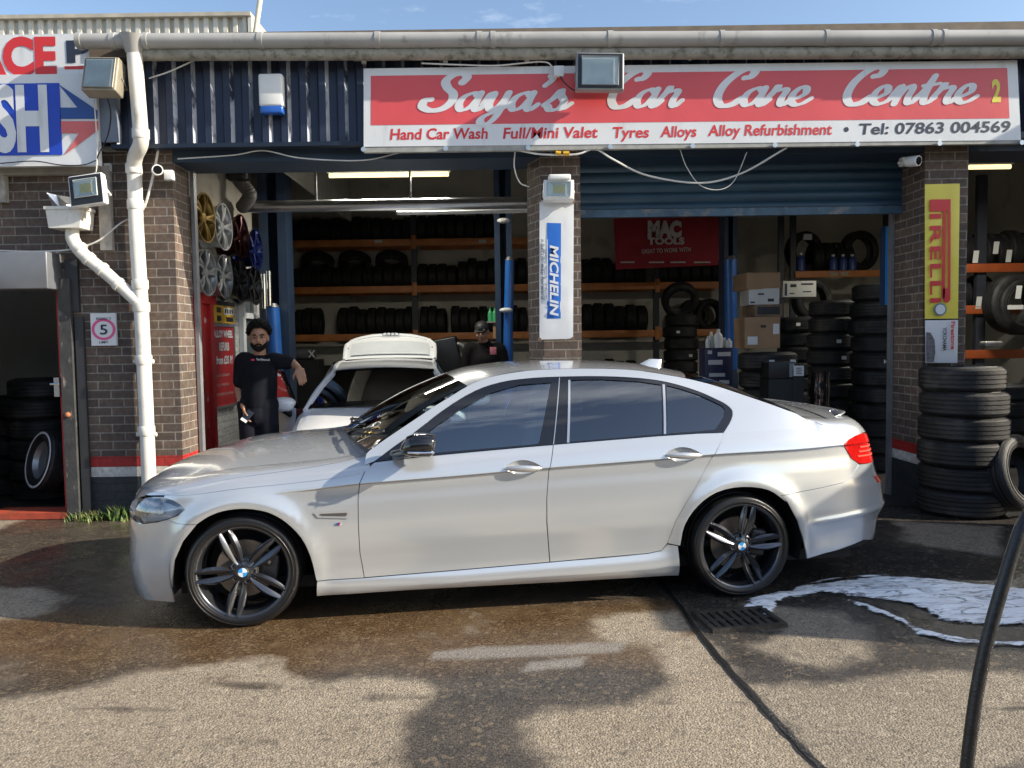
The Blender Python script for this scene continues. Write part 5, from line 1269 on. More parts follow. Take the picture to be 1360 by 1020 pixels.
panel('pillar_strip', [(1.888, .9965), (1.902, .9965), (1.958, 1.362), (1.945, 1.362)], M_strip, lift=.003, gap=0, skirt=.006); panel('pillar_strip', [(2.492, 1.030), (2.506, 1.030), (2.555, 1.324), (2.541, 1.324)], M_strip, lift=.003, gap=0, skirt=.006)
panel('door_seam_strip', [(1.803, .988), (1.808, .988), (1.895, 1.378), (1.890, 1.378)], M_strip, lift=.002, gap=0, skirt=.004)
RAIL = [(.72, .985), (.80, 1.037), (.968, 1.140), (1.119, 1.231), (1.22, 1.286), (1.313, 1.338), (1.40, 1.374), (1.50, 1.398), (1.694, 1.424), (1.87, 1.431), (2.055, 1.432), (2.24, 1.426), (2.415, 1.412), (2.651, 1.370), (2.80, 1.335), (2.931, 1.295), (3.217, 1.192), (3.382, 1.129)]
ZS_R = [(3.30, 1.13), (3.382, 1.112), (3.5, 1.075), (3.65, 1.045), (3.8, 1.032), (3.98, 1.02), (4.9, 1.02)]
TAILL = [(3.724, .931), (3.781, .835), (3.852, .797), (3.95, .790), (4.32, .79), (4.36, .86), (4.30, .965), (4.0, .985), (3.86, .972), (3.79, .955)]
side = smooth_seg([(.72, .985)]+RAIL[1:], 2)
bodyside = [(.746, .9205)]+[(p[0], p[1]+.0) for p in TRIM_T[1:]]+[(2.80, .909), (2.678, .715), (2.602, .602), (2.543, .506), (2.494, .368), (2.556, .354)]+smooth_seg(ARCH_R2, 3)+[(3.215, .634), (3.442, .659), (3.677, .689), (3.769, .736), (3.85, .795), (3.781, .837), (3.724, .931), (3.79, .957), (3.86, .974), (3.98, .986), (3.985, 1.02), (3.89, 1.026), (3.80, 1.032), (3.72, 1.038), (3.65, 1.045), (3.57, 1.058), (3.5, 1.075), (3.44, 1.093)]+side[::-1]+[(.70, .965), (.685, .90)]
panel('body_side', bodyside, P_sil, dq=.035)
bump = [(3.26, .59), (3.328, .471), (3.369, .358), (3.399, .224), (3.641, .249), (3.889, .295), (4.15, .26), (4.4, .22), (QMAX, .22), (QMAX, .70), (4.4, .70), (4.32, .79), (3.95, .790), (3.85, .793), (3.769, .734), (3.677, .687), (3.442, .657), (3.215, .632)]
def bcr(q, z):    # the crease low on the rear bumper: lower part set in a little
    zc = .443+.095*(q-3.39); return -.022*sstep(zc+.01, zc-.10, z)*sstep(3.38, 3.6, q)+.008*math.exp(-((z-zc)/.02)**2)*sstep(3.38, 3.5, q)
panel('rear_bumper', bump, P_sil, both_in_one=True, dq=.03, liftf=bcr)
panel('rear_reflector', [(3.99, .66), (4.20, .66), (4.20, .69), (3.985, .705)], G_red, lift=.004, gap=0, dq=.03)
panel('tail_light', TAILL, G_red, gap=.003, skirt=.02, dq=.025, lift=.004)
for o, sd_ in zip([o for o in COL.objects if o.name.startswith('tail_light')], (near, far)):
    for dz_ in (0, .028, .056): panel('light_bar', [(3.85+dz_*.8, .842+dz_), (4.25, .838+dz_), (4.25, .847+dz_), (3.845+dz_*.8, .852+dz_)], mat('pale_red_bar', (.75, .10, .07), .2, var=0) if 'pale_red_bar' not in MATS else MATS['pale_red_bar'], o, gap=0, lift=.007, skirt=.002, sides=(sd_,), dq=.025)
panel('boot_lid', [(4.32, .79), (4.4, .70), (QMAX, .70), (QMAX, 1.02), (3.985, 1.02), (3.982, .988), (4.30, .968), (4.36, .86)], P_sil, both_in_one=True, dq=.03)
panel('number_plate', [(4.58, .76), (QMAX, .76), (QMAX, .87), (4.58, .87)], mat('yellow_number_plate', (.70, .52, .05), .4, var=0), lift=.012, gap=0, both_in_one=True, dq=.05)
def be(q):
    x, y, nx, ny = plan_at(q); d = lerp_tab([(3.3, .13), (3.8, .12), (4.2, .10), (4.9, .10)], q); bx = body_pt(q, 1.03)
    return bx[0]-nx*d, max(0, bx[1]-ny*d), lerp_tab([(3.2, 1.15), (3.36, 1.118), (3.5, 1.098), (3.65, 1.086), (3.85, 1.086), (3.96, 1.092)], bx[0]-nx*d)
def bshoulder(q, t):
    zs = lerp_tab(ZS_R, q); a = Vector(body_pt(q, zs)); b2 = Vector(body_pt(q, zs-.006)); d = (a-b2); d /= max(d.z, 1e-4); c = Vector(be(q)); k = a+d*max(.005, c.z-.008-zs)
    return tuple(a*(1-t)**2+k*2*t*(1-t)+c*t*t)
QR = lin(3.37, 4.0, 18)+lin(4.03, QMAX-1e-3, 24)
psurf('boot_shoulder', bshoulder, QR, lin(0, 1, 8), P_sil, sides=(near, far))
def deck(q, v):
    x, y, z = be(q); w = 1-sstep(3.37, 3.75, q); return x+.14*w*(1-v*v), y*v, z+.048*(1-abs(v)**2.2)*min(1, y/.4)*(1-.3*sstep(3.6, 4.3, q))
psurf('boot_deck', deck, QR, lin(-1, 1, 24), P_sil, flip=True)
# lip spoiler along the boot edge
def lip(q, t):
    x, y, z = be(q); a = 2*math.pi*t; x2, y2, nx, ny = plan_at(q); k = sstep(3.78, 4.15, q)
    o = .034*math.cos(a)*k-.020; h = .011*math.sin(a)*k+.016*k+.014*k*(math.cos(a)*.5+.5)
    return x+nx*o, max(0, y+ny*o), z+h-.004
psurf('boot_spoiler', lip, [q for q in QR if q > 3.79], lin(0, 1, 12), P_sil, sides=(near, far), flip=True)
# roof, windscreen, rear window
def rail_at(s): return lerp_tab(RAIL, s)
def roof(u, v):
    s = 1.313+(2.70-1.313)*u; xs = s-.10*(1-v*v)*(1-u)**2+.13*(1-v*v)*u**2; zr = rail_at(s); yr = body_pt(s, zr)[1]
    c = lerp_tab([(1.3, .055), (1.6, .045), (2.1, .040), (2.5, .036), (2.75, .030)], s)
    return xs, yr*v, zr+c*(1-abs(v)**2.4)
psurf('roof', roof, lin(0, 1, 30), lin(-1, 1, 28), P_sil, flip=False)
def wscreen(u, v):
    b0 = body_pt(.725, .985); t0 = body_pt(1.313, 1.338); sb = .725-.20*(1-v*v); zb_ = .985+.055*(1-abs(v)**2)
    st = 1.313-.10*(1-v*v); zt = 1.338+.055*(1-abs(v)**2.4)
    x, y, z = sb+(st-sb)*u, (b0[1]+(t0[1]-b0[1])*u)*v, zb_+(zt-zb_)*u
    return x-.02*math.sin(math.pi*u), y, z+.028*math.sin(math.pi*u)
psurf('windscreen', wscreen, lin(0, 1, 14), lin(-1, 1, 20), G_ws)
M_band = mat('black_glass_band', (.006, .006, .007), .12, var=0)
psurf('windscreen_border', lambda u, v: tuple(Vector(wscreen(u, v))+Vector((.002, 0, -.004))), lin(0, 1, 12), lin(.93, 1, 2), M_band, sides=(near, far), flip=True)
psurf('windscreen_border', lambda u, v: tuple(Vector(wscreen(u, v))+Vector((.002, 0, -.005))), lin(0, .12, 2), lin(-.92, .92, 16), M_band)
def rwin(u, v):
    s0, s1 = 2.70, 3.382; t0 = body_pt(s0, rail_at(s0)); b0 = body_pt(s1, 1.129)
    x0 = s0+.13*(1-v*v); x1 = s1+.14*(1-v*v); z0_ = rail_at(s0)+.03*(1-abs(v)**2.4); z1_ = 1.129+.012*(1-v*v)
    s = s0+(s1-s0)*u; zr = lerp_tab(RAIL, s); y = body_pt(s, zr)[1]
    zl = z0_+(z1_-z0_)*u; edge = zr-(rail_at(s0)+(1.129-rail_at(s0))*u)
    return x0+(x1-x0)*u, y*v, zl+edge+.012*math.sin(math.pi*u)*(1-v*v)
psurf('rear_window', rwin, lin(0, 1, 16), lin(-.93, .93, 16), G_rear, flip=False)
psurf('rear_window_border', rwin, lin(0, 1, 16), lin(.93, .995, 2), M_band, sides=(near, far), flip=True)
psurf('rear_window_border', lambda u, v: tuple(Vector(rwin(u, v))-Vector((0, 0, .003))), lin(0, 1, 16), lin(-.94, .94, 12), mat('dark_rear_shelf', (.02, .02, .022), .7, var=0))
def cowl(u, v):
    a = Vector(hood(.70, v*.995)); b2 = Vector(wscreen(0, v)); p = a*(1-u)+b2*u; p.z -= .022*math.sin(math.pi*u)+.004*(1-u); return tuple(p)
psurf('cowl', cowl, lin(0, 1, 6), lin(-1, 1, 24), M_blacksatin)
f = MB()
for (v0, v1, u1) in ((-.45, -.97, .16), (.25, -.42, .13)):
    pts = []
    for k in range(9):
        t_ = k/8; v = v0+(v1-v0)*t_; p = Vector(wscreen(max(.02, .03+u1*t_), v)); pts.append(CM @ (p+Vector((-.012, 0, .018))))
    f.tube(pts, .008, 6); f.tube([CM @ (Vector(cowl(.5, v0))+Vector((0, 0, .02))), pts[4]+Vector((0, 0, .008))], .007, 6)
f.build('wiper', M_blacksatin, car)
# sill skirt
SK = [(.405, .163), (.73, .167), (1.048, .169), (1.43, .166), (1.815, .163), (2.2, .163), (2.564, .164), (2.556, .352), (2.494, .362), (2.455, .322), (2.37, .309), (2.10, .300), (1.765, .288), (1.20, .270), (.677, .256), (.411, .254)]
def skirt_lift(q, z):
    zt = lerp_tab([(.4, .254), (1.765, .288), (2.37, .31), (2.56, .352)], q); u = min(1, max(0, (z-.163)/(zt-.163))); k = sstep(.55, 1.3, q)
    a = .009*k; return (a*(1-u)/.62 if u > .38 else a-.014*k*(.38-u)/.38)+.007*math.sin(math.pi*min(1, u))
panel('side_skirt', SK, P_sil, dz=.01, liftf=skirt_lift)
# side vent, badge, aerial fin, mirrors
panel('side_vent', [(.404, .648), (.425, .622), (.593, .610), (.612, .636), (.600, .659), (.425, .655)], mat('satin_bright_trim', (.50, .51, .52), .25, .5, var=0), lift=.006, gap=0, skirt=.008, dz=.02)
panel('vent_mesh', [(.437, .641), (.447, .633), (.583, .625), (.591, .636), (.586, .643), (.445, .643)], mat('vent_dark', (.10, .09, .085), .4, .4, var=0), lift=.009, gap=0, skirt=.002, dz=.02)
for k, (c_, q0) in enumerate((((.05, .14, .36), .520), ((.02, .04, .16), .529), ((.38, .03, .04), .538), ((.45, .45, .46), .547))):
    panel('sport_badge', [(q0-.002, .572), (q0+.007, .572), (q0+.016, .587), (q0+.007, .587)], mat(f'badge_{k}', c_, .3, var=0), lift=.004, gap=0, skirt=.002, sides=(near,))
f = MB(); n_ = 12
base = [(2.55, .0), (2.60, .024), (2.68, .032), (2.755, .026), (2.77, 0)]
rb = catmull(base, 4); ring = [(x, y) for x, y in rb]+[(x, -y) for x, y in rb[::-1][1:-1]]
for lvl in range(7):
    h = lvl/6; zz = h*.076
    for x, y in ring:
        s_ = 1-h**1.6*.85; cx = 2.762; xx = cx+(x-cx)*(1-h**1.1*.60); f.v.append(tuple(CM @ Vector((xx+.006*h, y*s_, Vector(roof((2.66-1.313)/1.387, 0)).z-.006+zz-.06*(xx-2.66)))))
m_ = len(ring)
for l in range(6):
    for k in range(m_): f.f.append((l*m_+k, l*m_+(k+1) % m_, (l+1)*m_+(k+1) % m_, (l+1)*m_+k))
f.f.append(tuple(6*m_+k for k in range(m_)))
f.build('aerial_fin', P_sil, car, 60)
for sd_, sg in ((near, 1), (far, -1)):
    f = MB(); rings = []
    for i, (x, hw_, hh, zc) in enumerate(((.905, .02, .02, 1.03), (.925, .075, .052, 1.032), (.97, .098, .066, 1.034), (1.02, .102, .068, 1.033), (1.07, .100, .066, 1.030), (1.088, .088, .058, 1.028))):
        rings.append([sd_((x+.012*math.sin(a), 1.02+hw_*math.copysign(abs(math.cos(a))**.7, math.cos(a)), zc+hh*math.copysign(abs(math.sin(a))**.75, math.sin(a))*(1 if math.sin(a) < 0 else .95))) for a in lin(0, 2*math.pi*23/24, 23)])
    for r_ in rings: f.v += [tuple(v) for v in r_]
    for i in range(len(rings)-1):
        for k in range(24): f.f.append((i*24+k, i*24+(k+1) % 24, (i+1)*24+(k+1) % 24, (i+1)*24+k))
    f.f.append(tuple(range(23, -1, -1))); f.f.append(tuple((len(rings)-1)*24+k for k in range(24)))
    mo = f.build('wing_mirror', M_blackgloss, car, 60)
    f = MB(); f.tube([sd_((.94, 1.122, 1.004)), sd_((1.03, 1.128, 1.0)), sd_((1.085, 1.115, .998))], .0065, 8); f.tube([sd_((.94, 1.10, 1.002)), sd_((1.0, 1.135, .997))], .004, 6); f.build('indicator_strip', M_chrome, mo)
    f = MB(); f.tube([sd_((.86, .86, .955)), sd_((.90, .93, .972)), sd_((.96, .99, .985))], [.03, .028, .03], 10); f.build('mirror_stalk', M_blackgloss, mo)
    f = MB(); f.quad(*[sd_((1.0875, 1.02+y, 1.028+z)) for y, z in ((-.075, -.045), (.075, -.045), (.075, .045), (-.075, .045))]); f.build('mirror_glass', M_chrome, mo, 0)
    # black sail piece in front of the window
    panel('mirror_sail', [(.752, .922), (.90, .934), (1.02, .945), (1.015, 1.045), (.98, 1.068), (.87, .998)], M_blackgloss, lift=.003, gap=0, skirt=.004, sides=(sd_,))
# underbody, arches, cabin
f = MB(); f.box(-.38, 3.8, -.74, .74, .17, .24, CM); f.box(.42, 2.55, -.86, .86, .20, .30, CM); f.build('underbody', M_dark, car)
for wx_, wz_ in WHEELS:
    for sg in (-1, 1):
        m_ = CM @ Matrix.Translation((wx_, 0, wz_+.005)); f = MB()
        f.lathe([(.402, sg*.885), (.405, sg*.58), (.10, sg*.56)], m_, 28, a0=-math.pi*.60, a1=math.pi*.60)
        f.build('arch_liner', M_dark, car)
core = [(-.9, .20), (-.416, .20)]+[(-.41, .285), (-.395, .404), (-.34, .52), (-.25, .62), (-.09, .70), (.014, .705), (.15, .69), (.26, .62), (.35, .52), (.40, .40), (.43, .20)]+[(2.54, .20), (2.55, .36), (2.58, .49), (2.665, .61), (2.79, .69), (2.961, .715), (3.14, .69), (3.27, .605), (3.35, .48), (3.39, .36), (3.42, .24), (4.4, .26), (QMAX, .26), (QMAX, 1.0), (3.4, 1.02), (2.9, 1.0), (.72, .90), (.6, .82), (-.4, .74), (-.9, .72), (QMIN, .74), (QMIN, .2)]
panel('inner_shell', core, M_dark, lift=-.045, gap=0, skirt=0, dq=.08, dz=.05)
M_seat = mat('dark_grey_seat', (.11, .112, .118), .6, var=.1, vs=8)
f = MB()
for y in (-.37, .37):
    f.rbox((1.62, y, .62), (.52, .5, .16), .06, CM); f.rbox((0, 0, 0), (.13, .48, .62), .06, CM @ Matrix.Translation((1.92, y, .92)) @ Matrix.Rotation(R(14), 4, 'Y')); f.rbox((0, 0, 0), (.09, .26, .18), .04, CM @ Matrix.Translation((2.03, y, 1.29)) @ Matrix.Rotation(R(12), 4, 'Y'))
    f.rbox((0, 0, 0), (.09, .24, .15), .04, CM @ Matrix.Translation((2.98, y, 1.14)) @ Matrix.Rotation(R(16), 4, 'Y'))
f.rbox((2.62, 0, .62), (.5, 1.3, .18), .06, CM); f.rbox((0, 0, 0), (.14, 1.3, .52), .06, CM @ Matrix.Translation((2.90, 0, .86)) @ Matrix.Rotation(R(18), 4, 'Y')); f.build('seats', M_seat, car)
f = MB(); f.rbox((.90, 0, .86), (.42, 1.46, .20), .07, CM); f.rbox((1.5, 0, .50), (1.2, .24, .3), .05, CM); f.rbox((3.22, 0, 1.0), (.42, 1.25, .1), .03, CM); f.build('dashboard', mat('dark_dashboard', (.025, .026, .028), .6, var=.1), car)
MB().box(.6, 3.3, -.78, .78, .30, .34, CM).build('cabin_floor', M_dark, car)
f = MB(); m_ = CM @ Matrix.Translation((1.16, .37, .90)) @ Matrix.Rotation(R(-65), 4, 'Y')
f.tube([m_ @ Vector((.18*math.cos(a), .18*math.sin(a), 0)) for a in lin(0, 2*math.pi*27/28, 27)], .015, 8, closed=True); f.tube([m_ @ Vector((-.17, 0, -.02)), m_ @ Vector((.17, 0, -.02))], .02, 8); f.build('steering_wheel', M_blacksatin, car)
# wheels
M_rim = mat('gunmetal_rim', (.078, .083, .096), .25, .8, var=.06, coat=.8)
M_disc = mat('brake_disc', (.22, .19, .16), .4, .7, var=.25, vs=12)
M_carbon = mat('dark_caliper', (.05, .05, .055), .45, .4, var=.1)
RT, RRIM = .324, .262
def make_wheel(name, m, ang, parent):
    """m: hub frame, local -Y outward, Z up"""
    w = bpy.data.objects.new(name, None); COL.objects.link(w); w.empty_display_size = .1; w.parent = parent; M0 = m; WM[w.name] = M0; w.matrix_basis = wm(parent).inverted() @ M0
    # tyre: rounded shoulder, grooved tread
    pr = [(.258, -.012), (.262, -.020), (.272, -.026), (.290, -.0265), (.304, -.021), (.313, -.010), (.3185, .004)]
    for k in range(4):
        y = .012+k*.050; pr += [(.3235, y), (.324, y+.038), (.317, y+.040), (.317, y+.048)]
    pr += [(.3235, .212), (.3185, .222), (.312, .234), (.298, .244), (.275, .244), (.258, .236)]
    f = MB(); f.lathe(pr, M0, 72)
    for r_ in (.279, .297): f.lathe([(r_-.002, -.0262), (r_, -.0278), (r_+.002, -.0262)], M0, 72)
    f.build('tyre', M_tyre_new, w, 50)
    f = MB(); f.lathe([(.256, .235), (.250, .215), (.236, .19), (.228, .06), (.232, .03), (.239, .010), (.243, -.002), (.247, -.012), (.253, -.0185), (.260, -.0215), (.2645, -.021), (.265, -.014)], M0, 72); f.build('rim', M_rim, w, 50)
    f = MB()
    for i in range(5):
        a = R(ang+72*i)
        for sgn in (-1, 1):
            rings = []; n_ = 14
            for k in range(n_+1):
                t_ = k/n_; r_ = .052+(.254-.052)*t_
                off = sgn*(.010+.020*math.sin(math.pi*.72*t_**.8))
                hw_ = .0085+.0122*math.sin(math.pi*min(1, .06+t_*.84)); yf = -.004-.012*math.sin(math.pi*t_*.9)-.010*t_; d_ = .028
                ridge = .010
                sec = [(off-hw_, yf+.006), (off-hw_*.35, yf-ridge*.55), (off+sgn*hw_*.25, yf-ridge), (off+hw_*.5, yf-ridge*.45), (off+hw_, yf+.006), (off+hw_*.8, yf+d_), (off-hw_*.8, yf+d_)]
                rings.append([M0 @ Vector((r_*math.sin(a)+x*math.cos(a), y, r_*math.cos(a)-x*math.sin(a))) for x, y in sec])
            b0 = len(f.v)
            for r_ in rings: f.v += [tuple(v) for v in r_]
            S_ = 7
            for k in range(n_):
                for j in range(S_): f.f.append((b0+k*S_+j, b0+k*S_+(j+1) % S_, b0+(k+1)*S_+(j+1) % S_, b0+(k+1)*S_+j))
            f.f.append(tuple(b0+k for k in range(S_))); f.f.append(tuple(b0+n_*S_+k for k in range(S_)))
    f.lathe([(.075, .03), (.075, .004), (.066, -.002), (.050, -.008), (.040, -.012), (.0, -.012)], M0, 40)
    f.build('spokes', M_rim, w, 35)
    f = MB()
    for i in range(5):
        a = R(ang+36+72*i); f.lathe([(.0, .002), (.011, .002), (.012, -.012), (.015, -.013), (.016, .0)], M0 @ Matrix.Translation((.056*math.sin(a), .0, .056*math.cos(a))), 12)
    f.build('wheel_bolt', M_carbon, w)
    f = MB(); f.lathe([(.033, -.012), (.0335, -.017), (.030, -.020), (.027, -.0195)], M0, 32); hb = f.build('hub_badge', M_blackgloss, w)
    for qd, (mt_) in enumerate((M_white_clean, MATS.get('roundel_blue') or mat('roundel_blue', (.03, .28, .66), .3, var=0))*2):
        f = MB(); a0 = R(ang+90*qd+20); n_ = 8; c_ = M0 @ Vector((0, -.0225, 0)); vs = [c_]+[M0 @ Vector((.026*math.sin(a0+math.pi/2*k/n_), -.0205, .026*math.cos(a0+math.pi/2*k/n_))) for k in range(n_+1)]
        f.add(vs, [(0, k+1, k+2) for k in range(n_)]); f.build('roundel', mt_, hb, 0)
    f = MB(); f.lathe([(.07, .075), (.165, .075), (.165, .10), (.07, .10)], M0, 48, True); f.lathe([(.0, .03), (.078, .03), (.078, .10)], M0, 32); f.build('brake_disc', M_disc, w)
    f = MB(); f.rbox((0, 0, 0), (.10, .075, .17), .02, M0 @ Matrix.Rotation(R(8), 4, 'Y') @ Matrix.Translation((.135, .075, .02))); f.ball(tuple(M0 @ Vector((.135, .032, .04))), .022); f.build('caliper', M_carbon, w)
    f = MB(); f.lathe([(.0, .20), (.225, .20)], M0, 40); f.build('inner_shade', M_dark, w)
    return w
for wx_, wz_, a_ in ((0, RT-.003, 338), (2.978, RT-.003, 12)):
    make_wheel('wheel', CM @ Matrix.Translation((wx_, -.885, wz_)), a_, car)
    make_wheel('wheel', CM @ Matrix.Translation((wx_, .885, wz_)) @ Matrix.Rotation(math.pi, 4, 'Z'), a_+20, car)
# ================================================================ tyres, racks, lifts
def tyre_mesh(R_=.32, Wd=.205, rin=.205):
    h = Wd/2; f = MB()
    pr = [(rin, -h*.78), (rin+.012, -h*.92), (R_*.80, -h*1.0), (R_*.90, -h*.95), (R_*.965, -h*.80), (R_*.985, -h*.70)]
    for k in range(4):
        y = -h*.66+k*h*.36; pr += [(R_, y), (R_, y+h*.26), (R_-.009, y+h*.28), (R_-.009, y+h*.34)]
    pr += [(R_*.985, h*.72), (R_*.965, h*.80), (R_*.90, h*.95), (R_*.80, h*1.0), (rin+.012, h*.92), (rin, h*.78), (rin+.03, h*.5), (R_*.90, h*.3), (R_*.90, -h*.3), (rin+.03, -h*.5)]
    f.lathe(pr, None, 40, True)
    for s_ in (-1, 1):
        for r_ in (R_*.74, R_*.83): f.lathe([(r_-.003, s_*h*.97), (r_, s_*h*1.025), (r_+.003, s_*h*.97)], None, 40)
    return f
TYP = tyre_mesh().build('tyre', M_tyre, None, 45); tyre_used = [False]
def tyre(loc, rot, sc, label, group):
    if not tyre_used[0]: o = TYP; tyre_used[0] = True
    else: o = TYP.copy(); COL.objects.link(o)
    s = sc if isinstance(sc, (tuple, list)) else (sc, sc, sc)
    o.matrix_world = Matrix.Translation(loc) @ rot.to_4x4() @ Matrix.Diagonal((*s, 1)); WM[o.name] = o.matrix_world.copy(); tag(o, label, 'tyre', group); return o
def RZ(d): return Matrix.Rotation(R(d), 3, 'Z')
def RXm(d): return Matrix.Rotation(R(d), 3, 'X')
YR = 15.0
zb1, zb2, zb3 = Z(550, 447, YR), Z(550, 384, YR), Z(550, 322, YR)
bh = .135
t = thing('tyre_rack', 'long rack with orange beams along the rear wall of the left and middle bays', 'rack', (X(550, 500, YR), YR, 0))
for px in (379, 551, 724, 872, 966):
    x = X(px, 420, YR); top = zb3+.75 if px < 700 else zb2+.65
    for y in (YR+.02, YR+.75):
        MB().box(x-.055, x+.055, y, y+.07, 0, top).build('upright', M_upright, t)
ups = [X(px, 420, YR) for px in (379, 551, 724, 872, 966)]
for i in range(4):
    for k, z in enumerate((zb1, zb2, zb3)):
        if z is zb3 and i > 1: continue
        f = MB(); f.rbox(((ups[i]+ups[i+1])/2, YR-.01, z), (ups[i+1]-ups[i]-.03, .06, bh), .008); f.rbox((ups[i]+.01, YR-.05, z), (.10, .03, .26), .006); f.build('beam', M_orange, t)
        MB().rbox(((ups[i]+ups[i+1])/2, YR+.70, z), (ups[i+1]-ups[i]-.12, .05, bh), .006).build('beam', M_orange, t)
for px, py in ((498, 321), (636, 321)): MB().box(X(px, py, YR), X(px+10, py, YR), YR-.05, YR-.042, Z(px, py+2, YR), Z(px, py-2, YR)).build('beam_label', M_paper, t)
rt = random.Random(21)
def row(px0, px1, z, Y, R_, label, group, pitch=.2, wave=.0):
    x, x1 = X(px0, 400, Y), X(px1, 400, Y); n = max(1, round((x1-x)/pitch)); p = (x1-x)/n
    for k in range(n):
        r_ = R_*rt.uniform(.93, 1.05); tyre((x+p*(k+.5), Y+.38+rt.uniform(-.03, .03), z+r_-.07), RZ(90+rt.uniform(-3, 3)) , (r_/.32, p/.212, r_/.32), label, group)
row(383, 548, zb3+bh/2, YR, .275, 'black tyre on the top shelf of the left bay rack', 'tyres on the top shelf'); row(554, 657, zb3+bh/2, YR, .30, 'black tyre on the top shelf of the left bay rack', 'tyres on the top shelf')
row(383, 548, zb2+bh/2, YR, .25, 'black tyre packed on the middle shelf of the left bay rack', 'tyres on the middle shelf'); row(554, 606, zb2+bh/2, YR, .255, 'black tyre packed on the middle shelf of the left bay rack', 'tyres on the middle shelf'); row(607, 700, zb2+bh/2, YR, .30, 'black tyre packed on the middle shelf of the left bay rack', 'tyres on the middle shelf')
for k, px in enumerate((417, 467, 517)):
    tyre((X(px, 340, YR), YR+.30, zb2+bh/2+.50), RXm(62), (1.0, .95, .95), 'black tyre lying tilted on top of the packed middle shelf', 'tilted tyres above the middle shelf')
for a, c in ((386, 421), (445, 548), (555, 590), (597, 659), (664, 700)): row(a, c, zb1+bh/2, YR, .30, 'black tyre on the lowest shelf of the left bay rack', 'tyres on the lowest shelf')
for a, c, r_ in ((395, 432, .26), (434, 466, .30)): row(a, c, .75, YR-.6, r_, 'black tyre on the pile under the left bay rack', 'tyres under the rack')
row(395, 466, .28, YR-.6, .30, 'black tyre on the pile under the left bay rack', 'tyres under the rack')
row(773, 815, zb2+bh/2, YR, .29, 'black tyre on the upper shelf left of the red banner', 'tyres on the shelf by the banner'); row(775, 862, zb1+bh/2, YR, .30, 'black tyre on the lower shelf under the red banner', 'tyres on the lower middle shelf'); row(818, 860, zb2+bh/2, YR, .24, 'black tyre on the upper shelf left of the red banner', 'tyres on the shelf by the banner')
row(876, 962, zb2+bh/2, YR, .27, 'black tyre on the upper shelf below the banner hem', 'tyres on the shelf under the banner')
row(775, 848, .72, YR-.2, .30, 'black tyre on the pile below the middle bay shelf', 'tyres below the middle shelf'); row(775, 848, .22, YR-.2, .30, 'black tyre on the pile below the middle bay shelf', 'tyres below the middle shelf')
for px in (926, 947): tyre((X(px, 405, YR), YR+.3, zb1+bh/2+.28), RZ(rt.uniform(8, 20)), (1, 1, 1), 'black tyre standing face out on the lower shelf by the blue post', 'tyres standing by the blue post')
def stack(px, Y, n, r_, h, label, group, z0=0.0, jit=.03):
    x = X(px, 450, Y)
    for k in range(n):
        tyre((x+rt.uniform(-jit, jit), Y+rt.uniform(-jit, jit), z0+h*(k+.5)), RXm(90) @ Matrix.Rotation(rt.uniform(0, 6.28), 3, 'Y') @ Matrix.Rotation(R(rt.uniform(-1.5, 1.5)), 3, 'X'), (r_/.32, h/.207, r_/.32), label, group)
    return x, Y, z0+h*n
stack(905, 13.6, 10, .30, .205, 'tyre in the tall stack behind the bottles of the middle bay', 'tyre stack behind the bottles')
tyre((X(903, 400, 13.6), 13.6, 2.05+.26), RXm(28), 1.0, 'black tyre leaning on top of the stack behind the bottles', None)
s2 = stack(1022, 8.9, 7, .33, .207, 'tyre in the stack carrying the cardboard boxes', 'tyre stack under the boxes')
s3 = stack(1062, 11.2, 9, .31, .212, 'tyre in the stack carrying the white printed carton', 'tyre stack under the white carton')
s4 = stack(1108, 10.0, 10, .32, .208, 'tyre in the tall stack left of the shutter guide', 'tyre stack left of the guide')
s5 = stack(1166, 9.3, 11, .31, .203, 'tyre in the tallest stack tight against the shutter guide', 'tyre stack against the guide')
tyre((X(1078, 385, 12), 12, s4[2]+.12), RZ(14), 1.0, 'black tyre standing upright behind the tall tyre stack', None)
for px, py, Yf, r_, c0 in ((1118, 436, 10.0, .32, s4), (1100, 455, 10.0, .32, s4), (1106, 478, 10.0, .32, s4), (1172, 452, 9.3, .31, s5), (1160, 478, 9.3, .31, s5), (1166, 500, 9.3, .31, s5), (1050, 430, 11.2, .31, s3), (1066, 445, 11.2, .31, s3), (1012, 470, 8.9, .33, s2), (1040, 478, 8.9, .33, s2), (896, 440, 13.6, .30, None), (912, 470, 13.6, .30, None)):
    p = at(px, py, Yf); cx = X(px, 450, Yf) if c0 is None else c0[0]; cx = X(905, 450, 13.6) if c0 is None else cx; dx = p.x-cx; yy = Yf-math.sqrt(max(.01, (r_*1.03)**2-dx*dx))-.012
    best = min((o for o in COL.objects if o.get('category') == 'tyre'), key=lambda o: (o.matrix_world.translation-Vector((cx, Yf, p.z))).length)
    zc = best.matrix_world.translation.z; MB().box(p.x-.03, p.x+.03, yy, yy+.004, zc-.022, zc+.022).build('paper_label', M_paper, best)
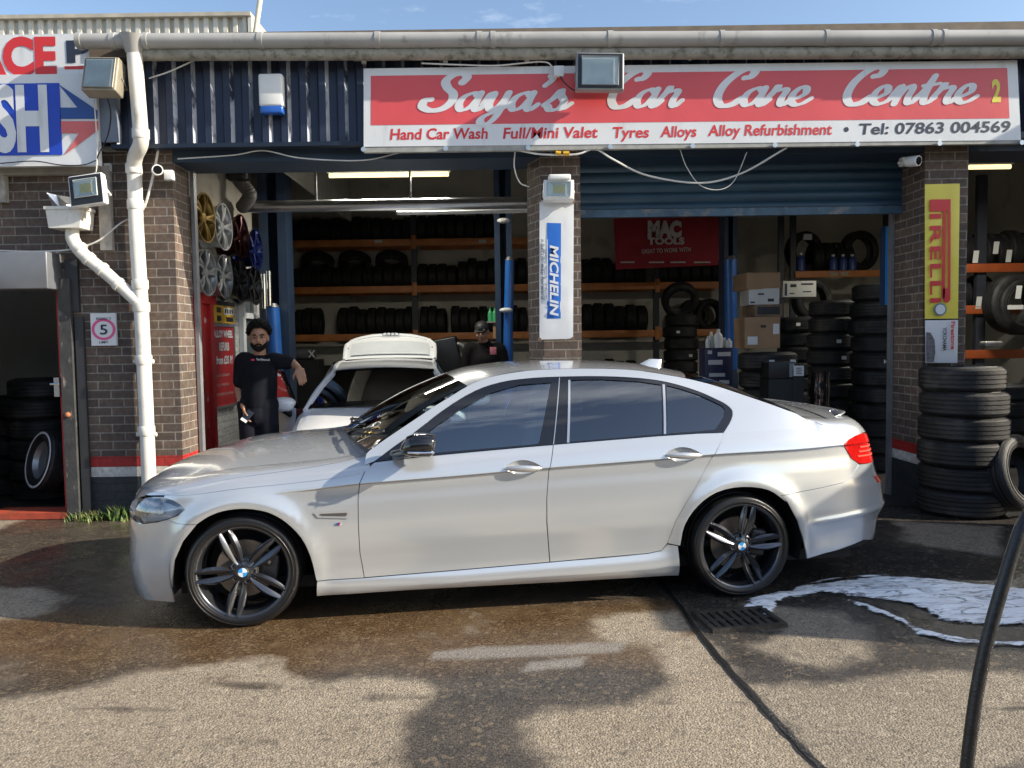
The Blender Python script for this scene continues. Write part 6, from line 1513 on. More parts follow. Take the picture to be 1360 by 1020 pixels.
# rack on the right of the middle bay
YB = 14.0
t = thing('tyre_rack', 'shorter rack with one orange beam behind the tyre stacks', 'rack', (X(1110, 500, YB), YB, 0))
for px in (1038, 1054, 1178): MB().box(X(px, 300, YB)-.05, X(px, 300, YB)+.05, YB, YB+.06, 0, Z(1050, 285, YB)+.15).build('upright', M_upright, t)
zB = Z(1110, 364, YB); MB().rbox((X(1114, 364, YB), YB-.02, zB), (X(1174, 364, YB)-X(1056, 364, YB), .06, .12), .008).build('beam', M_orange, t)
for px in (1100, 1114): MB().box(X(px, 364, YB), X(px+11, 364, YB), YB-.06, YB-.052, zB-.035, zB+.035).build('beam_label', mat('tan_label', (.45, .38, .28), .7, var=.1) if 'tan_label' not in MATS else MATS['tan_label'], t)
for px, dz in ((1076, .02), (1151, .02)):
    o = tyre((X(px, 320, YB), YB+.3, zB+.06+.36+dz), RZ(rt.uniform(5, 25)), 1.15, ('large black tyre with a paper label on the short rack' if px < 1100 else 'large black tyre at the right end of the short rack'), None)
for px in (1092, 1106, 1120, 1132): tyre((X(px, 320, YB), YB+.35, zB+.06+.26), RZ(90), (.9, .9, .9), 'black tyre standing edge on along the short rack', 'edge on tyres on the short rack')
MB().box(X(1071, 313, YB), X(1083, 313, YB), YB+.16, YB+.165, Z(1077, 317, YB), Z(1077, 309, YB)).build('tyre_label', M_paper); tag(bpy.data.objects['tyre_label'], 'paper label stuck on the large tyre of the short rack', 'label')
def bottle(c, h, r_, label, m_body, m_cap, group=None):
    t = thing('bottle', label, 'bottle', c, group=group); c = Vector(c); f = MB(); m = Matrix.Translation(c) @ Matrix.Rotation(R(90), 4, 'X')
    f.lathe([(0, 0), (r_, 0), (r_, h*.55), (r_*.85, h*.68), (r_*.4, h*.80), (r_*.36, h*.86)], m, 16); f.build('bottle_body', m_body, t)
    f = MB(); f.lathe([(r_*.42, h*.84), (r_*.42, h*.96), (0, h*.98)], m, 14); f.build('cap', m_cap, t); return t
# lathe turns about local Y; tip it so that Y points up
def bottle_m(c): return Matrix.Translation(c) @ Matrix.Rotation(R(90), 4, 'X')
M_bpale = mat('pale_bottle', (.55, .58, .52), .35, var=.1); M_bblue = mat('blue_bottle', (.05, .09, .28), .35, var=.1); M_bgreen = mat('green_bottle', (.06, .40, .16), .35, var=.1)
for k, (px, h) in enumerate(((1063, .34), (1106, .30), (1119, .30), (1131, .30))):
    z = zB+.06; bottle((X(px, 350, YB), YB-.02, z), h, .075, ('blue bottle at the left end of the short rack beam' if k == 0 else 'blue bottle with a white cap standing on the short rack'), M_bblue, M_white_clean, None if k == 0 else 'bottles on the short rack')
# rack in the bay past the right pillar
YC = 11.5
t = thing('tyre_rack', 'rack with deep orange beams in the bay past the right pillar', 'rack', (X(1330, 500, YC), YC, 0))
M_rusty = mat('red_orange_rack_paint', (.40, .085, .02), .5, var=.2, vs=4)
for px in (1303, 1420): MB().box(X(px, 400, YC)-.07, X(px, 400, YC)+.07, YC, YC+.08, 0, Z(1303, 232, YC)).build('upright', M_upright, t)
for py in (356, 411, 470): MB().rbox(((X(1270, py, YC)+X(1440, py, YC))/2, YC-.03, Z(1330, py, YC)), (X(1440, py, YC)-X(1270, py, YC), .06, .13), .008).build('beam', M_rusty, t)
for py, px0, px1, r_ in ((356, 1284, 1400, .30), (411, 1284, 1300, .26), (411, 1306, 1330, .29)):
    row(px0, px1, Z(1330, py, YC)+.06, YC, r_, 'black tyre on the rack in the bay past the right pillar', 'tyres past the right pillar')
for px, py in ((1344, 405), (1354, 408)): tyre((X(px, py, YC-.4), YC-.4, Z(px, py, YC)), RZ(10), 1.3, 'big black tyre standing in the far right bay', 'big tyres in the far right bay')
for k, (px, py) in enumerate(((1296, 341), (1323, 329), (1340, 340), (1300, 402), (1353, 388))):
    f = MB(); p = at(px, py, YC-.06 if k != 4 else YC-.75); f.quad(p+Vector((-.05, 0, -.09)), p+Vector((.03, 0, -.09)), p+Vector((.05, 0, .09)), p+Vector((-.03, 0, .09))); o = f.build('tyre_label', M_paper, None, 0); tag(o, 'pale paper label on a tyre past the right pillar', 'label', 'tyre labels past the right pillar')
f = MB(); p = at(1349, 408, YC-.75); f.box(p.x-.11, p.x+.11, p.y, p.y+.01, p.z-.03, p.z+.03); tag(f.build('tyre_label', M_paper), 'wide white label across the big tyre at the far right', 'label')
stack(1330, 9.6, 5, .33, .2, 'tyre stacked on the floor of the far right bay', 'floor stack in the far right bay')
f = MB(); p = at(1316, 457, 9.6); f.rbox((p.x, p.y, p.z), (.22, .14, .07), .02, None); tag(f.build('crumpled_bag', mat('crumpled_foil', (.5, .47, .44), .35, .4, var=.3, vs=20)), 'crumpled pale bag on the floor stack past the right pillar', 'bag')
# lift posts
def lift(px0, px1, Y, top, label, cyl=None, dy=.3, split=None):
    t = thing('lift_post', label, 'lift post', (X((px0+px1)/2, 500, Y), Y, 0), group='vehicle lift posts'); x0, x1 = X(px0, 350, Y), X(px1, 350, Y); w = x1-x0
    f = MB(); f.box(x0, x1, Y+dy-.03, Y+dy, .03, top).box(x0, x0+.05, Y, Y+dy-.03, .03, top).box(x1-.05, x1, Y, Y+dy-.03, .03, top).box(x0+.05, x0+w*.32, Y, Y+.03, .03, top).box(x1-w*.32, x1-.05, Y, Y+.03, .03, top); f.build('column', M_lift, t)
    MB().box(x0-.12, x1+.12, Y-.12, Y+dy+.12, .006, .03).build('base_plate', M_lift, t)
    MB().rbox(((x0+x1)/2, Y-.06, .9), (w*.8, .16, .5), .02).build('carriage', M_lift, t)
    if cyl:
        (ax, ay), (bx_, by_), r_ = cyl; a, b2 = at(ax, ay, Y-.2), at(bx_, by_, Y-.2); MB().tube([a, a+(b2-a)*.9, b2+(b2-a)*.6], [r_, r_, r_*.98], 18).build('cylinder', M_liftblue, t)
        c = a+(b2-a)*.0; MB().tube([a+Vector((0, 0, .0)), a+Vector((0, 0, .05))], [r_*1.05, r_*.6], 18).build('cylinder_cap', M_alu, t)
    return t
lift(345, 381, 10.2, 4.45, 'dark blue lift post at the left edge of the left bay rack', ((362, 408), (366, 470), .085))
lift(657, 680, 10.6, 4.6, 'dark blue lift post with a bright cylinder left of the middle pillar', ((677, 346), (674, 478), .062))
lift(962, 979, 11.0, 4.2, 'lift post with a bright blue lower half in the middle bay', ((970, 345), (971, 437), .085))
for px, py in ((669, 293), (672, 412)):
    f = MB(); f.ball(tuple(at(px, py, 10.3)), (.09, .06, .035)); tag(f.build('lift_lamp', M_white), 'pale lamp cap on the blue lift post beside the pillar, %s' % ('near the pipe' if py < 300 else 'above the bent head'), 'lamp')
t = thing('overhead_pipe', 'shiny grey pipe running across the left bay under the lintel', 'pipe', at(510, 272, 9.4).xyz)
f = MB(); f.tube([at(322, 275, 9.4), at(706, 269, 9.4)], .072, 16); f.build('pipe', M_alu, t)
for px in (420, 545): MB().box(at(px, 268, 9.4).x-.012, at(px, 268, 9.4).x+.012, 9.39, 9.41, at(px, 268, 9.4).z, 4.6).build('hanger', M_greymetal, t)
t = thing('unlit_tube', 'thin unlit tube lamp just under the grey pipe', 'strip light', at(615, 282, 9.5).xyz)
MB().tube([at(527, 283, 9.5), at(704, 280, 9.5)], .025, 10).build('tube', M_white_clean, t); MB().box(at(520, 280, 9.55).x, at(706, 280, 9.55).x, 9.53, 9.60, at(527, 283, 9.5).z+.02, at(527, 283, 9.5).z+.09).build('fitting', M_blacksatin, t)
# hanging bag and extractor hose in the left corner
t = thing('extractor_hose', 'black extractor hose drooping from the ceiling over the hung wheels', 'hose', at(318, 250, 9.2).xyz)
f = MB(); hp = catmull([tuple(at(*p)) for p in ((312, 205, 9.2), (316, 235, 9.2), (322, 245, 9.2), (332, 258, 9.2), (326, 270, 9.3), (322, 275, 9.4))], 14)
f.tube(hp, [.075+.008*(k % 2) for k in range(len(hp))], 12); f.build('hose', mat('grey_ribbed_hose', (.13, .12, .11), .5, var=.15), t); f = MB(); f.rbox(tuple(at(316, 222, 9.15)), (.26, .2, .34), .06); f.build('hose_reel', M_blacksatin, t)
# alloy wheels hung on the office wall
def hung_wheel(y, z, mt, label, r_=.245, spokes=5, dx=.0, dp=.22, twin=True):
    c = Vector((XW+.03, y, z)); m = Matrix.Translation(c) @ Matrix.Rotation(R(90), 4, 'Z')      # local -Y -> +X
    t = thing('alloy_wheel', label, 'alloy wheel', c, group='alloy wheels hung on the office wall')
    f = MB(); f.lathe([(r_*.95, .0), (r_, -.012), (r_*.95, -.03), (r_*.88, -.06), (r_*.86, -dp*.6), (r_*.92, -dp+.03), (r_*1.02, -dp+.005), (r_*1.02, -dp-.006), (r_*.96, -dp-.004), (r_*.93, -dp+.02)], m, 40); f.build('barrel', mt, t)
    f = MB(); f.lathe([(.0, -dp+.01), (.05, -dp+.012), (.055, -dp+.04)], m, 20)
    for i in range(spokes):
        for s_ in ((-1, 1) if twin else (0,)):
            a = 2*math.pi*i/spokes+.2; p0 = Vector((.045*math.sin(a), -dp+.03, .045*math.cos(a))); a2 = a+s_*.16; p1 = Vector((r_*.95*math.sin(a2), -dp+.018, r_*.95*math.cos(a2))); mid = (p0+p1)/2+Vector((0, -.014, 0))
            f.tube([m @ p for p in (p0, mid, p1)], [.017, .015, .018], 6)
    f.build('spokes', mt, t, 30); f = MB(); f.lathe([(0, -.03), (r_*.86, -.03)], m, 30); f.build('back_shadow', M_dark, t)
M_gold = mat('gold_wheel_paint', (.30, .20, .06), .3, .7, var=.2); M_silw = mat('silver_wheel_paint', (.55, .56, .57), .32, .6, var=.1); M_dred = mat('dark_red_wheel_paint', (.05, .007, .010), .3, .5, var=.2); M_bluew = mat('blue_wheel_paint', (.008, .018, .12), .22, .5, var=.1, coat=.6); M_greyw = mat('dull_grey_wheel', (.30, .31, .32), .35, .6, var=.15); M_blkw = mat('black_wheel_paint', (.02, .02, .023), .3, .4, var=.2)
for y, z, mt, lb, tw in ((7.95, 2.92, M_gold, 'gold alloy wheel hung nearest the brick jamb', True), (8.44, 2.90, M_silw, 'bright silver alloy wheel with a deep barrel in the upper row on the wall', True), (8.98, 2.87, M_dred, 'dark red alloy wheel in the upper row on the wall', False), (9.48, 2.78, M_bluew, 'glossy blue alloy wheel in the upper row on the wall', False),
                     (7.95, 2.36, M_greyw, 'grey alloy wheel in the lower row next to the brick jamb', True), (8.42, 2.36, M_greyw, 'second grey alloy wheel in the lower row, under the bright silver one', True), (8.92, 2.36, M_blkw, 'black alloy wheel in the lower row under the dark red one', True), (9.42, 2.34, M_blkw, 'black alloy wheel in the lower row under the blue one', False)): hung_wheel(y, z, mt, lb, .25 if z > 2.6 else .235, 5 if tw else 6, twin=tw)
for k, (px, py) in enumerate(((350, 392), (357, 388))): tag(MB().tube([at(px, py-28, 9.9), at(px+1, py+18, 9.9)], .035, 10).build('exhaust_tip', M_chrome), 'chrome tube hanging by the lift post, %s of the pair' % ('left' if k == 0 else 'right'), 'tube', 'chrome tubes by the lift post')
# cartons, bottles and cans on the stacks
def carton(px0, px1, py0, py1, Y, d, label, mt, rz=0, marks=(), name='cardboard_box'):
    x0, x1, z0_, z1_ = X(px0, py1, Y), X(px1, py1, Y), Z((px0+px1)/2, py1, Y), Z((px0+px1)/2, py0, Y); c = Vector(((x0+x1)/2, Y+d/2, z0_)); t = thing(name, label, 'box', c)
    m = Matrix.Translation(c) @ Matrix.Rotation(R(rz), 4, 'Y' if abs(rz) > 50 else 'Z'); w, h = x1-x0, z1_-z0_
    f = MB(); f.rbox((0, 0, h/2), (w, d, h), .006, m); f.build('carton', mt, t)
    f = MB(); f.box(-w/2, w/2, -d*.03, d*.03, h, h+.002, m); f.build('tape', mat('parcel_tape', (.42, .30, .18), .3, var=0) if 'parcel_tape' not in MATS else MATS['parcel_tape'], t)
    for (a, b2, c2, d2, mm) in marks:
        f = MB(); f.box(-w/2+w*a, -w/2+w*b2, -d/2-.004, -d/2-.001, h*c2, h*d2, m); f.build('print', mm, t)
    return t
M_wcard = mat('white_carton', (.58, .57, .52), .7, var=.08, vs=5)
YS = s2[1]-.25
carton(989, 1036, 421, 462.5, YS, .42, 'large brown carton with white labels on the tyre stack', M_card, 0, ((.08, .36, .12, .38, M_paper), (.80, .97, .45, .78, M_paper), (.45, .6, .66, .74, M_blacksatin)))
carton(1000, 1038, 404, 421, YS+.02, .40, 'torn brown carton squashed between the white carton and the large one', mat('dark_card', (.20, .13, .08), .8, var=.3, vs=12), 4, ((.1, .9, .2, .8, M_blacksatin),))
carton(996, 1036, 383, 404.5, YS, .40, 'white carton with black print under the top brown box', M_wcard, -3, ((.05, .2, .1, .2, M_ink), (.62, .82, .18, .36, M_blacksatin), (.3, .5, .6, .7, M_ink)))
carton(989, 1035, 362, 384, YS, .42, 'plain brown carton on top of the pile of boxes', M_card, 5)
carton(1040, 1084, 373, 394.5, s3[1]-.3, .42, 'white printed carton on its own tyre stack behind', M_wcard, 0, ((.05, .12, .1, .85, M_ink), (.22, .40, .62, .80, M_blacksatin), (.55, .9, .75, .85, M_ink), (.6, .85, .3, .36, M_ink), (.2, .34, .2, .26, M_ink)))
carton(1021, 1056, 481, 503, 8.35, .3, 'black plastic box with a pale end panel in front of the tyre stack', M_blacksatin, 0, ((.78, .97, .1, .95, mat('grey_print', (.22, .24, .24), .6, var=.5, vs=40)),), 'plastic_box')
MB().box(X(1021, 503, 8.35), X(1056, 503, 8.35), 8.35, 8.65, 0, Z(1038, 503.5, 8.35)).build('plastic_crate', M_black); tag(bpy.data.objects['plastic_crate'], 'tall black crate under the black plastic box', 'crate')
f = MB(); p = at(1061, 492.5, 8.33); f.box(p.x-.055, p.x+.055, p.y, p.y+.012, p.z-.055, p.z+.055); t = tag(f.build('notice_card', M_paper), 'square white card beside the black plastic box', 'card'); f = MB()
for k in range(4): f.box(p.x-.03, p.x+.035-.01*(k % 2), p.y-.003, p.y-.001, p.z-.035+k*.02, p.z-.027+k*.02)
f.build('print', M_ink, t)
MB().box(p.x-.06, p.x+.06, p.y+.015, p.y+.2, 0, p.z+.04).build('plastic_crate', M_black); tag(bpy.data.objects['plastic_crate.001'], 'slim black crate behind the square white card', 'crate')
t = thing('steel_drum', 'ribbed black steel drum standing left of the right pillar', 'drum', (X(1089, 560, 8.4), 8.4, 0))
f = MB(); m = bottle_m(Vector((X(1089, 540, 8.4), 8.4, 0))); zt = Z(1089, 494, 8.4); pr = [(0, 0)]
for k in range(19): pr.append((.10+(.008 if k % 3 == 0 else 0), zt*k/18))
f.lathe(pr+[(0, zt-.01)], m, 24); f.build('drum', M_blackgloss, t)
# blue crate of car care bottles
t = thing('chemical_crate', 'dark blue crate with pale labels carrying car care bottles in the middle bay', 'crate', (X(954, 560, 9.6), 9.6, 0))
x0, x1, zc0, zc1 = X(936, 500, 9.6), X(974, 500, 9.6), 0, Z(954, 462, 9.6); M_dblue = mat('dark_blue_plastic', (.018, .022, .07), .4, var=.3, vs=8)
MB().rbox(((x0+x1)/2, 9.75, zc1/2), (x1-x0, .3, zc1), .015).build('crate', M_dblue, t)
f = MB()
for a, b2, c2, d2 in ((.12, .62, .86, .90), (.45, .9, .93, .965), (.1, .25, .95, .98), (.15, .7, .76, .79), (.5, .85, .70, .73)): f.box(x0+(x1-x0)*a, x0+(x1-x0)*b2, 9.594, 9.598, zc1*c2, zc1*d2)
f.build('labels', M_paper, t)
for k, (px, h, r_) in enumerate(((940, .15, .028), (946, .21, .04), (954, .24, .055), (963, .13, .045), (968, .12, .04))):
    bottle((X(px, 455, 9.65), 9.65+.05*(k % 2), zc1+.001), h, r_, ('white', 'pale grey', 'tall pale', 'squat white', 'small white')[k]+' bottle standing on the dark blue crate', M_bpale if k % 2 else M_white_clean, M_white_clean)
carton(655, 664, 427, 450, 11.2, .2, 'small brown box on end beside the blue cylinder', M_card)
for k, px in enumerate((651, 657)): bottle((X(px, 425, 11.2), 11.25, Z(px, 426.5, 11.2)), .2, .035, 'green bottle on the small box beside the blue cylinder', M_bgreen, M_bgreen, 'green bottles by the blue cylinder')
t = thing('shelf_ledge', 'narrow ledge holding the green bottles by the blue cylinder', 'shelf', (X(655, 427, 11.2), 11.2, Z(655, 427, 11.2))); MB().box(X(646, 427, 11.2), X(668, 427, 11.2), 11.15, 11.4, Z(655, 428.5, 11.2), Z(655, 427, 11.2)).build('ledge', M_wood, t)
# bag, tyre changer behind the hatchback, bucket
t = thing('tool_bag', 'grey holdall lying under the left bay rack', 'bag', at(402, 478, 13.5).xyz); c = at(402, 470, 13.5); f = MB(); f.rbox(tuple(c), (.46, .3, .2), .08); f.build('bag', mat('grey_bag_cloth', (.09, .095, .10), .6, var=.2), t)
f = MB(); c2 = at(414, 470, 13.3); f.tube([c2+Vector((-.05, 0, -.06)), c2+Vector((.05, 0, .06))], .01, 6).tube([c2+Vector((.05, -.01, -.06)), c2+Vector((-.05, -.01, .06))], .01, 6); f.build('cross_mark', M_paper, t)
MB().box(c.x-.3, c.x+.3, c.y-.1, c.y+.3, 0, c.z-.1).build('bag_crate', M_black); tag(bpy.data.objects['bag_crate'], 'black crate under the grey holdall', 'crate')
t = thing('tyre_changer', 'black tyre changing machine standing behind the white hatchback', 'machine', (X(595, 500, 11.6), 11.6, 0)); f = MB()
c = at(594, 476, 11.6); f.rbox((0, 0, 0), (.40, .3, .62), .03, Matrix.Translation(c) @ Matrix.Rotation(R(-10), 4, 'Y')); f.rbox((c.x, 11.7, .5), (.6, .5, .95), .04); f.build('cabinet', M_blacksatin, t)
f = MB(); c = at(608, 478, 11.5); f.tube([c+Vector((.15*math.cos(a), 0, .24*math.sin(a))) for a in lin(0, 6.0, 20)], .03, 8); f.build('arm_ring', M_greymetal, t)
t = thing('steel_bucket', 'dented grey steel bucket on the floor behind the saloon boot', 'bucket', gnd(1160, 615)); c = gnd(1160, 614); f = MB(); m = bottle_m(c)
f.lathe([(0, .0), (.115, .0), (.15, .26), (.156, .265), (.146, .262), (.112, .01)], m, 28); f.build('bucket', M_alu, t); f = MB(); f.tube([m @ Vector((.155*math.cos(a), .265-.05*math.sin(a), .155*math.sin(a))) for a in lin(0, math.pi, 12)], .005, 6); f.build('bucket_handle', M_alu, t)
# tyres in the side doorway
stack(52, 8.3, 6, .34, .215, 'tyre in the dim stack inside the side doorway', 'stack inside the doorway'); stack(10, 8.6, 5, .34, .215, 'tyre in the second dim stack deep in the side doorway', 'second doorway stack')
t = thing('whitewall_wheel', 'whitewall tyre leaning inside the side doorway', 'wheel', gnd(62, 650)); c = at(64, 612, 7.75); m = Matrix.Translation(c) @ Matrix.Rotation(R(-38), 4, 'Z') @ Matrix.Rotation(R(-14), 4, 'X') @ Matrix.Rotation(R(0), 4, 'Y')
f = tyre_mesh(.30, .2, .19); f.v = [tuple(m @ Vector(v)) for v in f.v]; f.build('tyre', M_tyre, t, 45); f = MB(); f.lathe([(.262, -.098), (.268, -.104), (.285, -.100)], m, 48); f.build('white_ring', M_white_clean, t); f = MB(); f.lathe([(.19, -.07), (.17, -.02), (.06, -.01), (0, -.03)], m, 40); f.build('rim', M_greyw, t)
# ================================================================ tyres outside the right pillar, hose
YT = 6.95
xs, _, _ = X(1277, 560, YT), 0, 0
for k in range(6):
    lb = ('lowest', 'second', 'third', 'fourth', 'fifth', 'topmost')[k]
    rr_, hh = (.362, .362, .352, .368, .360, .350)[k], .222
    tyre((xs+(.0, .012, -.012, .02, .015, .0)[k], YT+(.0, .01, -.01, .01, .0, .01)[k], hh*(k+.5)), RXm(90) @ Matrix.Rotation(.7*k, 3, 'Y'), (rr_/.32, hh/.207, rr_/.32), f'{lb} worn tyre in the stack of six outside the right pillar', 'stack of six tyres outside')
lc = at(1347, 628, 6.75); tyre((lc.x, lc.y, lc.z), RZ(28) @ RXm(-14), (1.05, 1.05, 1.05), 'worn tyre leaning against the stack of six outside', None)
o = MB().tube(catmull([tuple(gnd(1720, 1150, .02)), tuple(gnd(1640, 1165, .025))]+[tuple(at(*p)) for p in ((1600, 1090, 2.27), (1575, 950, 2.26), (1540, 800, 2.25), (1492, 690, 2.25), (1440, 652, 2.25), (1392, 656, 2.24), (1362, 690, 2.23), (1347, 728, 2.22), (1328, 790, 2.21), (1311, 852, 2.20), (1298, 915, 2.19), (1290, 970, 2.18), (1284, 1020, 2.17), (1279, 1075, 2.16))]+[tuple(gnd(1290, 1230, .03)), tuple(gnd(1460, 1300, .03))], 10), .0185, 14).build('pressure_hose', mat('wet_black_hose', (.012, .012, .013), .3, var=.4, vs=40, bump=.2, bs=120, col2=(.10, .10, .10), c2=(.68, .75), c2s=60))
tag(o, 'thick black rubber hose arching up from the ground in the right foreground', 'hose')
# ================================================================ white hatchback in the left bay
HR = Vector((-.116, .993, 0)).normalized(); HE_ = Vector((HR.y, -HR.x, 0)); HP = Vector((-1.36, 8.0, 0))-HR*1.2
HM = Matrix(((HR.x, HE_.x, 0, HP.x), (HR.y, HE_.y, 0, HP.y), (0, 0, 1, 0), (0, 0, 0, 1)))
HM3 = HM.to_3x3()
if HM3.determinant() < 0: pass
hb = thing('white_hatchback', 'white hatchback nose out in the left bay, tailgate up and one front door open', 'car', HP)
def H(x, y, z): return HM @ Vector((x, y, z))
P_wht = paint_mat('white_car_paint', (.82, .83, .84), .0, .35)
ST = [(0, .52, .48, .42), (.03, .62, .56, .60), (.10, .70, .645, .73), (.25, .775, .72, .81), (.5, .845, .785, .855), (.8, .905, .845, .875), (1.05, .955, .885, .885), (1.25, .985, .925, .89), (1.6, .965, .94, .892), (2.2, .96, .955, .895), (2.9, .965, .965, .89), (3.5, .98, .98, .88), (4.0, .96, .955, .85), (4.22, .88, .86, .79), (4.28, .70, .66, .74)]
def hsec(x):
    zc, ze, hw = (lerp_tab([(s[0], s[k]) for s in ST], x) for k in (1, 2, 3))
    half = [(0, zc), (.3*hw, zc-.004), (.6*hw, zc-.014), (.80*hw, zc-(zc-ze)*.45), (.90*hw, ze), (.965*hw, ze-.05), (.992*hw, ze-.12), (hw, ze-.22), (hw, .52), (.99*hw, .38), (.96*hw, .24)]
    return half
def hull(name, xs, i0, i1, mt, parent=hb):
    V, F = [], []
    for x in xs:
        h = hsec(x); V += [H(x, y, z) for y, z in h[i0:i1]]
    n = i1-i0
    for sgn in (1, -1):
        f = MB(); vs = []
        for x in xs: vs += [H(x, sgn*y, z) for y, z in hsec(x)[i0:i1]]
        fs = [((i*n+j), ((i+1)*n+j), ((i+1)*n+j+1), (i*n+j+1)) for i in range(len(xs)-1) for j in range(n-1)]
        if sgn < 0: fs = [q[::-1] for q in fs]
        yield f.add(vs, fs)
xs_f = [0, .015, .03, .06, .10, .16, .25, .36, .5, .65, .8, .95, 1.1, 1.22]
fs_ = list(hull('bonnet', xs_f, 0, 5, P_wht)); f = MB(); [f.add(q.v, q.f) for q in fs_]; f.build('bonnet', P_wht, hb, 60)
AW = 0.62
for q in hull('fender', [0, .03, .06, .10, .16, .25], 4, 11, P_wht): q.build('front_corner', P_wht, hb, 60)
for sg in (1, -1):
    # wing and flank with wheel openings
    def flank(x0, x1, nx, name, cut):
        f = MB(); vs, fs = [], []; nz = 14
        for i in range(nx+1):
            x = x0+(x1-x0)*i/nx; h = hsec(x)[4:]
            zlo = .24
            for cx in cut:
                d = abs(x-cx)
                if d < .36: zlo = max(zlo, .31+math.sqrt(max(0, .36**2-d*d)))
            for j in range(nz+1):
                t_ = j/nz; z = h[0][1]+(zlo-h[0][1])*t_
                y = lerp_tab(sorted((b2, a) for a, b2 in h), z); vs.append(H(x, sg*y, z))
        for i in range(nx):
            for j in range(nz):
                q = (i*(nz+1)+j, (i+1)*(nz+1)+j, (i+1)*(nz+1)+j+1, i*(nz+1)+j+1); fs.append(q if sg > 0 else q[::-1])
        return f.add(vs, fs).build(name, P_wht, hb, 60)
    flank(.25, 1.24, 40, 'front_wing', (.80,))
    if sg > 0: flank(1.245, 2.25, 16, 'front_door', ())
    flank(2.255, 3.05, 12, 'rear_door', ()); flank(3.055, 4.28, 40, 'rear_quarter', (3.40,))
    for xw in (.80, 3.40):
        m = HM @ Matrix.Translation((xw, sg*.80, .315)) @ Matrix.Rotation(R(180 if sg > 0 else 0), 4, 'Z'); f = tyre_mesh(.315, .21, .205); f.v = [tuple(m @ Vector(v)) for v in f.v]; w = f.build('wheel', M_tyre_new, hb, 45)
        f = MB(); f.lathe([(.205, -.08), (.19, -.05), (.18, .05)], m, 32)
        for i in range(5):
            a = 2*math.pi*i/5; f.tube([m @ Vector((.03*math.sin(a), -.07, .03*math.cos(a))), m @ Vector((.19*math.sin(a), -.075, .19*math.cos(a)))], [.03, .022], 6)
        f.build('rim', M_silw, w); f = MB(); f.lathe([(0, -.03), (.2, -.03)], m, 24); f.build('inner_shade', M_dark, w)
        f = MB(); f.lathe([(.365, .02), (.365, .25), (0, .25)], m, 24); f.build('arch_liner', M_dark, hb)
f = MB(); f.add([H(.2, -.7, .22), H(4.1, -.7, .22), H(4.1, .7, .22), H(.2, .7, .22)], [(0, 1, 2, 3)]); f.build('underbody', M_dark, hb)
# front face: grille, lamps
f = MB(); vs = []
for x, z, hw in ((-.015, .22, .58), (-.035, .36, .62), (-.02, .48, .60), (.004, .53, .46)): vs += [H(x+.16*(abs(v)**2.2), v*hw, z) for v in lin(-1, 1, 16)]
f.add(vs, [(i*17+k, i*17+k+1, (i+1)*17+k+1, (i+1)*17+k) for i in range(3) for k in range(16)]); f.build('front_bumper', P_wht, hb, 60)
f = MB(); vs = []
for x, z, hw in ((-.03, .26, .24), (-.045, .36, .30), (-.03, .50, .28), (-.018, .525, .26)): vs += [H(x+.02*(abs(v)**2), v*hw, z) for v in lin(-1, 1, 8)]
f.add(vs, [(i*9+k, i*9+k+1, (i+1)*9+k+1, (i+1)*9+k) for i in range(3) for k in range(8)]); f.build('grille', M_blackgloss, hb, 60)
for sg in (-1, 1):
    f = MB(); f.ball(tuple(H(.10, sg*.58, .585)), (.16, .09, .055), HM3.to_4x4() @ Matrix.Rotation(R(sg*48), 4, 'Z')); f.build('headlight', M_lampw if False else MATS['lamp_bowl_grey'], hb)
# glasshouse
def hws(u, v): 
    xb = 1.22-.20*(1-v*v); zb_ = .945+.045*(1-v*v); xt = 1.98-.10*(1-v*v); zt = 1.300+.035*(1-v*v); yb_, yt_ = .76, .56
    return xb+(xt-xb)*u, (yb_+(yt_-yb_)*u)*v, zb_+(zt-zb_)*u+.02*math.sin(math.pi*u)
def grid(fn, us, vs, name, mt, parent=hb, flip=False, sm=180):
    f = MB(); n = len(vs); f.v = [tuple(H(*fn(u, v))) for u in us for v in vs]
    f.f = [((i*n+j), (i*n+j+1), ((i+1)*n+j+1), ((i+1)*n+j)) for i in range(len(us)-1) for j in range(n-1)]
    if flip: f.f = [q[::-1] for q in f.f]
    return f.build(name, mt, parent, sm)
G_hws = glass_mat('hatchback_windscreen', (.07, .08, .08), .03)
grid(hws, lin(0, 1, 8), lin(-1, 1, 14), 'windscreen', G_hws, flip=True)
grid(lambda u, v: tuple(Vector(hws(u*.09, v))+Vector((-.003, 0, .003))), lin(0, 1, 2), lin(-1, 1, 14), 'windscreen_border', M_band, flip=True)
grid(lambda u, v: tuple(Vector(hws(.95+u*.06, v))+Vector((-.003, 0, .003))), lin(0, 1, 2), lin(-1, 1, 14), 'windscreen_border', M_band, flip=True)
def hroof(u, v):
    x = 1.98+(3.45-1.98)*u-.10*(1-v*v)*(1-u); z = lerp_tab([(1.9, 1.296), (2.15, 1.34), (2.5, 1.38), (2.8, 1.388), (3.2, 1.37), (3.5, 1.34)], x); y = .575-.02*u
    return x, y*v, z+.040*(1-abs(v)**2.6)
grid(hroof, lin(0, 1, 14), lin(-1, 1, 16), 'roof', P_wht, flip=True)
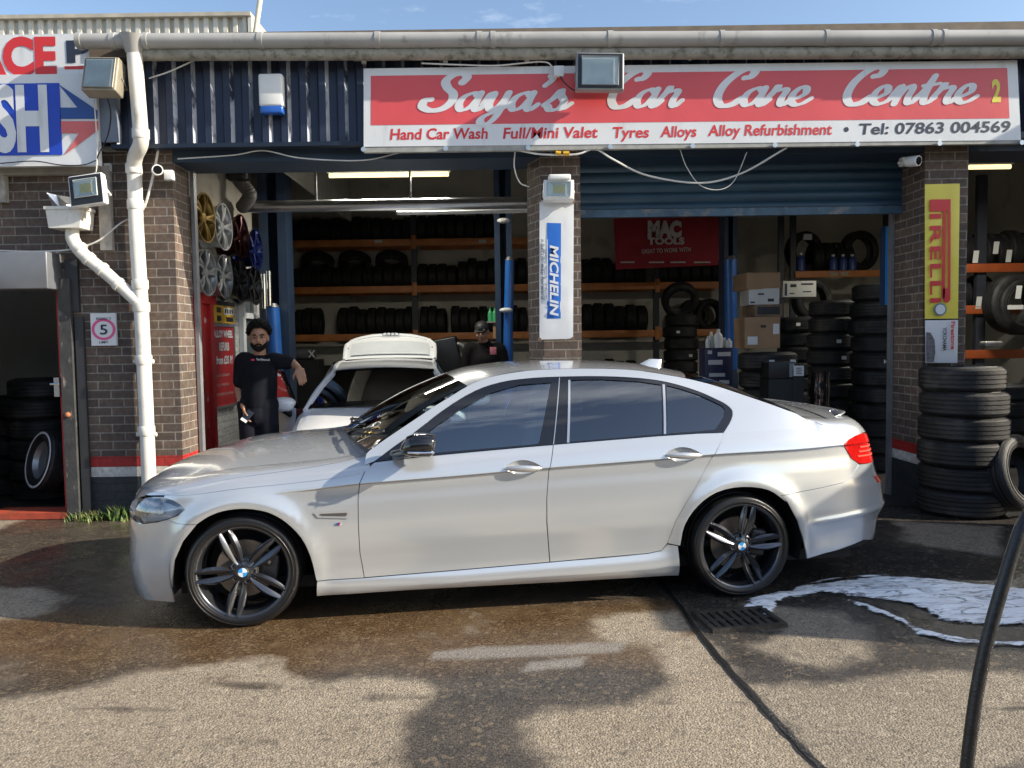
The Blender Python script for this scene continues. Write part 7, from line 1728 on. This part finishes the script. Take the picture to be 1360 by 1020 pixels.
for sg in (-1, 1):
    f = MB()
    pa = [H(1.20, sg*.785, .93), H(1.5, sg*.71, 1.10), H(1.8, sg*.62, 1.24), H(1.99, sg*.575, 1.31), H(2.3, sg*.575, 1.365), H(2.8, sg*.57, 1.385), H(3.2, sg*.565, 1.37), H(3.45, sg*.56, 1.34), H(3.75, sg*.66, 1.12), H(3.9, sg*.75, .97)]
    f.tube(catmull([tuple(p) for p in pa], 5), .024, 10); f.build('roof_pillar', P_wht, hb)
    f = MB(); f.tube([H(2.25, sg*.84, .95), H(2.30, sg*.59, 1.36)], .035, 8); f.build('door_pillar', M_blackgloss, hb)
    f = MB(); f.add([H(2.27, sg*.84, .955), H(3.05, sg*.84, .965), H(3.1, sg*.585, 1.36), H(2.32, sg*.60, 1.365)], [(0, 1, 2, 3)]); f.build('side_window', G_rear, hb, 0)
    f = MB(); f.add([H(3.08, sg*.84, .965), H(3.6, sg*.80, .975), H(3.3, sg*.60, 1.33), H(3.12, sg*.585, 1.36)], [(0, 1, 2, 3)]); f.build('side_window', G_rear, hb, 0)
    if sg > 0:
        f = MB(); f.add([H(1.30, sg*.80, .94), H(2.24, sg*.84, .955), H(2.28, sg*.60, 1.365), H(1.98, sg*.59, 1.33)], [(0, 1, 2, 3)]); f.build('side_window', G_hws, hb, 0)
# raised tailgate
def tg(u, v):
    x = 3.46+.62*u-.12*u*u; z = 1.40+.29*u-.05*u*u; hw = .60+.01*math.sin(math.pi*u)-.05*max(0, u-.75)/.25
    return x+.05*(1-v*v), hw*v, z+.085*(1-abs(v)**2.6)*(.25+.75*u)
tgo = grid(tg, lin(0, 1, 12), lin(-1, 1, 20), 'tailgate', P_wht, flip=True)
grid(lambda u, v: tuple(Vector(tg(.10+.55*u, v*.86))+Vector((-.012, 0, .018))), lin(0, 1, 8), lin(-1, 1, 14), 'rear_window', mat('painted_sky_rear_glass', (.64, .67, .69), .10, .0, var=.04, coat=1), tgo, flip=True)  # sky reflection on the glass is put into its pale colour
grid(lambda u, v: tuple(Vector(tg(u, v))+Vector((.03, 0, -.05))), lin(0, 1, 8), lin(-.98, .98, 14), 'inner_trim', M_blacksatin, tgo)
f = MB(); f.tube([H(*tg(1, v)) for v in lin(-1, 1, 16)], .028, 8); f.tube([H(*tg(u, 1)) for u in lin(0, 1, 8)], .022, 8); f.tube([H(*tg(u, -1)) for u in lin(0, 1, 8)], .022, 8); f.build('tailgate_edge', P_wht, tgo)
f = MB()
for k in range(4):
    c = Vector(tg(.93, -.14+.093*k))+Vector((-.02, 0, .03)); f.tube([H(c.x-.0, c.y+.032*math.cos(a), c.z+.022*math.sin(a)) for a in lin(0, 2*math.pi*15/16, 15)], .006, 6, closed=True)
f.build('ring_badge', M_chrome, tgo)
for sg in (-1, 1): MB().tube([H(3.6, sg*.56, 1.02), H(*tg(.55, sg*.93))], .012, 8).build('gas_strut', M_blacksatin, hb)
# cabin
f = MB(); f.rbox((1.42, 0, .84), (.5, 1.42, .2), .06, HM)
for y in (-.36, .36):
    f.rbox((2.0, y, .5), (.5, .5, .16), .05, HM); f.rbox((0, 0, 0), (.13, .46, .6), .05, HM @ Matrix.Translation((2.30, y, .82)) @ Matrix.Rotation(R(14), 4, 'Y')); f.rbox((0, 0, 0), (.09, .25, .17), .04, HM @ Matrix.Translation((2.39, y, 1.16)))
f.rbox((3.0, 0, .75), (.16, 1.25, .6), .05, HM); f.build('seats', M_seat, hb)
f = MB(); m = HM @ Matrix.Translation((1.66, -.36, .90)) @ Matrix.Rotation(R(-62), 4, 'Y'); f.tube([m @ Vector((.18*math.cos(a), .18*math.sin(a), 0)) for a in lin(0, 2*math.pi*27/28, 27)], .014, 8, closed=True); f.tube([m @ Vector((-.17, 0, -.02)), m @ Vector((.17, 0, -.02))], .02, 8); f.build('steering_wheel', M_blacksatin, hb)
f = MB(); f.rbox((1.86, .0, 1.245), (.05, .25, .062), .025, HM); f.build('rear_view_mirror', mat('pale_mirror_back', (.30, .42, .44), .4, var=0), hb); MB().tube([H(1.88, 0, 1.27), H(1.90, 0, 1.34)], .012, 6).build('mirror_stem', M_blacksatin, hb)
f = MB(); f.tube([H(1.84, .01, 1.21), H(1.84, .012, 1.13)], .004, 5); f.rbox((1.84, .012, 1.12), (.02, .035, .05), .008, HM); f.ball(tuple(H(1.83, .045, 1.10)), (.03, .02, .035)); f.build('hanging_charm', mat('tan_charm', (.45, .20, .08), .6, var=.2), hb)
for sg in (-1, 1):
    f = MB(); c = H(1.42, sg*1.02, 1.0) if sg > 0 else H(1.36, sg*1.03, .985); f.ball(tuple(c), (.075, .135, .082), HM3.to_4x4(), 20, 12, .85); mo = f.build('wing_mirror', P_wht, hb); f = MB(); f.tube([c+Vector((-sg*.02, 0, -.05)), c+Vector((-sg*.08, .02, -.12))], [.05, .03], 10); f.build('mirror_base', M_blacksatin, mo)
# open driver door (image left)
DMat = HM @ Matrix.Translation((1.26, -.885, 0)) @ Matrix.Rotation(R(-33), 4, 'Z')
f = MB(); prof = [(0, .26), (0, .93), (.30, .945), (1.02, .955), (1.05, .80), (1.03, .5), (.98, .28)]
def DP(x, y, z): return DMat @ Vector((x, y, z))
f = MB(); vs = []; nX, nZ = 14, 12
for i in range(nX+1):
    for j in range(nZ+1):
        x = 1.04*i/nX; z = .26+(.95-.26)*j/nZ; vs.append(DP(x, -.035*math.sin(math.pi*min(1, (z-.26)/.62))-(.02 if abs(z-.72) < .03 else 0), z))
n0 = nZ+1; f.add(vs, [(i*n0+j, (i+1)*n0+j, (i+1)*n0+j+1, i*n0+j+1) for i in range(nX) for j in range(nZ)]); do = f.build('front_door', P_wht, hb, 60)
f = MB(); f.box(0.005, 1.035, .02, .10, .27, .94, DMat); f.build('door_trim', mat('dark_red_door_trim', (.10, .012, .014), .5, var=.15), do)
f = MB(); f.tube([DP(.06, .03, .95), DP(.30, .06, 1.14), DP(.62, .13, 1.30), DP(.85, .15, 1.33), DP(1.0, .12, 1.22), DP(1.03, .05, .95)], .026, 8); f.build('window_surround', M_blackgloss, do)
f = MB(); f.add([DP(.08, .03, .95), DP(1.02, .05, .95), DP(.99, .12, 1.21), DP(.84, .15, 1.31), DP(.62, .13, 1.28), DP(.31, .06, 1.13)], [(0, 1, 2, 3, 4, 5)]); f.build('window_pane', glass_mat('dim_red_pane', (.10, .035, .03), 0, 1.12), do, 0)
f = MB(); f.rbox((.86, -.05, .80), (.18, .03, .03), .012, DMat); f.build('handle', P_wht, do)
# ================================================================ people
def remesh(name, mb, mt, parent, voxel=.012, smooth=6, fac=.5):
    me = bpy.data.meshes.new(name); me.from_pydata(mb.v, [], mb.f); me.validate(); o = bpy.data.objects.new(name, me); COL.objects.link(o)
    m = o.modifiers.new('r', 'REMESH'); m.mode = 'VOXEL'; m.voxel_size = voxel; s = o.modifiers.new('s', 'SMOOTH'); s.iterations = smooth; s.factor = fac
    dg = bpy.context.evaluated_depsgraph_get(); me2 = bpy.data.meshes.new_from_object(o.evaluated_get(dg)); bpy.data.objects.remove(o)
    me2.name = name; me2.shade_smooth(); me2.materials.clear(); me2.materials.append(mt)
    if parent is not None: me2.transform(wm(parent).inverted())
    o2 = bpy.data.objects.new(name, me2); COL.objects.link(o2); o2.parent = parent; WM[o2.name] = wm(parent).copy(); return o2
M_skin = mat('brown_skin', (.33, .175, .11), .5, var=.08, vs=20); M_skin2 = mat('tan_skin', (.36, .19, .12), .5, var=.08, vs=20)
M_hair = mat('black_hair', (.005, .0045, .0045), .8, var=.3, vs=60, bump=.9, bs=90, spec=.15); M_tee = mat('black_cotton', (.008, .009, .013), .9, var=.2, vs=8, bump=.35, bs=14, spec=.12); M_trs = mat('charcoal_trousers', (.011, .012, .018), .9, var=.2, vs=6, bump=.35, bs=9, spec=.12)
def limb(f, pts, rs, n=10):
    P = catmull([tuple(p)+(r,) for p, r in zip(pts, rs)], 6); f.tube([p[:3] for p in P], [p[3] for p in P], n)
    f.ball(P[0][:3], P[0][3]*.98, None, 12, 8); f.ball(P[-1][:3], P[-1][3]*.98, None, 12, 8)
def head(f, c, m, s=1.0):
    """skull, jaw, nose, brow, ears about the head centre; m turns local (x right, -y forward, z up)"""
    def q(x, y, z): return Vector(c)+m @ (Vector((x, y, z))*s)
    m4 = m.to_4x4() @ Matrix.Scale(s, 4)
    f.ball(tuple(q(0, .012, .030)), (.076, .094, .092), m4); f.ball(tuple(q(0, -.022, -.035)), (.062, .072, .082), m4); f.ball(tuple(q(0, -.055, -.088)), (.040, .036, .028), m4)
    f.tube([q(0, -.090, .020), q(0, -.108, -.018), q(0, -.094, -.030)], [.010*s, .017*s, .012*s], 8); f.ball(tuple(q(0, -.085, -.060)), (.027, .014, .011), m4)
    for sg in (-1, 1):
        f.ball(tuple(q(sg*.078, .012, -.005)), (.012, .022, .034), m4); f.ball(tuple(q(sg*.034, -.080, .030)), (.028, .016, .010), m4); f.ball(tuple(q(sg*.042, -.062, -.025)), (.024, .024, .026), m4)
    return q, m4
def hand(f, w, d, palm, side, curl, s=1.0, thumb_in=None):
    """w wrist, d unit direction of the fingers, palm unit normal out of the palm, side unit vector to the thumb"""
    w, d, palm, side = Vector(w), Vector(d).normalized(), Vector(palm).normalized(), Vector(side).normalized()
    for k in range(5): c = w+d*(.018+.017*k)*s; f.tube([c-side*(.030+.003*min(k, 3))*s, c+side*(.030+.003*min(k, 3))*s], .0135*s, 8); f.ball(tuple(c-side*.036*s), .0125*s, None, 8, 6); f.ball(tuple(c+side*.036*s), .0125*s, None, 8, 6)
    for k, (o, l) in enumerate(((.034, .074), (.012, .082), (-.011, .077), (-.033, .060))):
        p = w+d*.090*s+side*o*s; dd = d.copy(); pts = [p-d*.012*s, p]; a = curl*(.85+.12*k)
        for j in range(3):
            dd = (dd*math.cos(a)+palm*math.sin(a)).normalized(); pl = palm-dd*palm.dot(dd)
            p = p+dd*l*s*(.42, .33, .25)[j]; pts.append(p)
        f.tube(pts, [.0095*s, .0095*s, .009*s, .0082*s, .007*s], 8); f.ball(tuple(pts[-1]), .007*s, None, 8, 6)
    p = w+d*.03*s+side*.034*s; t1 = (side*.75+d*.6+palm*.3).normalized(); t2 = (side*.25+d*.85+palm*.5).normalized(); a, b2 = p+t1*.042*s, p+t1*.042*s+t2*.038*s
    f.tube([p, a, b2], [.013*s, .011*s, .0085*s], 8); f.ball(tuple(b2), .0085*s, None, 8, 6)
def face_details(q, m4, parent, s, beard, skin_hair, gaze=0):
    f = MB()
    for sg in (-1, 1): f.ball(tuple(q(sg*.034, -.085, .012)), (.014, .008, .0075), m4, 10, 8)
    e = f.build('eyes', mat('eye_white', (.24, .22, .20), .4, var=0) if 'eye_white' not in MATS else MATS['eye_white'], parent)
    f = MB()
    for sg in (-1, 1): f.ball(tuple(q(sg*.034, -.0915, .012)), (.0065, .004, .0065), m4, 10, 8); f.tube([q(sg*.016, -.098, .032), q(sg*.036, -.096, .037), q(sg*.060, -.080, .030)], [.005*s, .006*s, .003*s], 6)
    f.tube([q(-.022, -.098, -.060), q(0, -.1005, -.0585), q(.022, -.098, -.060)], .003*s, 6)
    f.build('brows', M_hair, parent)
def person(name, label, H0, torso, arms, legs, hm, hs, skin, beard, hairfn, loc, tee_extra=None, voxel=.008):
    root_f = MB(); pel, chest, neck, hd = torso
    q = None
    limb(root_f, [pel, (Vector(pel)+Vector(chest))/2, chest], [.11, .105, .10]); limb(root_f, [chest, neck, Vector(hd)+Vector((0, 0, -.05))], [.085, .062, .058])
    for a in arms: limb(root_f, a['p'], a['r']); hand(root_f, a['p'][-1], a['d'], a['palm'], a['side'], a['curl'], a.get('s', 1.0))
    for l in legs: limb(root_f, l, [.085, .06, .042]); limb(root_f, [l[-1], Vector(l[-1])+Vector((0, -.13, -.03))], [.045, .035])
    q, m4 = head(root_f, hd, hm, hs)
    return root_f, q, m4
# ---- man in the black t-shirt beside the open door
MY1 = 7.85
def A1(px, py, dy=0.0): return at(px, py, MY1+dy)
hd = A1(344, 449, -.02); hm = Matrix.Rotation(R(14), 3, 'Z') @ Matrix.Rotation(R(4), 3, 'X'); hs = 1.10
foot_x = A1(345, 560).x
pel, chest, neck = A1(343, 545), A1(345, 489), A1(345, 468)
shR, shL = A1(322, 480), A1(370, 480)                   # image left / image right shoulders
elR, wrR = A1(318, 518, .02), A1(324, 541, -.10); elL, wrL = A1(387, 482, .04), A1(397, 489, -.06)
kn = [Vector((foot_x-.11, MY1-.02, .50)), Vector((foot_x+.11, MY1, .50))]; an = [Vector((foot_x-.13, MY1+.04, .09)), Vector((foot_x+.13, MY1+.04, .09))]
hp = [Vector((pel.x-.09, MY1, pel.z-.04)), Vector((pel.x+.09, MY1, pel.z-.04))]
arms = [dict(p=[shR, elR, wrR], r=[.058, .047, .031], d=(.18, -.15, -1), palm=(.85, .3, .1), side=(.15, -1, .1), curl=.5, s=1.06), dict(p=[shL, elL, wrL], r=[.058, .048, .031], d=(.30, -.25, -.9), palm=(-.2, .9, -.3), side=(-.9, -.2, -.2), curl=.32, s=1.08)]
f, q, m4 = person('person', '', 0, (pel, chest, neck, hd), arms, [[hp[0], kn[0], an[0]], [hp[1], kn[1], an[1]]], hm, hs, M_skin, True, None, None)
man = remesh('person', f, M_skin, None, .008, 3); tag(man, 'bearded man in a black t-shirt holding a phone, one arm over the open car door', 'person')
face_details(q, m4, man, hs, True, None)
f = MB(); r_ = random.Random(4)
for k in range(230):
    a, b2 = r_.uniform(0, 6.283), r_.uniform(-.18, 1.0); cz = b2; rr = math.sqrt(max(0, 1-cz*cz)); x, y, z = rr*math.cos(a), rr*math.sin(a), cz
    if y < -.45 and z < .42: continue
    if z < .1 and y < -.05: continue
    p = q(x*.096, .018+y*.104, .054+z*.108); f.ball(tuple(p), r_.uniform(.016, .028), None, 6, 4)
f.build('hair', M_hair, man)
f = MB(); b_ = []
for a in lin(-.85, .85, 14): 
    x = .066*math.sin(a*1.45); y = -.075*math.cos(a*1.45)+.0; z = -.052-.044*math.cos(a*1.4)+.055*abs(a)**3; b_.append(q(x, y-.012, z))
f.tube(b_, [.012*hs]+[.021*hs]*13+[.012*hs], 8); f.tube([q(-.034, -.090, -.064), q(-.018, -.101, -.049), q(.018, -.101, -.049), q(.034, -.090, -.064)], .007*hs, 6); f.ball(tuple(q(0, -.082, -.093)), (.040, .026, .030), m4)
remesh('beard', f, M_hair, man, .006, 2)
f = MB(); limb(f, [A1(343, 540), A1(344, 515), A1(345, 490), A1(345, 478)], [.150, .145, .140, .085], 16)
for dx in (-.075, .075): limb(f, [A1(343, 538)+Vector((dx, 0, 0)), A1(345, 512)+Vector((dx, 0, 0)), A1(345, 486)+Vector((dx*1.05, 0, 0))], [.108, .104, .098], 14)
limb(f, [shR+Vector((.05, 0, .02)), shR, shR+(elR-shR)*.72], [.078, .082, .074], 12); limb(f, [shL+Vector((-.05, 0, .02)), shL, shL+(elL-shL)*.70], [.078, .084, .076], 12)
tee = remesh('t_shirt', f, M_tee, man, .014, 5)
text('YourTyre.co.uk', M_paper, tee, A1(341, 478.5, -.15), A1(359, 479, -.155), .020, .02, 0, .012)
f = MB(); p = A1(337, 478, -.145); f.box(p.x-.016, p.x+.014, p.y-.03, p.y-.02, p.z-.008, p.z+.010); f.build('chest_mark', mat('pink_red_print', (.55, .03, .08), .6, var=0), tee)
f = MB()
for k in range(2): limb(f, [hp[k]+Vector((0, 0, .10)), hp[k], kn[k], an[k]+Vector((0, 0, .02))], [.125, .115, .09, .078], 14)
limb(f, [pel+Vector((0, 0, .04)), pel+Vector((0, 0, -.06))], [.148, .14], 16); remesh('trousers', f, M_trs, man, .014, 5)
f = MB()
for k in range(2): limb(f, [an[k]+Vector((0, .03, -.04)), an[k]+Vector((0, -.08, -.045)), an[k]+Vector((0, -.17, -.055))], [.048, .045, .034])
remesh('shoes', f, M_black, man, .010, 2)
f = MB(); c = wrR+Vector((.055, -.075, -.085)); m = Matrix.Translation(c) @ Matrix.Rotation(R(35), 4, 'Y') @ Matrix.Rotation(R(-20), 4, 'X'); f.rbox((0, 0, 0), (.072, .010, .135), .008, m); ph = f.build('phone', M_blackgloss); tag(ph, 'dark phone with a pale edge held low in the right hand of the standing man', 'phone')
f = MB(); f.box(-.033, .033, -.008, -.0055, -.062, -.035, m); f.build('phone_screen', M_paper, ph)
# ---- man in the black cap working behind the hatchback
MY2 = 10.3
def A2(px, py, dy=0.0): return at(px, py, MY2+dy)
hd = A2(640, 441, -.03); hm = Matrix.Rotation(R(-6), 3, 'Z') @ Matrix.Rotation(R(22), 3, 'X'); hs = 1.12
pel, chest, neck = A2(645, 520, .08), A2(645, 473, .03), A2(643, 455, .0); shR, shL = A2(623, 466, .02), A2(664, 466, .02); elR, elL = A2(619, 498, .0), A2(671, 498, .0); wrR, wrL = A2(629, 510, -.26), A2(660, 510, -.26)
fx_ = pel.x; kn = [Vector((fx_-.12, MY2+.02, .5)), Vector((fx_+.12, MY2+.02, .5))]; an = [Vector((fx_-.13, MY2+.08, .09)), Vector((fx_+.13, MY2+.08, .09))]; hp = [Vector((pel.x-.09, MY2+.08, pel.z-.04)), Vector((pel.x+.09, MY2+.08, pel.z-.04))]
arms = [dict(p=[shR, elR, wrR], r=[.056, .046, .03], d=(.3, -.9, -.2), palm=(.2, -.2, -1), side=(1, .2, 0), curl=.4), dict(p=[shL, elL, wrL], r=[.056, .046, .03], d=(-.3, -.9, -.2), palm=(-.2, -.2, -1), side=(-1, .2, 0), curl=.4)]
f, q, m4 = person('person', '', 0, (pel, chest, neck, hd), arms, [[hp[0], kn[0], an[0]], [hp[1], kn[1], an[1]]], hm, hs, M_skin2, False, None, None)
man2 = remesh('person', f, M_skin2, None, .009, 3); tag(man2, 'man in black cap and dark jumper with pink chest patch, looking down', 'person')
face_details(q, m4, man2, hs, False, None)
f = MB(); f.ball(tuple(q(0, .014, .058)), (.086, .102, .074), m4); f.tube([q(-.06, -.085, .055), q(-.03, -.125, .050), q(.03, -.125, .050), q(.06, -.085, .055)], .016*hs, 8); remesh('cap', f, M_black, man2, .009, 3)
f = MB(); limb(f, [A2(645, 522, .08), A2(645, 495, .06), A2(645, 474, .04), A2(644, 460, .02)], [.20, .19, .19, .10], 16)
for dx in (-.10, .10): limb(f, [A2(645, 515, .07)+Vector((dx, 0, 0)), A2(645, 470, .04)+Vector((dx, 0, 0))], [.13, .125], 14)
limb(f, [shR+Vector((.06, 0, .03)), shR, elR, wrR+Vector((0, .03, 0))], [.085, .09, .07, .05], 12); limb(f, [shL+Vector((-.06, 0, .03)), shL, elL, wrL+Vector((0, .03, 0))], [.085, .09, .07, .05], 12); jm = remesh('jumper', f, mat('black_wool', (.012, .011, .012), .9, var=.2, bump=.3, bs=16, spec=.12), man2, .015, 5)
f = MB(); c = A2(655, 466, -.195); f.rbox((c.x, c.y, c.z), (.085, .012, .10), .004); f.build('chest_patch', mat('pink_patch', (.55, .16, .20), .7, var=.35, vs=50), jm)
f = MB()
for k in range(2): limb(f, [hp[k]+Vector((0, 0, .08)), hp[k], kn[k], an[k]], [.15, .135, .10, .08], 14)
remesh('trousers', f, M_trs, man2, .016, 4)
f = MB()
for k in range(2): limb(f, [an[k]+Vector((0, .03, -.04)), an[k]+Vector((0, -.17, -.055))], [.048, .034])
remesh('shoes', f, M_black, man2, .012, 2)
